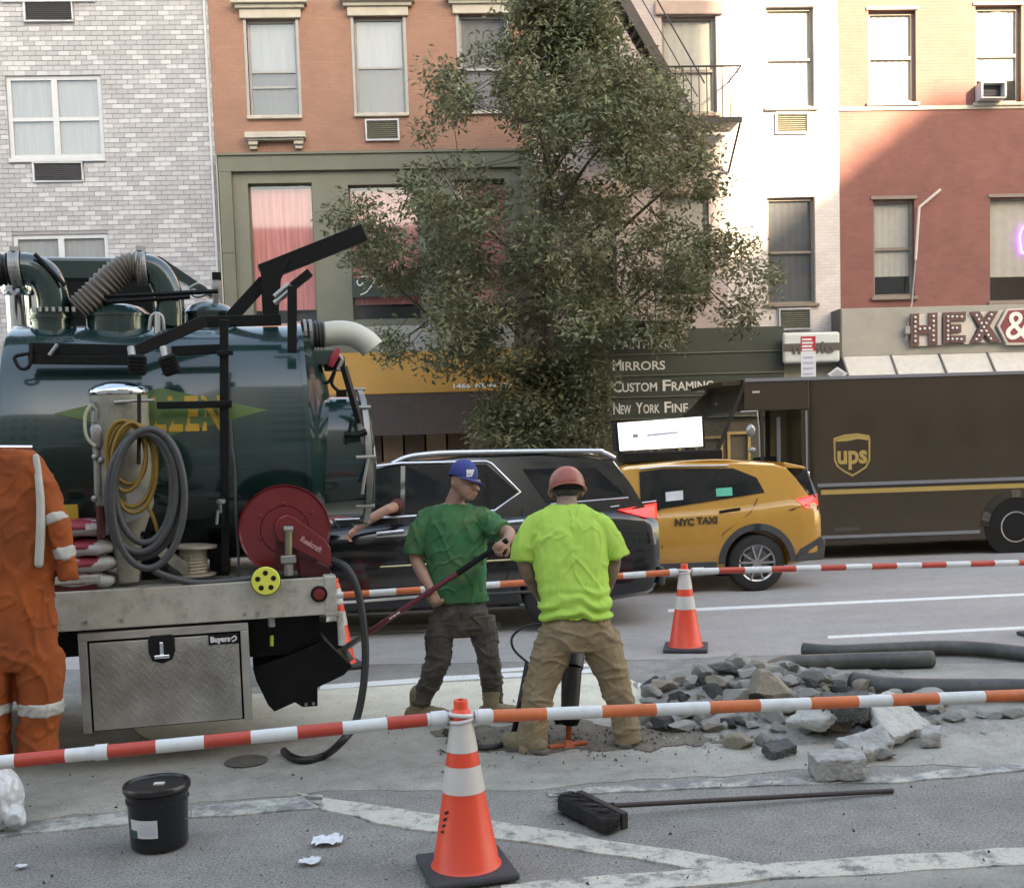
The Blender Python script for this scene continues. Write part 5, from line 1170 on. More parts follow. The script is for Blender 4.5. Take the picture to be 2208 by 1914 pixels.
# ---- yellow taxi
ty2 = 13.6; txr = PY(1779, 1150, ty2).x
taxi = empty('yellow_taxi', (txr-2.3, ty2+.93, 0), 0, 'yellow taxi with advertising screen on its roof, half hidden behind the black SUV', 'car')
tbod, tcab, tside = car_body(taxi, txr, ty2, 4.6, 1.86,
    [(0, .42), (.1, .36), (.6, .28), (4.0, .26), (4.6, .36)],
    [(0, 1.02), (.10, 1.10), (.4, 1.14), (1.2, 1.06), (2.4, 1.02), (3.4, 1.0), (4.2, .93), (4.6, .74)],
    [(.10, 1.10), (.30, 1.42), (.40, 1.55), (.55, 1.60), (1.0, 1.645), (1.7, 1.66), (2.4, 1.62), (2.7, 1.56), (3.1, 1.3), (3.5, 1.0)],
    [(0, .84), (.07, .93), (.25, .98), (.7, 1.0), (3.8, 1.0), (4.3, .93), (4.6, .75)], (.86, 3.55), .36, YELP, YELP, PLAST)
for u in (.86, 3.55):
    for yy in (ty2+.13, ty2+1.73): car_wheel(taxi, txr-u, yy, .36, .23, 5, .64, RIMM)
panel('rear_door_window', ppoly(tside, ty2, ((1385, 1018), (1440, 1011), (1590, 1010), (1640, 1030), (1655, 1062), (1385, 1105))), CGLS, taxi)
panel('window_sticker', ppoly(tside, ty2, ((1440, 1062), (1478, 1058), (1478, 1078), (1440, 1082)), .014), mat('white_sticker', (.6, .6, .62), .5), taxi, .002)
panel('window_sticker', ppoly(tside, ty2, ((1550, 1054), (1585, 1051), (1585, 1069), (1550, 1071)), .014), mat('green_sticker', (.08, .5, .33), .5), taxi, .002)
panel('window_pillar', ppoly(tside, ty2, ((1418, 1014), (1434, 1012), (1428, 1100), (1412, 1102)), .012), BLKM, taxi, .003)
strip('window_trim', tside, ty2, ((1385, 1012), (1440, 1006), (1580, 1004)), .010, CHT, taxi)
panel('tail_light', ppoly(tside, ty2, ((1722, 1076), (1772, 1066), (1776, 1090), (1740, 1096)), .014), TRED, taxi, .015)
panel('tail_light_housing', ppoly(tside, ty2, ((1700, 1100), (1742, 1088), (1772, 1093), (1770, 1100)), .012), BLKM, taxi, .006)
strip('door_handle', tside, ty2, ((1553, 1104), (1575, 1100), (1598, 1097)), .016, BLKM, taxi, .016)
BLT = mat('black_lettering', (.05, .035, .02), .5)
lo_ = PY(1455, 1133, ty2); ls = tside(lo_.x, lo_.z, .012)
text('lettering', 'NYC', .085, BLT, taxi, ls, ext=.002, bold=.006); text('lettering', 'TAXI', .085, BLT, taxi, ls+Vector((.28, 0, .012)), ext=.002, bold=.006)
for pts in (((1425, 1110), (1428, 1180), (1432, 1240)), ((1640, 1075), (1620, 1105), (1560, 1150), (1545, 1220))): strip('door_seam', tside, ty2, pts, .005, BLKM, taxi, .001)
# arch flare and sill in grey plastic
cxw, czw = txr-.86, .367
def flare(cx_, cz_, r0, r1, yy, m, par, a0=0, a1=180):
    mb = MB(); n = 20; P = []
    for i in range(n+1):
        a = R(a0+(a1-a0)*i/n); P.append((math.cos(a), math.sin(a)))
    for (p, q) in zip(P, P[1:]):
        mb.prism([Vector((cx_+p[0]*r0, yy, cz_+p[1]*r0)), Vector((cx_+p[0]*r1, yy+.012, cz_+p[1]*r1)), Vector((cx_+q[0]*r1, yy+.012, cz_+q[1]*r1)), Vector((cx_+q[0]*r0, yy, cz_+q[1]*r0))], (0, 0, 0), (0, .05, 0))
    return mb.build('arch_flare', m, par, smooth=40)
flare(cxw, czw, .41, .49, ty2-.012, PLAST, taxi); flare(txr-3.55, czw, .41, .49, ty2-.012, PLAST, taxi)
MB().bx(txr-3.1, txr-1.36, ty2+.01, ty2+.15, .24, .42).build('sill', PLAST, taxi, bevel=.03)
MB().prism([Vector((txr-.40, ty2+.0, .36)), Vector((txr+.03, ty2+.12, .36)), Vector((txr+.05, ty2+.12, .60)), Vector((txr-.02, ty2+.06, .66)), Vector((txr-.30, ty2+.0, .52))], (0, 0, 0), (0, 1.6, 0)).build('rear_bumper', PLAST, taxi, bevel=.02)
MB().tube(spline([PY(x, y, ty2+.3) for x, y in ((1440, 1003), (1480, 996), (1560, 993), (1640, 1002))], 5), .018, 8).build('roof_rail', YELP, taxi, smooth=50)
# roof spoiler
MB().prism([Vector((txr-.42, ty2+.30, 1.60)), Vector((txr-.12, ty2+.36, 1.53)), Vector((txr-.12, ty2+.36, 1.50)), Vector((txr-.40, ty2+.30, 1.53))], (0, 0, 0), (0, 1.22, 0)).build('spoiler', YELP, taxi, bevel=.01)
MB().prism([Vector((txr-.30, ty2+.255, 1.42)), Vector((txr-.13, ty2+.29, 1.50)), Vector((txr-.02, ty2+.18, 1.16)), Vector((txr-.07, ty2+.15, 1.14))], (0, 0, 0), (0, .02, 0)).build('rear_glass_edge', CGLS, taxi)
# roof advertising screen
ays = ty2+.75; a0 = PY(1331, 935, ays); sp_ = [PY(x, y, ays) for x, y in ((1331, 912), (1512, 898), (1515, 962), (1336, 972))]
SCR = mat('lit_ad_screen', (.8, .85, .9), .3, emit=(.80, .93, 1.0), estr=.30)
ab = MB().prism([p+Vector((0, 0, 0)) for p in sp_], (0, -.012, 0), (0, -.01, 0)).build('ad_screen', SCR, taxi)
cs = sum(sp_, Vector())/4; MB().prism([cs+(p-cs)*1.06 for p in sp_], (0, -.01, 0), (0, .35, 0)).build('ad_housing', BLKM, taxi, bevel=.015)
MB().prism([PY(x, y, ays-.024) for x, y in ((1395, 936), (1462, 930), (1462, 934), (1395, 941))], (0, 0, 0), (0, -.002, 0)).build('ad_text_line', mat('pale_blue_ink', (.5, .52, .75), .4), taxi)
MB().prism([PY(x, y, ays-.024) for x, y in ((1364, 936), (1376, 935), (1376, 943), (1364, 944))], (0, 0, 0), (0, -.002, 0)).build('ad_mark', mat('grey_green_ink', (.3, .42, .42), .4), taxi)
zr = 1.66; MB().bx(sp_[0].x+.05, sp_[1].x+.25, ays-.1, ays+.4, zr-.02, min(sp_[2].z, sp_[3].z)-.02).build('ad_stand', BLKM, taxi, bevel=.02)
# ---- brown delivery truck
uy = 16.7; ups = empty('delivery_truck', (PY(1950, 1100, uy).x, uy+1.15, 0), 0, 'dark brown parcel delivery truck with gold shield and stripe', 'truck')
BRN = mat('parcel_brown_paint', (0.042, 0.026, 0.011), .3, var=.12, scale=2, coat=.7); BRND = mat('dark_brown_paint', (0.02, 0.014, 0.009), .5, var=.15); GOLD = mat('gold_paint', (0.50, 0.34, 0.11), .35, .2, var=.08); GRYT = mat('grey_strip', (0.28, 0.28, 0.30), .35, .5, var=.06)
x1 = PY(1604, 830, uy).x; xe = x1+7.0; zt = PY(1900, 808, uy).z; zb_ = PY(1900, 1172, uy).z; xb0 = PY(1748, 950, uy).x
W_ = 2.3
bdy = MB().bx(xb0, xe, uy, uy+W_, zb_, zt).build('cargo_body', BRN, ups, bevel=.03)
# front part: roof cap, cowl and door frame
xp_b = PY(1535, 1000, uy).x; zcw = PY(1540, 1000, uy).z; zdoor = PY(1690, 884, uy).z
MB().bx(x1, xb0-.003, uy+.004, uy+W_-.004, zdoor, zt-.004).build('cab_roof', BRN, ups, bevel=.02)
MB().prism([Vector((xp_b, uy, zcw)), Vector((xp_b-.25, uy, .95)), Vector((xp_b-.75, uy, .9)), Vector((xp_b-.8, uy, .45)), Vector((xb0-.003, uy, .45)), Vector((xb0-.003, uy, .62)), Vector((PY(1660, 1080, uy).x, uy, .62)), Vector((PY(1640, 1000, uy).x, uy, zcw))], (0, .01, 0), (0, W_-.02, 0)).build('front_cowl', BRN, ups, bevel=.02)
for yy in (uy+.02, uy+W_-.08): MB().beam((x1+.03, yy+.03, zt-.06), (xp_b+.02, yy+.03, zcw), .05, .05).build('windscreen_pillar', BRND, ups)
MB().quad((x1+.02, uy+.07, zt-.08), (xp_b+.01, uy+.07, zcw), (xp_b+.01, uy+W_-.07, zcw), (x1+.02, uy+W_-.07, zt-.08)).build('windscreen', glass_mat('windscreen_glass', (.01, .01, .01), alpha=.8), ups)
MB().bx(x1-.02, xp_b+.2, uy+.1, uy+W_-.1, zt-.09, zt-.03).build('visor', BRN, ups)
MB().prism([Vector((x1, uy+W_-.02, zt-.05)), Vector((x1-.45, uy+W_-.02, zt-.45)), Vector((xp_b+.1, uy+W_-.02, zt-.62)), Vector((x1, uy+W_-.02, zt-.5))], (0, -.2, 0), (0, .2, 0)).build('far_cheek', BRN, ups)
xd0 = PY(1640, 950, uy).x
MB().bx(xd0, xd0+.05, uy+.002, uy+.07, .6, zdoor-.003).build('door_post', BRND, ups)
MB().bx(xb0-.14, xb0-.005, uy+.002, uy+.08, .6, zdoor-.003).build('door_edge', BRN, ups)
MB().bx(xb0-.08, xb0-.05, uy-.012, uy+.0, .65, zdoor-.02).build('door_track', GRYT, ups)
MB().bx(xd0+.55, xb0-.15, uy+1.6, uy+1.65, .5, zdoor).build('cab_bulkhead', mat('brown_cab_lining', (.07, .05, .035), .6), ups); MB().bx(xd0+.35, xd0+.4, uy+.3, uy+.35, .6, zdoor-.1).build('grab_pole', GRYT, ups); MB().bx(xd0+.1, xd0+.5, uy+.5, uy+.9, 1.0, 1.6).build('driver_seat', BLKM, ups, bevel=.06)
MB().bx(x1, xb0, uy+.02, uy+W_-.02, .45, .6).build('cab_floor', BRND, ups)
hd = PY(1740, 1028, uy); MB().box(hd+Vector((0, -.02, 0)), (.07, .04, .17)).build('door_handle', CHT, ups, bevel=.015)
mf = [PY(x, y, uy-.12) for x, y in ((1597, 888), (1632, 886), (1636, 920), (1638, 985))]; MB().tube(mf, .014, 8).build('mirror_frame', GRYT, ups)
MB().ell(PY(1619, 928, uy-.12), (.075, .05, .10), 16, 10).build('mirror', mat('mirror_grey', (.3, .3, .31), .2, .5), ups, smooth=60); MB().ell(PY(1622, 970, uy-.12), (.06, .04, .05), 12, 8).build('wide_mirror', mat('mirror_grey', (.3, .3, .31)), ups, smooth=60)
def hstrip(name, y0, y1, pxa, pxb, m, out=.012):
    za, zc = PY(1900, y0, uy).z, PY(1900, y1, uy).z
    return MB().bx(PY(pxa, y0, uy).x, PY(pxb, y0, uy).x if pxb else xe, uy-out, uy-.002, zc, za).build(name, m, ups)
hstrip('rub_rail', 1038, 1045, 1762, None, GRYT, .03); hstrip('gold_stripe', 1052, 1062, 1770, None, GOLD, .005); hstrip('skirt_rail', 1150, 1157, 1775, 2112, GRYT, .02); hstrip('roof_rail', 808, 815, 1606, None, GRYT, .02)
MB().bx(PY(1752, 900, uy).x, PY(1752, 900, uy).x+.02, uy-.01, uy-.001, zb_+.02, zt-.06).build('panel_seam', BRND, ups)
MB().bx(PY(1800, 1138, uy).x, PY(1853, 1138, uy).x, uy-.006, uy-.002, PY(1820, 1144, uy).z, PY(1820, 1137, uy).z).build('vent_plate', mat('brown_grey_plate', (.07, .06, .055), .5), ups)
MB().box(PY(1630, 845, uy), (.11, .02, .03)).build('marker_lamp', mat('marker_lens', (.5, .45, .4), .3), ups)
# gold shield with lower-case letters
sh = [(1797, 948), (1798, 944), (1820, 937), (1848, 934), (1874, 938), (1876, 945), (1876, 992), (1868, 1008), (1850, 1020), (1838, 1027), (1820, 1018), (1804, 1006), (1798, 992)]
ctr = PY(1837, 980, uy); P_ = [PY(x, y, uy) for x, y in sh]
MB().prism(P_, (0, -.004, 0), (0, -.004, 0)).build('shield_border', GOLD, ups)
si = MB().prism([ctr+(p-ctr)*.90 for p in P_], (0, -.0095, 0), (0, -.003, 0)).build('shield_face', BRN, ups)
tp = [(1802, 952), (1803, 948), (1822, 942), (1848, 939), (1870, 942), (1871, 949), (1850, 946), (1825, 951)]
MB().prism([PY(x, y, uy) for x, y in tp], (0, -.0135, 0), (0, -.002, 0)).build('shield_gleam', GOLD, si)
t0 = PY(1805, 999, uy); text('lettering', 'ups', .285, GOLD, si, t0+Vector((0, -.0165, 0)), ext=.0015, width=PY(1869, 999, uy).x-t0.x, bold=.012)
# wheels and underbody
wcx = PY(2190, 1150, uy).x
for xx in (wcx, xp_b-.2):
    for yy in (uy+.14, uy+2.15):
        t = MB().lathe([(.22, -.14), (.36, -.14), (.40, -.11), (.41, -.07), (.41, .1), (.36, .13), (.22, .13)], (xx, yy, .41), (0, 1, 0), 40, cap=False).build('tyre', TYRE, ups, smooth=35)
        MB().lathe([(.235, -.145), (.225, -.15), (.21, -.13), (.19, -.02), (.10, .0), (.09, -.06), (.01, -.06)], (xx, yy, .41), (0, 1, 0), 36, cap=False).build('rim', BRND, t, smooth=35)
        MB().lathe([(.222, -.149), (.236, -.153), (.243, -.146)], (xx, yy, .41), (0, 1, 0), 36, cap=False).build('rim_ring', RIMM, t, smooth=35)
flare(wcx, .43, .44, .56, uy-.02, BRND, ups); MB().lathe([(.50, 0), (.50, .06)], (wcx, uy+.012-.02, .44), (0, 1, 0), 40).build('wheel_well', BLKM, ups)
MB().bx(xb0, xe-.3, uy+.3, uy+W_-.3, .42, zb_-.003).build('underframe', BLK, ups)
MB().bx(PY(1770, 1205, uy).x, PY(1995, 1195, uy).x, uy-.05, uy+.2, .34, .38).build('side_step', GRYT, ups)
# ================================================================== people
def solid(name, prims, m, parent, voxel=.008, smooth=3, wr=None):
    """one continuous surface grown over overlapping tapered limbs; wr displaces it into folds"""
    mb = MB()
    for p in prims:
        if p[0] == 'c':                                    # tapered limb through points, with round ends
            pts = [Vector(q) for q in p[1]]; rs = p[2]
            sp_ = spline(pts, 4) if len(pts) > 2 else [pts[0].lerp(pts[1], i/4) for i in range(5)]
            n = len(sp_)-1; rr = []
            for i in range(n+1):
                t = i/n*(len(rs)-1); k = min(int(t), len(rs)-2); rr.append(rs[k]+(rs[k+1]-rs[k])*(t-k))
            mb.tube(sp_, rr, 14)
            if not (len(p) > 3 and p[3] == 'flat'):
                mb.ell(pts[0], (rr[0],)*3, 12, 8); mb.ell(pts[-1], (rr[-1],)*3, 12, 8)
        elif p[0] == 'l':                                  # stacked ellipses: (centre, half width, half depth)
            rings = p[1]; n = 20; vs = []; fs = []
            for (c, rx, ry) in rings:
                for j in range(n):
                    a = 2*math.pi*j/n; ca, sa = math.cos(a), math.sin(a)
                    vs.append(Vector(c)+Vector((math.copysign(abs(ca)**.8, ca)*rx, math.copysign(abs(sa)**.8, sa)*ry, 0)))
            for i in range(len(rings)-1):
                for j in range(n): fs.append((i*n+j, i*n+(j+1) % n, (i+1)*n+(j+1) % n, (i+1)*n+j))
            fs.append(tuple(reversed(range(n)))); fs.append(tuple((len(rings)-1)*n+j for j in range(n))); mb.add(vs, fs)
        elif p[0] == 'e': mb.ell(p[1], p[2], 18, 12, p[3] if len(p) > 3 else None)
        elif p[0] == 'b': mb.box(p[1], p[2], p[3] if len(p) > 3 else None)
    o = mb.build(name, m, None, recalc=True)
    rm = o.modifiers.new('r', 'REMESH'); rm.mode = 'VOXEL'; rm.voxel_size = voxel
    if smooth: sm = o.modifiers.new('s', 'SMOOTH'); sm.factor = .5; sm.iterations = smooth
    bake(o); me = o.data; me.materials.clear(); me.materials.append(m)
    if wr:
        co = np.empty(len(me.vertices)*3); me.vertices.foreach_get('co', co); co = co.reshape(-1, 3); no = np.empty_like(co.reshape(-1)); me.vertices.foreach_get('normal', no); no = no.reshape(-1, 3)
        d = np.array([wr(Vector(c), Vector(k)) for c, k in zip(co, no)]); co = co+no*d[:, None]; me.vertices.foreach_set('co', co.reshape(-1))
    me.polygons.foreach_set('use_smooth', [True]*len(me.polygons)); me.update()
    if parent: setpar(o, parent)
    return o
SKIN = mat('skin', (0.40, 0.22, 0.155), .5, var=.10, scale=18, spec=.4); SKIND = mat('tanned_tattooed_skin', (0.24, 0.155, 0.115), .5, var=.35, scale=14, spec=.4)
def hand(wrist, dirv, palm_n, thumb_s, curl=.9, s=1.0):
    """palm, four curled fingers of unequal length and a thumb; dirv points from the wrist to the knuckles, fingers curl towards palm_n"""
    d = Vector(dirv).normalized(); n = Vector(palm_n).normalized(); n = (n-d*n.dot(d)).normalized(); sd = d.cross(n)*thumb_s; w_ = Vector(wrist); P = []
    P.append(('c', [w_, w_+d*.045*s, w_+d*.085*s], [.027*s, .034*s, .033*s]))
    for k, (o_, L_) in enumerate(((.030, .075), (.010, .085), (-.011, .080), (-.031, .062))):
        b = w_+d*.085*s+sd*o_*s; L_ *= s; a1 = curl*.55; a2 = curl*1.5
        p1 = b+(d*math.cos(a1)+n*math.sin(a1))*L_*.45; p2 = p1+(d*math.cos(a2)+n*math.sin(a2))*L_*.32; p3 = p2+(d*math.cos(a2+.8)+n*math.sin(a2+.8))*L_*.25
        P.append(('c', [b-d*.02, b, p1], [.0105*s, .0105*s, .0098*s])); P.append(('c', [p1, p2, p3], [.0098*s, .009*s, .0085*s]))
    t0 = w_+d*.03*s+sd*.026*s; t1 = t0+(d*.55+sd*.55+n*.45).normalized()*.045*s; t2 = t1+(d*.6+n*.8).normalized()*.032*s
    P.append(('c', [t0, t1, t2], [.014*s, .0125*s, .0105*s])); return P
def crease(c, sx, sy, sz, k, seed=0.0, w=.10):
    """fold lines: crisp ridges along the zero lines of a noise"""
    n = fbm((c.x*sx+c.z*k+seed, c.y*sy, c.z*sz), 1, 2); return math.exp(-(n/w)**2)
def folds(seed, amp=.006, sc=9.0, st=(1, 1, .35)):
    def f(c, n): return amp*fbm((c.x*st[0]*sc+seed, c.y*st[1]*sc, c.z*st[2]*sc), 1.0, 3)*1.4
    return f
def boots(name, foot, toe, heel_h, m, sole, parent, s=1.0):
    """work boot: shaft, instep, toe cap and a separate sole; foot is the ankle point on the ground, toe the direction it points"""
    t = Vector((toe[0], toe[1], 0)).normalized(); sd = Vector((-t.y, t.x, 0)); g = Vector((foot[0], foot[1], 0))
    P = [('c', [g+Vector((0, 0, .20)), g+Vector((0, 0, .10)), g+Vector((0, 0, .07))], [.052*s, .05*s, .052*s]), ('c', [g-t*.045*s+Vector((0, 0, .055)), g+t*.05*s+Vector((0, 0, .06)), g+t*.14*s+Vector((0, 0, .05)), g+t*.185*s+Vector((0, 0, .045))], [.042*s, .05*s, .048*s, .040*s])]
    b = solid(name, P, m, parent, .007, 2, folds(foot[0]*7, .003, 26))
    out = [g+t*a*s+sd*c*s for a, c in ((-.095, -.03), (-.10, 0), (-.095, .03), (-.04, .045), (.06, .046), (.15, .05), (.21, .035), (.225, 0), (.21, -.035), (.15, -.05), (.06, -.046), (-.04, -.045))]
    MB().prism([v+Vector((0, 0, .012)) for v in out], (0, 0, 0), (0, 0, .022)).build('sole', sole, b, bevel=.004)
    return b
BOOTM = mat('dusty_tan_boot', (0.24, 0.185, 0.11), .85, var=.3, scale=14, bump=.3); SOLE = mat('dusty_boot_sole', (0.13, 0.11, 0.085), .9, var=.3)
# ---- worker in the green shirt, leaning on a long tool
GY = 7.78
def G(px, py, d=0.0): return PY(px, py, GY+d)
man1 = empty('person', (G(985, 1400).x, GY, 0), 0, 'worker in green T-shirt, dark jeans and blue cap holding a long red handle', 'person')
s1 = .0032                                                      # metres per pixel at this distance
f1a, f1b = PZ(905, 1556, 0), PZ(1062, 1552, 0)
hL = G(928, 1268, -.16); hR = G(1094, 1166, -.30)
body = [('l', [(G(992, 1330), .14, .10), (G(990, 1270), .135, .10), (G(983, 1200), .15, .11), (G(980, 1130), .17, .105), (G(978, 1098), .15, .09), (G(978, 1085), .08, .07)]),
        ('c', [G(976, 1100, .0), G(984, 1072, -.02), G(996, 1050, -.04)], [.07, .062, .066]),
        ('e', G(1000, 1036, -.05), (.088, .10, .112)), ('e', G(1008, 1056, -.09), (.065, .07, .07)), ('e', G(1012, 1070, -.10), (.045, .05, .03)),
        ('c', [G(1024, 1042, -.14), G(1030, 1054, -.155)], [.011, .017]), ('e', G(1022, 1063, -.135), (.028, .02, .010)), ('e', G(1021, 1068, -.132), (.024, .018, .009)),
        ('e', G(976, 1042, -.09), (.012, .022, .03)), ('c', [G(1012, 1038, -.135), G(1033, 1037, -.125)], [.012, .012]),
        ('c', [G(930, 1126), G(900, 1165, -.02), G(898, 1206, -.02), G(912, 1238, -.10), hL], [.048, .05, .046, .043, .030]),
        ('c', [G(1034, 1122), G(1076, 1140, -.08), G(1098, 1150, -.16), hR], [.046, .048, .045, .032]),
        ('c', [G(962, 1330), G(945, 1425, -.08), G(912, 1515)], [.065, .045, .038]), ('c', [G(1030, 1330), G(1052, 1425, -.05), G(1063, 1530)], [.065, .045, .038])]
body += hand(hL, G(940, 1300, -.20)-hL, Vector((.6, .8, -.2)), -1, 1.25, 1.08) + hand(hR, G(1078, 1178, -.36)-hR, Vector((-.4, .3, -1)), 1, 1.3, 1.05)
sk = solid('body', body, SKIN, man1, .0065, 2)
EYE = mat('eye_dark', (.03, .02, .018), .3); 
GRS = mat('green_cotton', (0.035, 0.16, 0.06), .9, var=.18, scale=7, bump=.25, bscale=220, dirt=((0.15, 0.16, 0.07), .7, 5.0))
shirt = [('l', [(G(986, 1296), .215, .145), (G(984, 1270), .212, .145), (G(985, 1230), .205, .15), (G(981, 1180), .212, .152), (G(980, 1145), .215, .145), (G(979, 1122), .205, .13), (G(978, 1106), .18, .115), (G(978, 1094), .14, .10), (G(979, 1085), .10, .085)]),
         ('c', [G(952, 1110), G(926, 1122), G(906, 1150, -.01), G(898, 1178, -.01), G(896, 1194, -.01)], [.070, .080, .082, .084, .086], 'flat'), ('c', [G(1008, 1108), G(1038, 1118, -.02), G(1066, 1134, -.06), G(1082, 1146, -.11)], [.070, .078, .078, .080], 'flat')]
def fold1(c, n):
    v = .5*(1+math.sin(c.x*38+fbm((c.x*4, c.y*4, c.z*2), 1, 2)*5+c.z*9)); return .010*fbm((c.x*4+c.z*3, c.y*4, c.z*2.2+3), 1, 2) + .006*(v**3)*(.7+.8*fbm((c.x*2, c.z*2, 1), 1, 2)) + .010*crease(c, 6, 5, 2.6, 2, .4, .09)+.007*crease(c, 7, 6, 5, -5, 9.4, .08)
sh1 = solid('t_shirt', shirt, GRS, man1, .0065, 8, fold1)
GRS2 = mat('green_cotton_hem', (0.06, 0.22, 0.09), .9, var=.1)
solid('loose_shirt_tail', [('c', [G(1043, 1225, -.14), G(1040, 1250, -.16), G(1038, 1272, -.17)], [.022, .026, .015])], GRS2, sh1, .006, 1)
JEA = mat('dirty_charcoal_jeans', (0.075, 0.062, 0.052), .9, var=.35, scale=5, bump=.2, bscale=150, dirt=((0.16, 0.14, 0.11), .4, 5.0))
jeans = [('l', [(G(990, 1290), .175, .12), (G(991, 1315), .195, .138), (G(993, 1345), .20, .135), (G(996, 1368), .17, .12)]),
         ('c', [G(955, 1330, .0), G(948, 1378, -.04), G(943, 1425, -.07), G(925, 1475, -.03), G(909, 1505, .0), G(906, 1520)], [.105, .10, .088, .078, .07, .068], 'flat'), ('c', [G(1036, 1330), G(1046, 1380, -.03), G(1054, 1425, -.05), G(1060, 1480, -.02), G(1063, 1520), G(1064, 1534)], [.105, .098, .084, .076, .07, .068], 'flat')]
solid('jeans', jeans, JEA, man1, .008, 5, lambda c, n: .009*crease(c, 4, 4, 7, 4, 1.3)+.007*crease(c, 7, 7, 9, -6, 5.1, .08)+.008*fbm((c.x*4, c.y*4, c.z*5), 1, 2)-.004)
boots('boot', f1a, (.5, -.25), 0, BOOTM, SOLE, man1, 1.3); boots('boot', f1b, (.75, -.3), 0, BOOTM, SOLE, man1, 1.25)
CAPB = mat('royal_blue_cap', (0.035, 0.05, 0.22), .85, var=.12, bump=.2, bscale=250)
cc = G(999, 1024, -.05); tilt = Matrix.Rotation(R(14), 3, 'Y') @ Matrix.Rotation(R(-8), 3, 'X')
cap = MB(); cap.ell((0, 0, 0), (.103, .118, .112), 28, 16)
co_ = cap.build('cap', CAPB, None, smooth=60)
bm = bmesh.new(); bm.from_mesh(co_.data); bmesh.ops.bisect_plane(bm, geom=bm.verts[:]+bm.edges[:]+bm.faces[:], plane_co=(0, 0, -.022), plane_no=(0, 0, -1), clear_outer=True); bm.to_mesh(co_.data); bm.free()
for v in co_.data.vertices: v.co = cc+tilt @ v.co
setpar(co_, man1)
fd = Vector((.80, -.60, 0)); sdv = Vector((-fd.y, fd.x, 0)); br_ = MB(); pts = []
for i in range(13):
    a = R(-72+144*i/12); pts.append((fd*math.cos(a)+sdv*math.sin(a)))
top_ = [p*.100+Vector((0, 0, -.018)) for p in pts]; out_ = [p*(.105+.072*max(0, (1-abs(i-6)/6.5))**.6)+Vector((0, 0, -.030-.012*math.cos((i-6)/6*1.4))) for i, p in enumerate(pts)]
for i in range(12):
    a, b, c, d = top_[i], top_[i+1], out_[i+1], out_[i]
    br_.add([cc+tilt @ (q+Vector((0, 0, dz_))) for dz_ in (0, -.006) for q in (a, b, c, d)], [(0, 1, 2, 3), (7, 6, 5, 4), (3, 2, 6, 7), (0, 4, 5, 1)])
br_.build('cap_brim', CAPB, co_, smooth=50)
lgn = (fd*.75+Vector((-.1, -.6, 0))).normalized(); lr = Vector((-lgn.y, lgn.x, 0)); lo2 = cc+tilt @ (lgn*.112+Vector((0, 0, .012)))
text('cap_logo', 'ny', .042, LETW, co_, lo2-lr*.035-Vector((0, 0, .004)), lr, Vector((0, 0, 1)), ext=.003, bold=.004)
text('cap_logo', '_', .04, LETW, co_, lo2-lr*.035-Vector((0, 0, .012)), lr, Vector((0, 0, 1)), ext=.003, bold=.004)
for (x, y, d) in ((1018, 1042, -.15), (1032, 1041, -.145)): MB().ell(G(x, y, d), (.008, .006, .005), 8, 6).build('eye', EYE, sk)
# the long tool he holds
shv = empty('shovel', (G(900, 1300).x, GY-.2, 0), 0, 'long maroon handled shovel held slantwise by the worker in green', 'shovel')
sa, sb_ = G(1094, 1164, -.36), G(745, 1396, -.05); sm_ = lambda t: sa.lerp(sb_, t)
MAR2 = mat('maroon_fibreglass', (0.17, 0.03, 0.045), .4, var=.15, scale=20); 
MB().cyl(sm_(.0), sm_(.30), .020, n=14).build('grip', BLKM, shv, smooth=40); MB().cyl(sm_(.30), sm_(.88), .019, n=14).build('handle', MAR2, shv, smooth=40); MB().cyl(sm_(.88), sm_(1.0), .022, n=14).build('ferrule', STEEL, shv, smooth=40)
dv = (sb_-sa).normalized(); sv = dv.cross(Vector((0, 1, 0))).normalized()
mb = MB(); nv = sv.cross(dv)
for i in range(6):
    for j in range(4):
        def q(a, b): u = a/6*.28; k = (b/4-.5)*2; w_ = .10*(1-.75*max(0, (a/6-.6)/.4)**1.5); return sb_+dv*u+sv*k*w_+nv*.025*(1-k*k)
        mb.quad(q(i, j), q(i+1, j), q(i+1, j+1), q(i, j+1))
bl = mb.build('blade', STEEL, shv, smooth=60); so_ = bl.modifiers.new('t', 'SOLIDIFY'); so_.thickness = .003
for t0_, t1_ in ((.655, .675), (.68, .70), (.705, .72)): MB().beam(sm_(t0_)+Vector((0, -.0195, 0)), sm_(t1_)+Vector((0, -.0195, 0)), .002, .012).build('print_mark', LETW, shv)
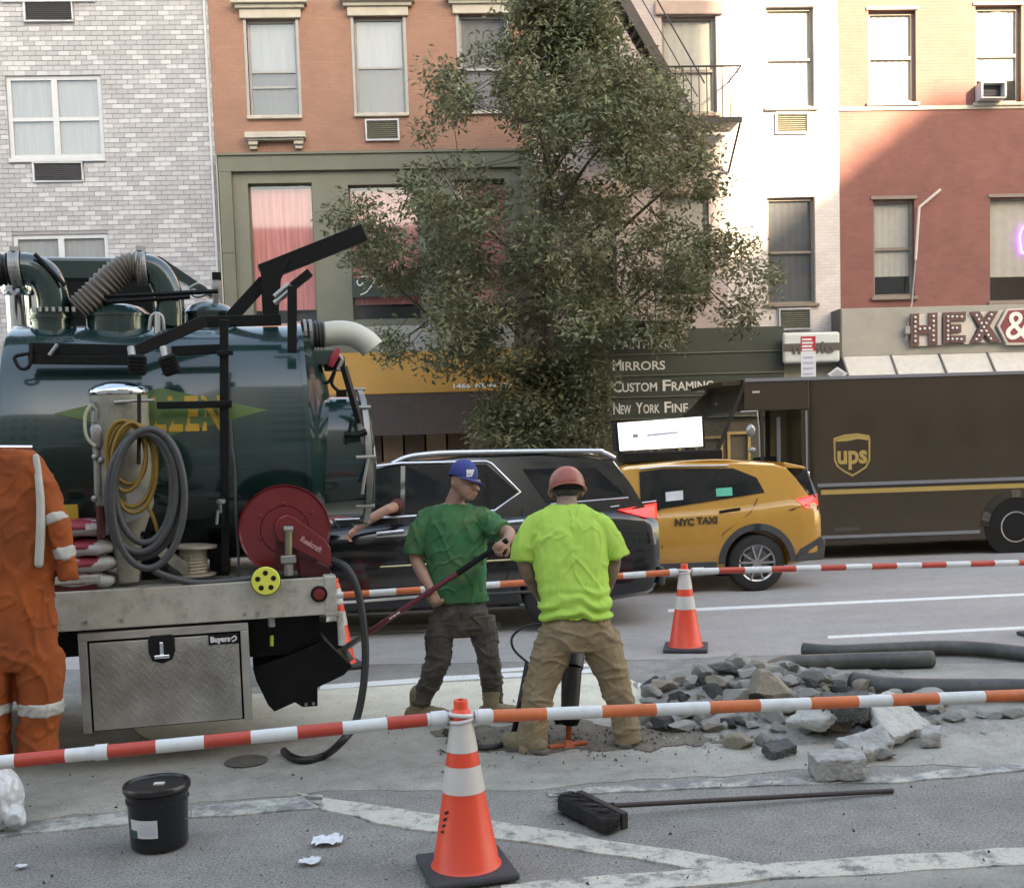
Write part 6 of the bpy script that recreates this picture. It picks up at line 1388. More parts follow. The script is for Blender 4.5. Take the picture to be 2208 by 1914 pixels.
# ---- worker in the lime shirt, back to the camera, bent over the breaker
LY = 6.92
def K(px, py, d=0.0): return PY(px, py, LY+d)
man2 = empty('person', (K(1240, 1400).x, LY, 0), 0, 'worker in lime shirt, khaki trousers and red helmet bent over a breaker, back turned', 'person')
f2a, f2b = PZ(1150, 1622, 0), PZ(1352, 1606, 0)
wl, wr2 = K(1190, 1318, .42), K(1285, 1318, .42)
body = [('l', [(K(1245, 1360), .15, .11), (K(1240, 1300, .03), .14, .10), (K(1230, 1220, .12), .165, .11), (K(1224, 1140, .2), .19, .105), (K(1222, 1105, .24), .17, .09), (K(1222, 1090, .26), .09, .075)]),
        ('c', [K(1222, 1105, .25), K(1222, 1075, .30)], [.07, .066]), ('e', K(1222, 1052, .34), (.085, .105, .11)), ('e', K(1222, 1066, .42), (.06, .06, .07)),
        ('e', K(1190, 1062, .33), (.014, .02, .03)), ('e', K(1254, 1062, .33), (.014, .02, .03)),
        ('c', [K(1160, 1140, .2), K(1132, 1185, .165), K(1140, 1238, .18), wl], [.048, .052, .05, .033]), ('c', [K(1288, 1140, .2), K(1320, 1185, .165), K(1316, 1238, .18), wr2], [.048, .052, .05, .033]),
        ('c', [K(1205, 1370), K(1170, 1475, .0), K(1148, 1590)], [.065, .045, .04]), ('c', [K(1290, 1370), K(1326, 1470, .02), K(1352, 1570)], [.065, .045, .04])]
body += hand(wl, K(1210, 1335, .5)-wl, Vector((.6, .1, -.7)), 1, 1.3, 1.08) + hand(wr2, K(1262, 1335, .5)-wr2, Vector((-.6, .1, -.7)), -1, 1.3, 1.08)
sk2 = solid('body', body, SKIND, man2, .0075, 2)
LIM = mat('lime_hi_vis_cotton', (0.37, 0.57, 0.085), .85, var=.08, scale=5, bump=.2, bscale=220)
shirt = [('l', [(K(1241, 1330, .0), .225, .155), (K(1240, 1305, .01), .228, .158), (K(1236, 1260, .06), .225, .155), (K(1231, 1200, .12), .232, .152), (K(1226, 1160, .17), .246, .145), (K(1224, 1132, .20), .238, .13), (K(1222, 1112, .23), .205, .112), (K(1222, 1099, .247), .16, .10), (K(1222, 1088, .262), .11, .085)]),
         ('c', [K(1185, 1122, .21), K(1158, 1134, .2), K(1140, 1160, .18), K(1131, 1188, .165), K(1129, 1208, .16)], [.075, .085, .085, .087, .090], 'flat'), ('c', [K(1262, 1122, .21), K(1290, 1134, .2), K(1310, 1160, .18), K(1322, 1184, .165), K(1328, 1202, .16)], [.075, .085, .085, .087, .090], 'flat')]
def fold2(c, n):
    zr = (c.z-K(1240, 1320).z)
    k = math.exp(-(zr/.13)**2); ax = c.x-K(1236, 1200).x
    a = .010*k*math.sin(zr*85+ax*ax*60+fbm((c.x*5, 0, c.z*5), 1, 2)*4)
    b = .011*(1-k)*fbm((c.x*5.5+c.z*2.5, c.y*5, c.z*2.2), 1, 3)
    v = .5*(1+math.sin(ax*34+ax*zr*40+fbm((c.x*3, c.y*3, c.z*1.5), 1, 2)*6)); return a*1.4+b*.8+.006*(v**4)*(1-k)*max(0, .5+fbm((c.x*3+5, 0, c.z*2.5), 1, 2)*1.4)+(1-k*.6)*(.009*crease(c, 4.5, 4, 1.8, 1.5*(1 if ax > 0 else -1), 3.3, .08)+.006*crease(c, 7, 5, 3, -3, 8.2, .08))
solid('t_shirt', shirt, LIM, man2, .0065, 8, fold2)
KHA = mat('khaki_work_trousers', (0.255, 0.185, 0.105), .9, var=.16, scale=5, bump=.2, bscale=150, dirt=((0.34, 0.29, 0.21), .4, 6.0))
tro = [('l', [(K(1242, 1316, .02), .19, .13), (K(1243, 1340), .218, .15), (K(1245, 1375), .232, .15), (K(1247, 1398), .20, .13)]),
       ('c', [K(1202, 1365), K(1185, 1420, .0), K(1166, 1475, .0), K(1152, 1545), K(1147, 1600), K(1147, 1618)], [.128, .12, .105, .095, .096, .10], 'flat'), ('c', [K(1292, 1365), K(1308, 1420, .01), K(1326, 1470, .02), K(1342, 1535), K(1354, 1585), K(1356, 1598)], [.128, .12, .10, .088, .085, .088], 'flat')]
solid('trousers', tro, KHA, man2, .008, 5, lambda c, n: .010*crease(c, 3.5, 3.5, 6, 4, 2.3)+.007*crease(c, 6, 6, 9, -6, 7.1, .08)+.008*fbm((c.x*4, c.y*4, c.z*5), 1, 2)-.004)
boots('boot', f2a, (-.55, .55), 0, BOOTM, SOLE, man2, 1.2); boots('boot', f2b, (.25, .8), 0, BOOTM, SOLE, man2, 1.2)
HEL = mat('dusty_red_helmet', (0.33, 0.085, 0.055), .45, var=.12, scale=6, dirt=((0.50, 0.37, 0.30), .75, 4.0))
hc = K(1222, 1046, .34); tl2 = Matrix.Rotation(R(-24), 3, 'X')
h_ = MB().ell((0, 0, 0), (.118, .138, .125), 32, 18).build('helmet', HEL, None, smooth=60)
bm = bmesh.new(); bm.from_mesh(h_.data); bmesh.ops.bisect_plane(bm, geom=bm.verts[:]+bm.edges[:]+bm.faces[:], plane_co=(0, 0, -.04), plane_no=(0, 0, -1), clear_outer=True); bm.to_mesh(h_.data); bm.free()
for v in h_.data.vertices: v.co = hc+tl2 @ v.co
so_ = h_.modifiers.new('t', 'SOLIDIFY'); so_.thickness = .006
setpar(h_, man2)
rim_ = [hc+tl2 @ Vector((.121*math.cos(a), .142*math.sin(a), -.04)) for a in np.linspace(0, 2*math.pi, 40, endpoint=False)]
MB().tube(rim_, .008, 8, closed=True).build('helmet_rim', HEL, h_, smooth=60)
MB().tube([hc+tl2 @ Vector((.095*math.sin(a), -.128*math.cos(a)+.01, -.035-.02*math.cos(a))) for a in np.linspace(-1.1, 1.1, 14)], .010, 8).build('helmet_strap', BLKM, h_, smooth=60)
HAIR = mat('cropped_dark_hair', (0.05, 0.042, 0.035), .9, var=.3, bump=.4, bscale=200)
solid('hair', [('e', K(1222, 1057, .30), (.082, .075, .062))], HAIR, man2, .007, 1)
# pavement breaker
jk = empty('pavement_breaker', PZ(1226, 1612, 0), 0, 'dark pneumatic breaker with orange chisel between the legs of the worker', 'jackhammer')
def J(px, py, d=0.0): return PY(px, py, 7.12+d)
JKM = mat('dark_tool_steel', (0.05, 0.046, 0.045), .5, .4, var=.25); ORG = mat('orange_tool_paint', (0.42, 0.09, 0.03), .45, var=.2)
MB().tube([J(1236, 1345, .25), J(1236, 1400, .15), J(1233, 1440, .08)], [.075, .08, .075], 16).build('breaker_body', JKM, jk, smooth=50)
MB().tube([J(1233, 1438, .08), J(1230, 1500, .04), J(1228, 1548)], [.068, .062, .055], 16).build('cylinder', JKM, jk, smooth=50)
MB().tube([J(1228, 1546), J(1227, 1560)], [.075, .06], 16).build('retainer', BLK, jk); MB().box(J(1212, 1552), (.10, .10, .03)).build('retainer_plate', BLK, jk)
MB().tube([J(1227, 1556), J(1226, 1598)], [.022, .02], 12).build('chisel_shank', ORG, jk)
cb_ = PZ(1226, 1612, 0); MB().tube([cb_+Vector((0, 0, .045)), cb_+Vector((0, 0, -.02))], [.03, .06], 12).build('chisel_foot', ORG, jk); MB().beam(cb_+Vector((-.13, -.03, .02)), cb_+Vector((.12, .03, .025)), .05, .02).build('chisel_blade', ORG, jk, bevel=.005)
MB().tube([J(1180, 1335, .30), J(1236, 1340, .28), J(1290, 1335, .30)], .022, 10).build('handle_bar', BLK, jk, smooth=50)
jh = [J(1215, 1360, .1), J(1170, 1345, .1), J(1130, 1352, .1), J(1108, 1368, .08), J(1103, 1385, .06), J(1112, 1405, .05), J(1138, 1428, .0), J(1134, 1462, -.05), J(1120, 1520, -.12), J(1108, 1570, -.2)]
tag(MB().tube(spline(jh[:7], 6), .009, 8).build('whip_line', HBK, smooth=60), 'thin black air line curving beside the khaki trousers', 'hose')
h2 = [J(1138, 1428, .0), J(1130, 1470, -.03), J(1118, 1530, -.06), PZ(1104, 1588, .03), PZ(1080, 1606, .025), PZ(1040, 1612, .025), PZ(1000, 1600, .025), PZ(960, 1576, .025)]
tag(MB().tube(spline(h2, 7), .020, 10).build('breaker_hose', HBK, smooth=60), 'black rubber hose running from the breaker to the ground between the workers', 'hose')
# ---- driver's arm resting out of the black car's window
drv = empty('person', (PY(845, 1100, sy).x, sy+.4, 0), 0, 'driver whose bare forearm hangs out of the black SUV window', 'person')
def D_(px, py, d): return PY(px, py, sy+d)
wv = D_(768, 1140, -.05)
P = [('c', [D_(862, 1075, .45), D_(855, 1090, .15), D_(836, 1098, -.04)], [.06, .055, .05]), ('c', [D_(836, 1098, -.04), D_(805, 1115, -.06), wv], [.05, .047, .033]), ('e', D_(835, 1030, .55), (.09, .10, .12)), ('c', [D_(845, 1060, .55), D_(860, 1100, .55), D_(870, 1180, .55)], [.07, .17, .17])]
P += hand(wv, D_(748, 1160, -.05)-wv, Vector((-.3, -.3, -.7)), 1, .8, 1.05)
solid('body', P, SKIN, drv, .009, 2)
solid('sleeve', [('c', [D_(862, 1078, .5), D_(858, 1088, .2), D_(850, 1094, .08)], [.09, .075, .068], 'flat'), ('c', [D_(850, 1075, .55), D_(862, 1110, .55), D_(872, 1185, .55)], [.10, .19, .19])], mat('maroon_shirt', (.10, .03, .025), .9), drv, .01, 2)
# ================================================================== site things
CORG = mat('cone_orange', (0.85, 0.075, 0.035), .4, var=.05, scale=3); CWH = mat('cone_reflective_band', (0.62, 0.57, 0.53), .4, var=.05, scale=10); CBAS = mat('cone_rubber_base', (0.05, 0.05, 0.055), .65, var=.2, scale=8)
def cone(loc, rz, label, hgt=.79, group='traffic cones'):
    e = empty('traffic_cone', loc, rz, label, 'traffic cone', group); h = hgt; R0, R1 = .150, .034
    def rad(t): return R0+(R1-R0)*t
    MB().bx(-.20, .20, -.20, .20, 0, .035).build('base', CBAS, e, local=True, bevel=.012)
    MB().lathe([(R0+.012, .035), (R0, .05), (rad(.48), h*.48), (rad(.475)-.01, h*.48)], (0, 0, 0), (0, 0, 1), 40, cap=False).build('lower_body', CORG, e, local=True, smooth=40)
    MB().lathe([(rad(.478)+.003, h*.478), (rad(.63)+.003, h*.63)], (0, 0, 0), (0, 0, 1), 40, cap=False).build('reflective_band', CWH, e, local=True, smooth=40)
    MB().lathe([(rad(.63)+.001, h*.63), (rad(.71)+.001, h*.71)], (0, 0, 0), (0, 0, 1), 40, cap=False).build('middle_body', CORG, e, local=True, smooth=40)
    MB().lathe([(rad(.71)+.003, h*.71), (rad(.89)+.003, h*.89)], (0, 0, 0), (0, 0, 1), 40, cap=False).build('reflective_band', CWH, e, local=True, smooth=40)
    MB().lathe([(rad(.89)+.001, h*.89), (rad(.94), h*.94), (rad(.95)-.008, h*.95), (rad(.96)-.006, h*.985), (rad(1)-.004, h), (.012, h+.001)], (0, 0, 0), (0, 0, 1), 40, cap=False).build('top_knob', CORG, e, local=True, smooth=40)
    return e
pn = PZ(1006, 1876, 0.012); pf = PZ(1479, 1399, .008)
cn = cone(pn, R(12), 'nearest orange traffic cone carrying the striped pole ends in the foreground')
cf = cone(pf, R(-14), 'orange traffic cone standing in the road left of the rubble heap')
cone(PZ(730, 1436, .008), R(20), 'orange traffic cone half hidden behind the rear of the vacuum truck')
cone(PZ(2262, 1372, .008), R(10), 'traffic cone cut by the right picture edge, its black base showing')
for p_, lb_ in ((PY(2410, 1490, 5.3), 'traffic cone beyond the right picture edge holding the near striped pole'), (PY(-180, 1661, 4.62), 'traffic cone beyond the left picture edge holding the near striped pole')):
    cone(Vector((p_.x, p_.y, .012)), R(8), lb_)
LBK = mat('black_print', (.015, .015, .015), .5)
for k in range(4):
    zz_ = .285-.030*k; r_ = .150-.116*zz_/.79+.002; a0_ = R(203-3.0*k)
    MB().prism([Vector((r_*math.cos(a0_+da), r_*math.sin(a0_+da), zz_+dz_)) for da, dz_ in ((0, 0), (.20, .012), (.20, .026), (0, .012))], (0, 0, 0), (-.003*0, -.003, 0)).build('logo_bar', LBK, cn, local=True)
def conewrap(u, v, w_):
    a = R(205)+u/.13; zz_ = .135+v; r_ = .150-.116*zz_/.79+.003; return Vector((r_*math.cos(a), r_*math.sin(a), zz_))
text('lettering', 'vision', .035, LBK, cn, (0, 0, 0), ext=0, bold=.002, local=True, fn=conewrap)
# ---- red and white barrier poles
PRED = mat('pole_red', (0.50, 0.06, 0.035), .4, var=.12, scale=12); PORG = mat('pole_faded_orange', (0.62, 0.15, 0.05), .45, var=.15, scale=12); PWHT = mat('pole_white', (0.66, 0.67, 0.66), .4, var=.06, scale=10, dirt=((.35, .33, .3), .35, 14.0)); PRNG = mat('pole_ring_white', (0.68, 0.62, 0.60), .4, var=.04)
def pole(name, A, B, pxa, pxb, cuts, r, label, redm, first_red, sleeves=(), ring=None):
    e = empty(name, (A+B)/2, 0, label, 'barrier pole')
    f = lambda px: A.lerp(B, (px-pxa)/(pxb-pxa))
    cs = [pxa]+list(cuts)+[pxb]; red = first_red
    for a, b in zip(cs, cs[1:]):
        MB().cyl(f(a), f(b), r, n=16).build('red_band' if red else 'white_band', redm if red else PWHT, e, smooth=40); red = not red
    for a, b in sleeves: MB().cyl(f(a), f(b), r*1.18, n=16).build('sleeve', PWHT, e, smooth=40)
    if ring is not None:
        c, rr, tz = ring; MB().tube([c+Vector((rr*math.cos(a), rr*math.sin(a), tz*math.sin(a+1))) for a in np.linspace(0, 2*math.pi, 28, endpoint=False)], .010, 8, closed=True).build('end_ring', PRNG, e, smooth=60)
    return e
zr = .79*.905; rc = Vector((pn.x, pn.y, zr+.005)); rrr = .150-.116*.905+.006
A = PY(-180, 1661, 4.62); B = rc+Vector((-rrr-.01, 0, .004))
pB = 1000; pole('barrier_pole', A, B, -180, 985, (-84, 20, 125, 214, 318, 423, 527, 632, 736, 840, 935), .0295, 'red and white striped pole running left from the foreground cone past the coverall', PRED, True, ((188, 214), (945, 980)), (rc+Vector((0, 0, -.006)), rrr, .008))
A2 = rc+Vector((rrr+.01, 0, .002)); B2 = PY(2410, 1490, 5.3)
pole('barrier_pole', A2, B2, 1030, 2410, (1065, 1170, 1280, 1390, 1500, 1606, 1713, 1816, 1890, 1993, 2097, 2203), .0295, 'orange and white striped pole running right from the foreground cone past the rubble', PORG, False, ((1035, 1062),), (rc+Vector((0, 0, .016)), rrr, -.006))
rf = Vector((pf.x, pf.y, zr+.01))
A = PY(690, 1286, 9.75); B = rf+Vector((-rrr-.01, 0, 0))
pole('barrier_pole', A, B, 690, 1470, (739, 793, 850, 902, 960, 1016, 1073, 1130, 1185, 1240, 1295, 1345, 1396, 1450), .0295, 'striped pole behind the two workers ending at the roadside cone', PORG, False, ((1450, 1466),), (rf+Vector((0, 0, -.004)), rrr, .006))
A = rf+Vector((rrr+.01, 0, 0)); B = PY(2260, 1211, 10.5)
pole('barrier_pole', A, B, 1492, 2260, (1547, 1600, 1655, 1706, 1758, 1811, 1866, 1920, 1974, 2028, 2082, 2136, 2190), .0295, 'striped pole running right from the roadside cone in front of the taxi', PRED, False, ((1494, 1518),), (rf+Vector((0, 0, .012)), rrr, -.006))
tag(MB().tube([PY(690, 1303, 9.7), PY(930, 1284, 9.9)], .012, 8).build('white_rod', PWHT, smooth=40), 'thin plain white rod just under the far striped pole by the truck', 'rod')
# ---- black bucket
bp = PZ(345, 1818, 0.012); bk = empty('bucket', bp, 0, 'black plastic bucket with lid and white label on the asphalt', 'bucket')
BKM = mat('black_bucket_plastic', (0.010, 0.010, 0.012), .28, var=.2, scale=6)
MB().lathe([(.05, 0), (.132, .0), (.138, .008), (.146, .225), (.153, .228), (.153, .24), (.147, .243), (.148, .262), (.153, .265), (.153, .275), (.149, .278), (.150, .30)], (0, 0, 0), (0, 0, 1), 48).build('bucket_body', BKM, bk, local=True, smooth=35)
ld = MB().lathe([(.158, .280), (.163, .284), (.163, .306), (.158, .314), (.150, .314), (.146, .304), (.142, .301), (.02, .303)], (0, 0, 0), (0, 0, 1), 48).build('lid', BKM, bk, local=True, smooth=35)
MB().box((.012, .0, .3065), (.05, .035, .006)).build('lid_sticker', CWH, ld, local=True)
LAB = mat('bucket_label', (0.60, 0.60, 0.58), .5, var=.04); LABG = mat('bucket_label_green', (0.02, 0.07, 0.06), .5, var=.1)
def curved(name, a0, a1, z0, z1, r0, m):
    mb = MB(); n = 12
    for i in range(n):
        a, b = R(a0+(a1-a0)*i/n), R(a0+(a1-a0)*(i+1)/n); f = lambda t, z: Vector((math.cos(t), math.sin(t), 0))*(r0+.037*z*.95)+Vector((0, 0, z))
        mb.quad(f(a, z0), f(b, z0), f(b, z1), f(a, z1))
    return mb.build(name, m, bk, local=True, smooth=60)
lb = curved('label', 222, 282, .075, .165, .1395, LAB); curved('label_corner', 222, 240, .076, .112, .1402, LABG)
for k in range(5): curved('label_text_line', 244, 278, .092+.012*k, .095+.012*k, .1402, GREYT)
MB().tube(spline([Vector((.15, -.02, .24)), Vector((.17, -.05, .21)), Vector((.185, -.09, .175)), Vector((.172, -.10, .155)), Vector((.15, -.09, .15))], 5), .003, 6).build('wire_handle', STEEL, bk, local=True)
# ---- push broom
bh0, bh1 = PZ(1238, 1722, .06), PZ(1338, 1772, .045); bm_ = empty('push_broom', PZ(1290, 1760, 0), 0, 'push broom with black bristles lying on the asphalt', 'broom')
BRB = mat('broom_block', (0.028, 0.02, 0.018), .6, var=.3); BRS = mat('black_bristle', (0.022, 0.020, 0.019), .7, var=.3)
ax = (bh1-bh0); L_ = ax.length; axn = ax.normalized(); sdb = Vector((axn.y, -axn.x, 0)); upb = Vector((0, 0, 1))
hx_ = Vector((.82, .45, 0)).normalized()
MB().beam(bh0+hx_*.03, bh1+hx_*.03, .04, .085).build('broom_block', BRB, bm_, bevel=.006)
rb_ = random.Random(4); V = []; F = []
for i in range(2600):
    t = rb_.random(); v_ = rb_.uniform(-.042, .042); p = bh0.lerp(bh1, t)+upb*v_-hx_*.0
    d = (-hx_*1.0+upb*(v_*5+rb_.gauss(0, .12))+axn*((t-.5)*.4+rb_.gauss(0, .14))).normalized(); ln = rb_.uniform(.085, .145)*(1.25 if rb_.random() < .06 else 1); e_ = p+d*ln+Vector((0, 0, -.02*rb_.random())); e_.z = max(e_.z, .006)
    s_ = d.cross(Vector((rb_.gauss(0, 1), rb_.gauss(0, 1), rb_.gauss(0, 1)))).normalized()*.0022; b = len(V); V += [p-s_, p+s_, e_]; F.append((b, b+1, b+2))
me = bpy.data.meshes.new('bristles'); me.from_pydata([tuple(v) for v in V], [], F); me.materials.append(BRS); o = bpy.data.objects.new('bristles', me); COL.objects.link(o); setpar(o, bm_); o['kind'] = 'stuff'
MB().beam(bh0-hx_*.055, bh1-hx_*.055, .10, .072).build('bristle_core', BRS, bm_)
he = PZ(1925, 1704, .016); hs_ = bh0.lerp(bh1, .55)+hx_*.04+Vector((0, 0, .02))
MB().cyl(hs_, he, .0135, n=12).build('handle', mat('dark_wood_handle', (0.05, 0.034, 0.03), .55, var=.3, scale=9), bm_, smooth=40); MB().cyl(hs_, hs_.lerp(he, .03), .018, n=12).build('socket', BLK, bm_)
# ---- orange coverall hanging from a rail on the truck
OYL = -.62
def O(px, py, d=0.0): return TM @ TL(px, py, OYL+d)
cv = empty('coverall', O(40, 1640), TA, 'orange hi-vis coverall with grey reflective bands hanging at the left edge', 'coverall')
ORC = mat('orange_coverall_cloth', (0.31, 0.064, 0.009), .85, var=.28, scale=3.5, bump=.25, bscale=160, dirt=((0.15, 0.032, 0.008), .6, 3.0)); RFL = mat('grey_reflective_tape', (0.42, 0.40, 0.36), .5, var=.12, scale=14)
P = [('l', [(O(25, 972), .12, .05), (O(22, 985), .165, .07), (O(25, 1040), .20, .09), (O(28, 1120), .215, .10), (O(30, 1200), .215, .105), (O(32, 1300), .22, .11), (O(33, 1390), .225, .11), (O(33, 1440), .22, .10)][::-1]),
     ('c', [O(82, 1400), O(84, 1480), O(82, 1560), O(80, 1640)], [.12, .115, .11, .108], 'flat'), ('c', [O(-18, 1400), O(-20, 1480), O(-22, 1560), O(-24, 1640)], [.12, .115, .11, .108], 'flat'),
     ('c', [O(66, 1000, -.02), O(98, 1060, -.03), O(124, 1130, -.05), O(142, 1195, -.05), O(152, 1250, -.05)], [.075, .075, .07, .062, .055], 'flat'), ('c', [O(-25, 1000), O(-60, 1080), O(-85, 1180), O(-95, 1250)], [.075, .08, .075, .07], 'flat')]
foldc = lambda c, n: .020*fbm((c.x*5+c.z*1.6, c.y*5, c.z*2.0), 1, 2)+.010*crease(c, 5, 5, 2.2, 1.5, 1.1, .09)+.007*crease(c, 6, 6, 5, -4, 4.4, .08)-.005
co = solid('coverall_cloth', P, ORC, cv, .010, 2, foldc)
def band(pts, rs, name='reflective_band'): return solid(name, [('c', pts, rs, 'flat')], RFL, co, .008, 1, lambda c, n: foldc(c, n))
band([O(84, 1511), O(84, 1537)], [.120, .119]); band([O(-21, 1511), O(-21, 1537)], [.120, .119]); band([O(113, 1108, -.045), O(121, 1127, -.05)], [.078, .076]); band([O(138, 1178, -.05), O(144, 1202, -.05)], [.070, .068])
for (x0, x1) in ((82, 92),): solid('reflective_stripe', [('c', [O(78, 985, -.085), O(86, 1060, -.105), O(88, 1130, -.115), O(84, 1215, -.115)], [.018, .022, .024, .024])], RFL, co, .007, 1)
hr = O(10, 964); MB().tube([O(-200, 963), O(70, 964)], .010, 8).build('hanger_bar', CHR, cv)
tb(MB().beam(TI @ O(-200, 963), TI @ O(-200, 963)+Vector((0, .66, 0)), .03, .03), 'hanging_rail', BLK); tb(MB().beam(Vector(((TI @ O(-200, 963)).x, .04, 1.1)), Vector(((TI @ O(-200, 963)).x, .04, (TI @ O(-200, 963)).z)), .03, .03), 'rail_post', BLK)
# ---- clear plastic bag at the left edge
gb = PZ(2, 1786, 0.01); bag = empty('plastic_bag', gb, 0, 'crumpled white plastic bag on the ground at the left edge', 'bag')
PBG = mat('white_plastic_film', (0.62, 0.63, 0.64), .22, var=.15, scale=9, spec=.7)
P = [('e', gb+Vector((-.03, 0, .17)), (.14, .13, .17)), ('e', gb+Vector((-.08, 0, .09)), (.14, .13, .09)), ('e', gb+Vector((.085, -.05, .09)), (.05, .05, .05)), ('e', gb+Vector((.11, -.04, .065)), (.03, .03, .03))]
solid('bag_film', P, PBG, bag, .005, 4, lambda c, n: .030*(.5-abs(fbm((c.x*7, c.y*7, c.z*3.5), 1, 3)))+.012*(.4-abs(fbm((c.x*20, c.y*20, c.z*9), 1, 3))))
# ---- rubble heap
rr2 = random.Random(21)
ROCKC = [mat('pale_concrete_rubble', (0.47, 0.45, 0.41), .9, var=.22, scale=14, bump=.8, bscale=45), mat('grey_concrete_rubble', (0.36, 0.345, 0.32), .9, var=.25, scale=14, bump=.8, bscale=45), mat('tan_rubble', (0.40, 0.34, 0.26), .9, var=.25, scale=12, bump=.8, bscale=45), mat('dark_asphalt_chunk', (0.10, 0.098, 0.095), .9, var=.3, scale=20, bump=.9, bscale=60)]
def rockmesh(seed, rough=.35, flat=.7):
    bm = bmesh.new(); bmesh.ops.create_icosphere(bm, subdivisions=3, radius=1.0); r = random.Random(seed)
    cuts = [(Vector((r.gauss(0, 1), r.gauss(0, 1), r.gauss(0, 1))).normalized(), r.uniform(.42, .78)) for _ in range(12)]
    for v in bm.verts:
        for n, d in cuts:
            k = v.co.dot(n)-d
            if k > 0: v.co -= n*k*.98
        v.co *= 1.25+rough*.5*fbm((v.co.x*1.8+seed, v.co.y*1.8, v.co.z*1.8), 1, 4)
        v.co.z *= flat
    me = bpy.data.meshes.new('rubble_chunk'); bm.to_mesh(me); bm.free(); me.polygons.foreach_set('use_smooth', [True]*len(me.polygons)); me.set_sharp_from_angle(angle=R(18)); return me
RM = []
for i in range(14):
    me = rockmesh(i+3); RM.append(me)
def rock(px, py, wpx, hpx, m, name='rubble_chunk', label=None, zlift=0.0, group=None, seed=None):
    """py is the lower edge of the stone as seen; wpx its width"""
    g = PZ(px, py, zlift); D = (g-CAM).dot(FWD); sx = wpx*D/FPX/2; sz = max(hpx*D/FPX/2*.95, .012)
    me = RM[(seed if seed is not None else rr2.randrange(14)) % 14].copy(); me.materials.clear(); me.materials.append(m)
    o = bpy.data.objects.new(name, me); COL.objects.link(o); o.location = g+Vector((0, sx*.5, sz*.8)); o.scale = (sx*1.12, sx*rr2.uniform(.8, 1.05), sz*1.45); o.rotation_euler = (rr2.uniform(-.2, .2), rr2.uniform(-.2, .2), rr2.uniform(0, 6.28) if abs(wpx-hpx) < 20 else rr2.uniform(-.3, .3))
    return tag(o, label, 'rubble', group)
FINE = asphalt_mat('rubble_fines', (0.30, 0.285, 0.255), .3, .3, .2)
# low mound under the stones
mb = MB(); nx, ny = 46, 26; xa_, xb_ = PZ(1370, 1500).x, PZ(2060, 1500).x; ya_, yb2 = PZ(1700, 1612).y, PZ(1700, 1440).y+.6
def mh(x, y):
    u = (x-xa_)/(xb_-xa_); v = (y-ya_)/(yb2-ya_); k = max(0, math.sin(math.pi*min(max(u, 0), 1)))*max(0, math.sin(math.pi*min(max(v, 0), 1)))
    pk = math.exp(-((u-.42)/.22)**2)
    return .004+k*(.035+.15*pk)*(1+.5*fbm((x*2.5, y*2.5, 1), 1, 3))
for i in range(nx):
    for j in range(ny):
        q = lambda a, b: Vector((xa_+(xb_-xa_)*a/nx, ya_+(yb2-ya_)*b/ny, mh(xa_+(xb_-xa_)*a/nx, ya_+(yb2-ya_)*b/ny)+(.014*fbm((a*1.1, b*1.1, 4), 1, 2) if 0 < a < nx and 0 < b < ny else -.006)))
        mb.quad(q(i, j), q(i+1, j), q(i+1, j+1), q(i, j+1))
tag(mb.build('rubble_mound', FINE, smooth=50), 'loose grey grit heaped under the broken concrete', 'rubble', kind='stuff')
def heap_rock(px, py, w_, h_, mi, **k):
    """a stone on the heap: follow the ray down to the mound"""
    d = ray(px, py).normalized(); t = 4.0
    while t < 14:
        p = CAM+d*t
        if p.z <= mh(p.x, p.y) or p.z < 0: break
        t += .02
    z = max(p.z, 0); return rock(px, py, w_, h_, ROCKC[mi], zlift=z, **k)
bigs = [(1665, 1522, 100, 84, 2, 'big tan boulder of broken concrete on top of the rubble heap'), (1590, 1535, 72, 66, 0, 'pale rock left of the big tan boulder on the heap'), (1528, 1545, 58, 40, 1, 'grey rock on the left slope of the rubble heap'), (1436, 1493, 66, 34, 2, 'round brown stone at the far left of the heap'), (1482, 1478, 42, 20, 2, 'flat tan stone lying on the left end of the heap'),
        (1672, 1560, 60, 52, 0, 'rugged pale rock below the big tan boulder'), (1772, 1482, 62, 40, 1, 'grey rock on the back of the heap below the cut pipe'), (1820, 1482, 56, 36, 0, 'pale angular rock right of the grey one on the heap back'), (1605, 1616, 62, 36, 2, 'smooth brown cobble in front of the heap left of the square block'), (1648, 1608, 48, 32, 1, 'small grey stone wedged right of the brown cobble'), (1910, 1640, 66, 30, 0, 'pale flat stone right of the square concrete block'),
        (2012, 1518, 92, 34, 0, 'long pale rock at the right end of the heap'), (2060, 1556, 60, 22, 1, 'low grey stone under the striped pole right of the heap'), (2142, 1550, 46, 20, 0, 'small white stone right of the heap near the picture edge'), (2190, 1548, 56, 26, 1, 'brown grey stone at the right picture edge')]
for (x, y, w_, h_, mi, lb_) in bigs: heap_rock(x, y, w_, h_, mi, label=lb_, seed=int(x*y))
for k in range(230):
    u = rr2.random(); x = 1390+640*u; top_y = 1478-40*math.exp(-((x-1640)/130)**2)+ (25 if x > 1900 else 0); y = rr2.uniform(top_y, 1585); w_ = rr2.choice((18, 22, 26, 32, 38, 46))
    mi = rr2.choice((0, 0, 0, 1, 1, 2, 2, 3)); side_ = 'left' if x < 1530 else ('middle' if x < 1760 else 'right'); row_ = 'back' if y < top_y+38 else 'front'
    heap_rock(x, y, w_*rr2.uniform(.9, 1.3), w_*rr2.uniform(.6, .9), mi, label='%s %s broken chunk on the %s %s of the rubble heap' % ('small' if w_ < 30 else 'larger', ('pale grey', 'mid grey', 'tan', 'dark')[mi], row_, side_), group='loose chunks of the rubble heap')
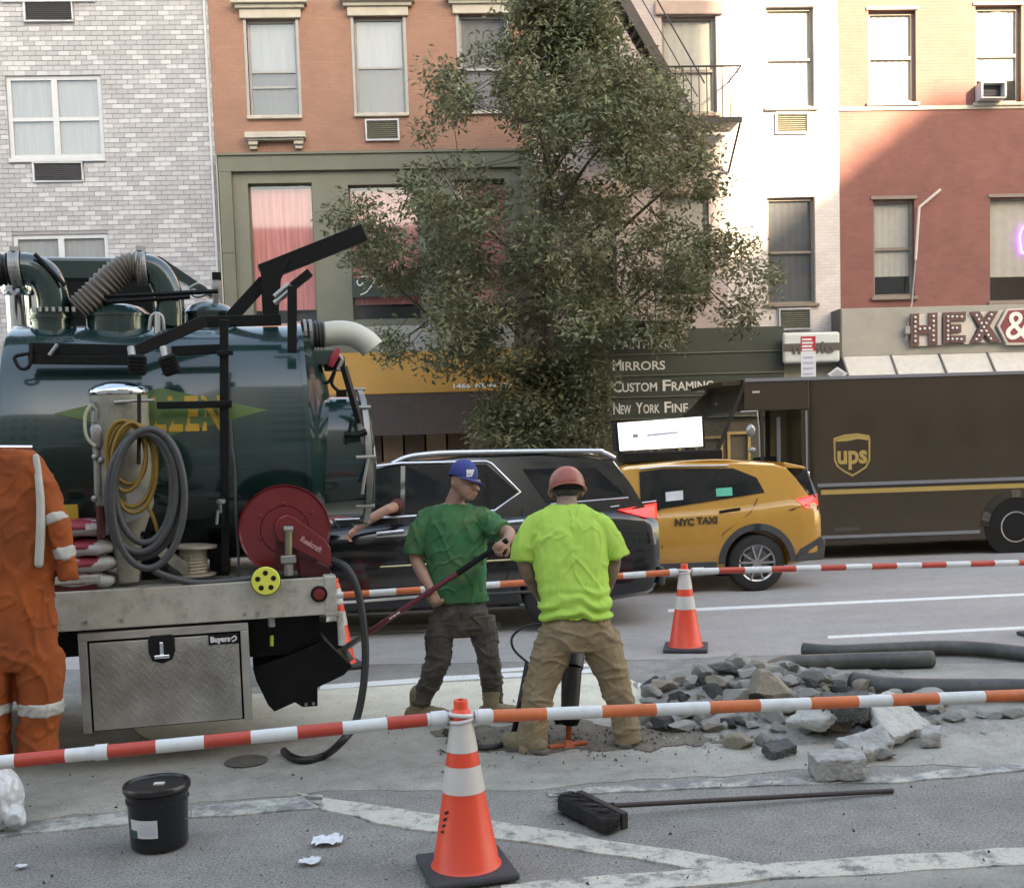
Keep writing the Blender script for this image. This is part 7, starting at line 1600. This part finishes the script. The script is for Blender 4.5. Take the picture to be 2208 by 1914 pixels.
def slab(pts, thick, m, label, zl, name='concrete_slab'):
    """broken slab: a flat polygon with ragged edge and real thickness; pts are (px, py, height)"""
    P = [PZ(x, y, z) for x, y, z in pts]; c = sum(P, Vector())/len(P); out = []
    for i in range(len(P)):
        a, b = P[i], P[(i+1) % len(P)]; n = max(2, int((b-a).length/.04))
        for j in range(n):
            p = a.lerp(b, j/n); out.append(p+(p-c)*.05*fbm((p.x*14, p.y*14, p.z*14), 1, 2))
    nn = Vector((0, 0, 0))
    for i in range(len(P)): nn += (P[i]-c).cross(P[(i+1) % len(P)]-c)
    nn.normalize(); 
    if nn.z < 0: nn = -nn
    o = MB().prism(out, (0, 0, 0), -nn*thick).build(name, m)
    r_ = o.modifiers.new('r', 'REMESH'); r_.mode = 'VOXEL'; r_.voxel_size = .011; bake(o); me = o.data; me.materials.clear(); me.materials.append(m)
    for v in me.vertices: p = v.co; v.co = p+v.normal*(.012*fbm((p.x*9, p.y*9, p.z*9), 1, 4)+.005*fbm((p.x*40, p.y*40, p.z*40), 1, 2))
    me.polygons.foreach_set('use_smooth', [True]*len(me.polygons)); me.set_sharp_from_angle(angle=R(30))
    return tag(o, label, 'rubble')
slab([(1742, 1618, .14), (1858, 1608, .14), (1868, 1634, .14), (1760, 1638, .14)], .125, ROCKC[1], 'square edged grey concrete block in front of the heap', 0)
o = MB(); b0, b1_ = PZ(1742, 1637, 0), PZ(1868, 1632, 0)
slab([(1690, 1556, .14), (1745, 1508, .25), (1800, 1538, .22), (1770, 1566, .13)], .06, ROCKC[0], 'pale tilted slab with pitted face left of the dark slab', 0)
slab([(1770, 1492, .30), (1872, 1488, .30), (1868, 1500, .30), (1772, 1504, .30)], .16, ROCKC[3], 'dark asphalt slab standing across the top of the heap', 0, 'asphalt_slab')
slab([(1868, 1500, .24), (1920, 1488, .24), (2010, 1560, .06), (1930, 1590, .10), (1890, 1550, .16)], .07, ROCKC[0], 'large smooth pale slab sliding down the right side of the heap', 0)
slab([(1800, 1590, .13), (1900, 1560, .18), (1928, 1600, .10), (1860, 1625, .08)], .10, ROCKC[1], 'dark grey slab leaning behind the square block', 0)
slab([(1990, 1562, .10), (2030, 1562, .10), (2028, 1580, .10), (1985, 1582, .10)], .09, ROCKC[1], 'small cubic block right of the large pale slab', 0)
slab([(1640, 1600, .09), (1700, 1588, .11), (1722, 1606, .07), (1668, 1622, .06)], .07, ROCKC[3], 'dark broken slab corner under the striped pole', 0, 'asphalt_slab')
# ---- cut plastic pipes behind the heap
PIP = mat('grey_black_pipe', (0.055, 0.055, 0.052), .5, var=.15, scale=5, dirt=((0.17, 0.16, 0.14), .55, 3.0))
def gpipe(pts, r, label):
    P = spline([PZ(x, y, r+.006) for x, y in pts], 7); e = tag(MB().tube(P, r, 20, cap=False).build('plastic_pipe', PIP, smooth=50), label, 'pipe')
    m = e.modifiers.new('t', 'SOLIDIFY'); m.thickness = .008; return e
gpipe([(1733, 1400), (1800, 1405), (1920, 1400), (2050, 1396), (2150, 1402), (2300, 1420)], .062, 'dark plastic pipe lying farthest back, its open end above the rubble')
gpipe([(1650, 1452), (1690, 1432), (1760, 1428), (1880, 1424), (2011, 1420)], .070, 'short grey plastic pipe with cut end curving out of the rubble heap')
gpipe([(1840, 1470), (1920, 1482), (2050, 1486), (2180, 1486), (2330, 1490)], .078, 'thick black plastic pipe running right from behind the rubble heap')
# ---- broken ground round the breaker
SOIL = asphalt_mat('wet_soil', (0.17, 0.148, 0.118), .3, .35, .3)
so1 = sheet('excavated_soil', ragged([(945, 1580), (1010, 1562), (1120, 1562), (1240, 1552), (1380, 1566), (1470, 1578), (1560, 1592), (1500, 1606), (1380, 1614), (1240, 1626), (1120, 1626), (1020, 1606)], .012, .11, .05, 17), SOIL)
rs_ = random.Random(8); cl = MB()
def chip(p, s):
    v = [p+Vector((rs_.uniform(-s, s), rs_.uniform(-s, s), 0)) for _ in range(3)]+[p+Vector((0, 0, s*.9))]; cl.add(v, [(0, 1, 3), (1, 2, 3), (2, 0, 3), (0, 2, 1)])
for k in range(420):
    x = rs_.gauss(1250, 170); y = 1590+rs_.gauss(0, 24); chip(PZ(x, y, .012), rs_.uniform(.004, .022))
tag(cl.build('soil_crumbs', SOIL, recalc=False), 'dark crumbs of dug soil around the hole', 'soil', kind='stuff')
cl = MB()
for k in range(260):
    x = rs_.uniform(0, 2208); y = rs_.uniform(1640, 1910); chip(PZ(x, y, .014), rs_.uniform(.002, .009) if rs_.random() < .9 else .016)
tag(cl.build('road_grit', mat('dark_grit', (.05, .048, .045), .9, var=.4, scale=30), recalc=False), 'dark grit and pebbles scattered over the asphalt', 'grit', kind='stuff')
cl = MB()
for k in range(160):
    x = rs_.uniform(1350, 2208); y = rs_.uniform(1540, 1640); chip(PZ(x, y, .012), rs_.uniform(.003, .018))
tag(cl.build('concrete_crumbs', ROCKC[0], recalc=False), 'pale concrete crumbs in front of the rubble heap', 'crumbs', kind='stuff')
# scraps of paper
PAP = mat('white_scrap_paper', (0.68, 0.68, 0.70), .8, var=.06)
for (x, y, w_, lb_) in ((706, 1812, .075, 'crumpled white paper scrap right of the bucket'), (668, 1856, .05, 'small white paper scrap nearer than the crumpled one'), (46, 1866, .025, 'tiny white crumb of paper left of the bucket')):
    g = PZ(x, y, .016); mb = MB(); n = 7
    f = lambda a, b: g+Vector(((a/n-.5)*2*w_, (b/n-.5)*1.6*w_, abs(fbm((a*.8+x, b*.8, y), 1, 3))*w_*.45))
    for i in range(n):
        for j in range(n):
            if (i in (0, n-1) and j in (0, n-1)): continue
            mb.quad(f(i, j), f(i+1, j), f(i+1, j+1), f(i, j+1))
    tag(mb.build('paper_scrap', PAP), lb_, 'paper')
# small round cover set in the concrete near the truck
uc = PZ(531, 1642, .006); tag(MB().lathe([(.10, 0), (.13, .002), (.135, .008), (.12, .010), (.115, .006), (.02, .007)], uc, (0, 0, 1), 32).build('utility_cover', mat('rusty_iron_cover', (.10, .085, .07), .8, var=.3, scale=20), smooth=30), 'small round iron cover set in the concrete below the toolbox', 'manhole cover')
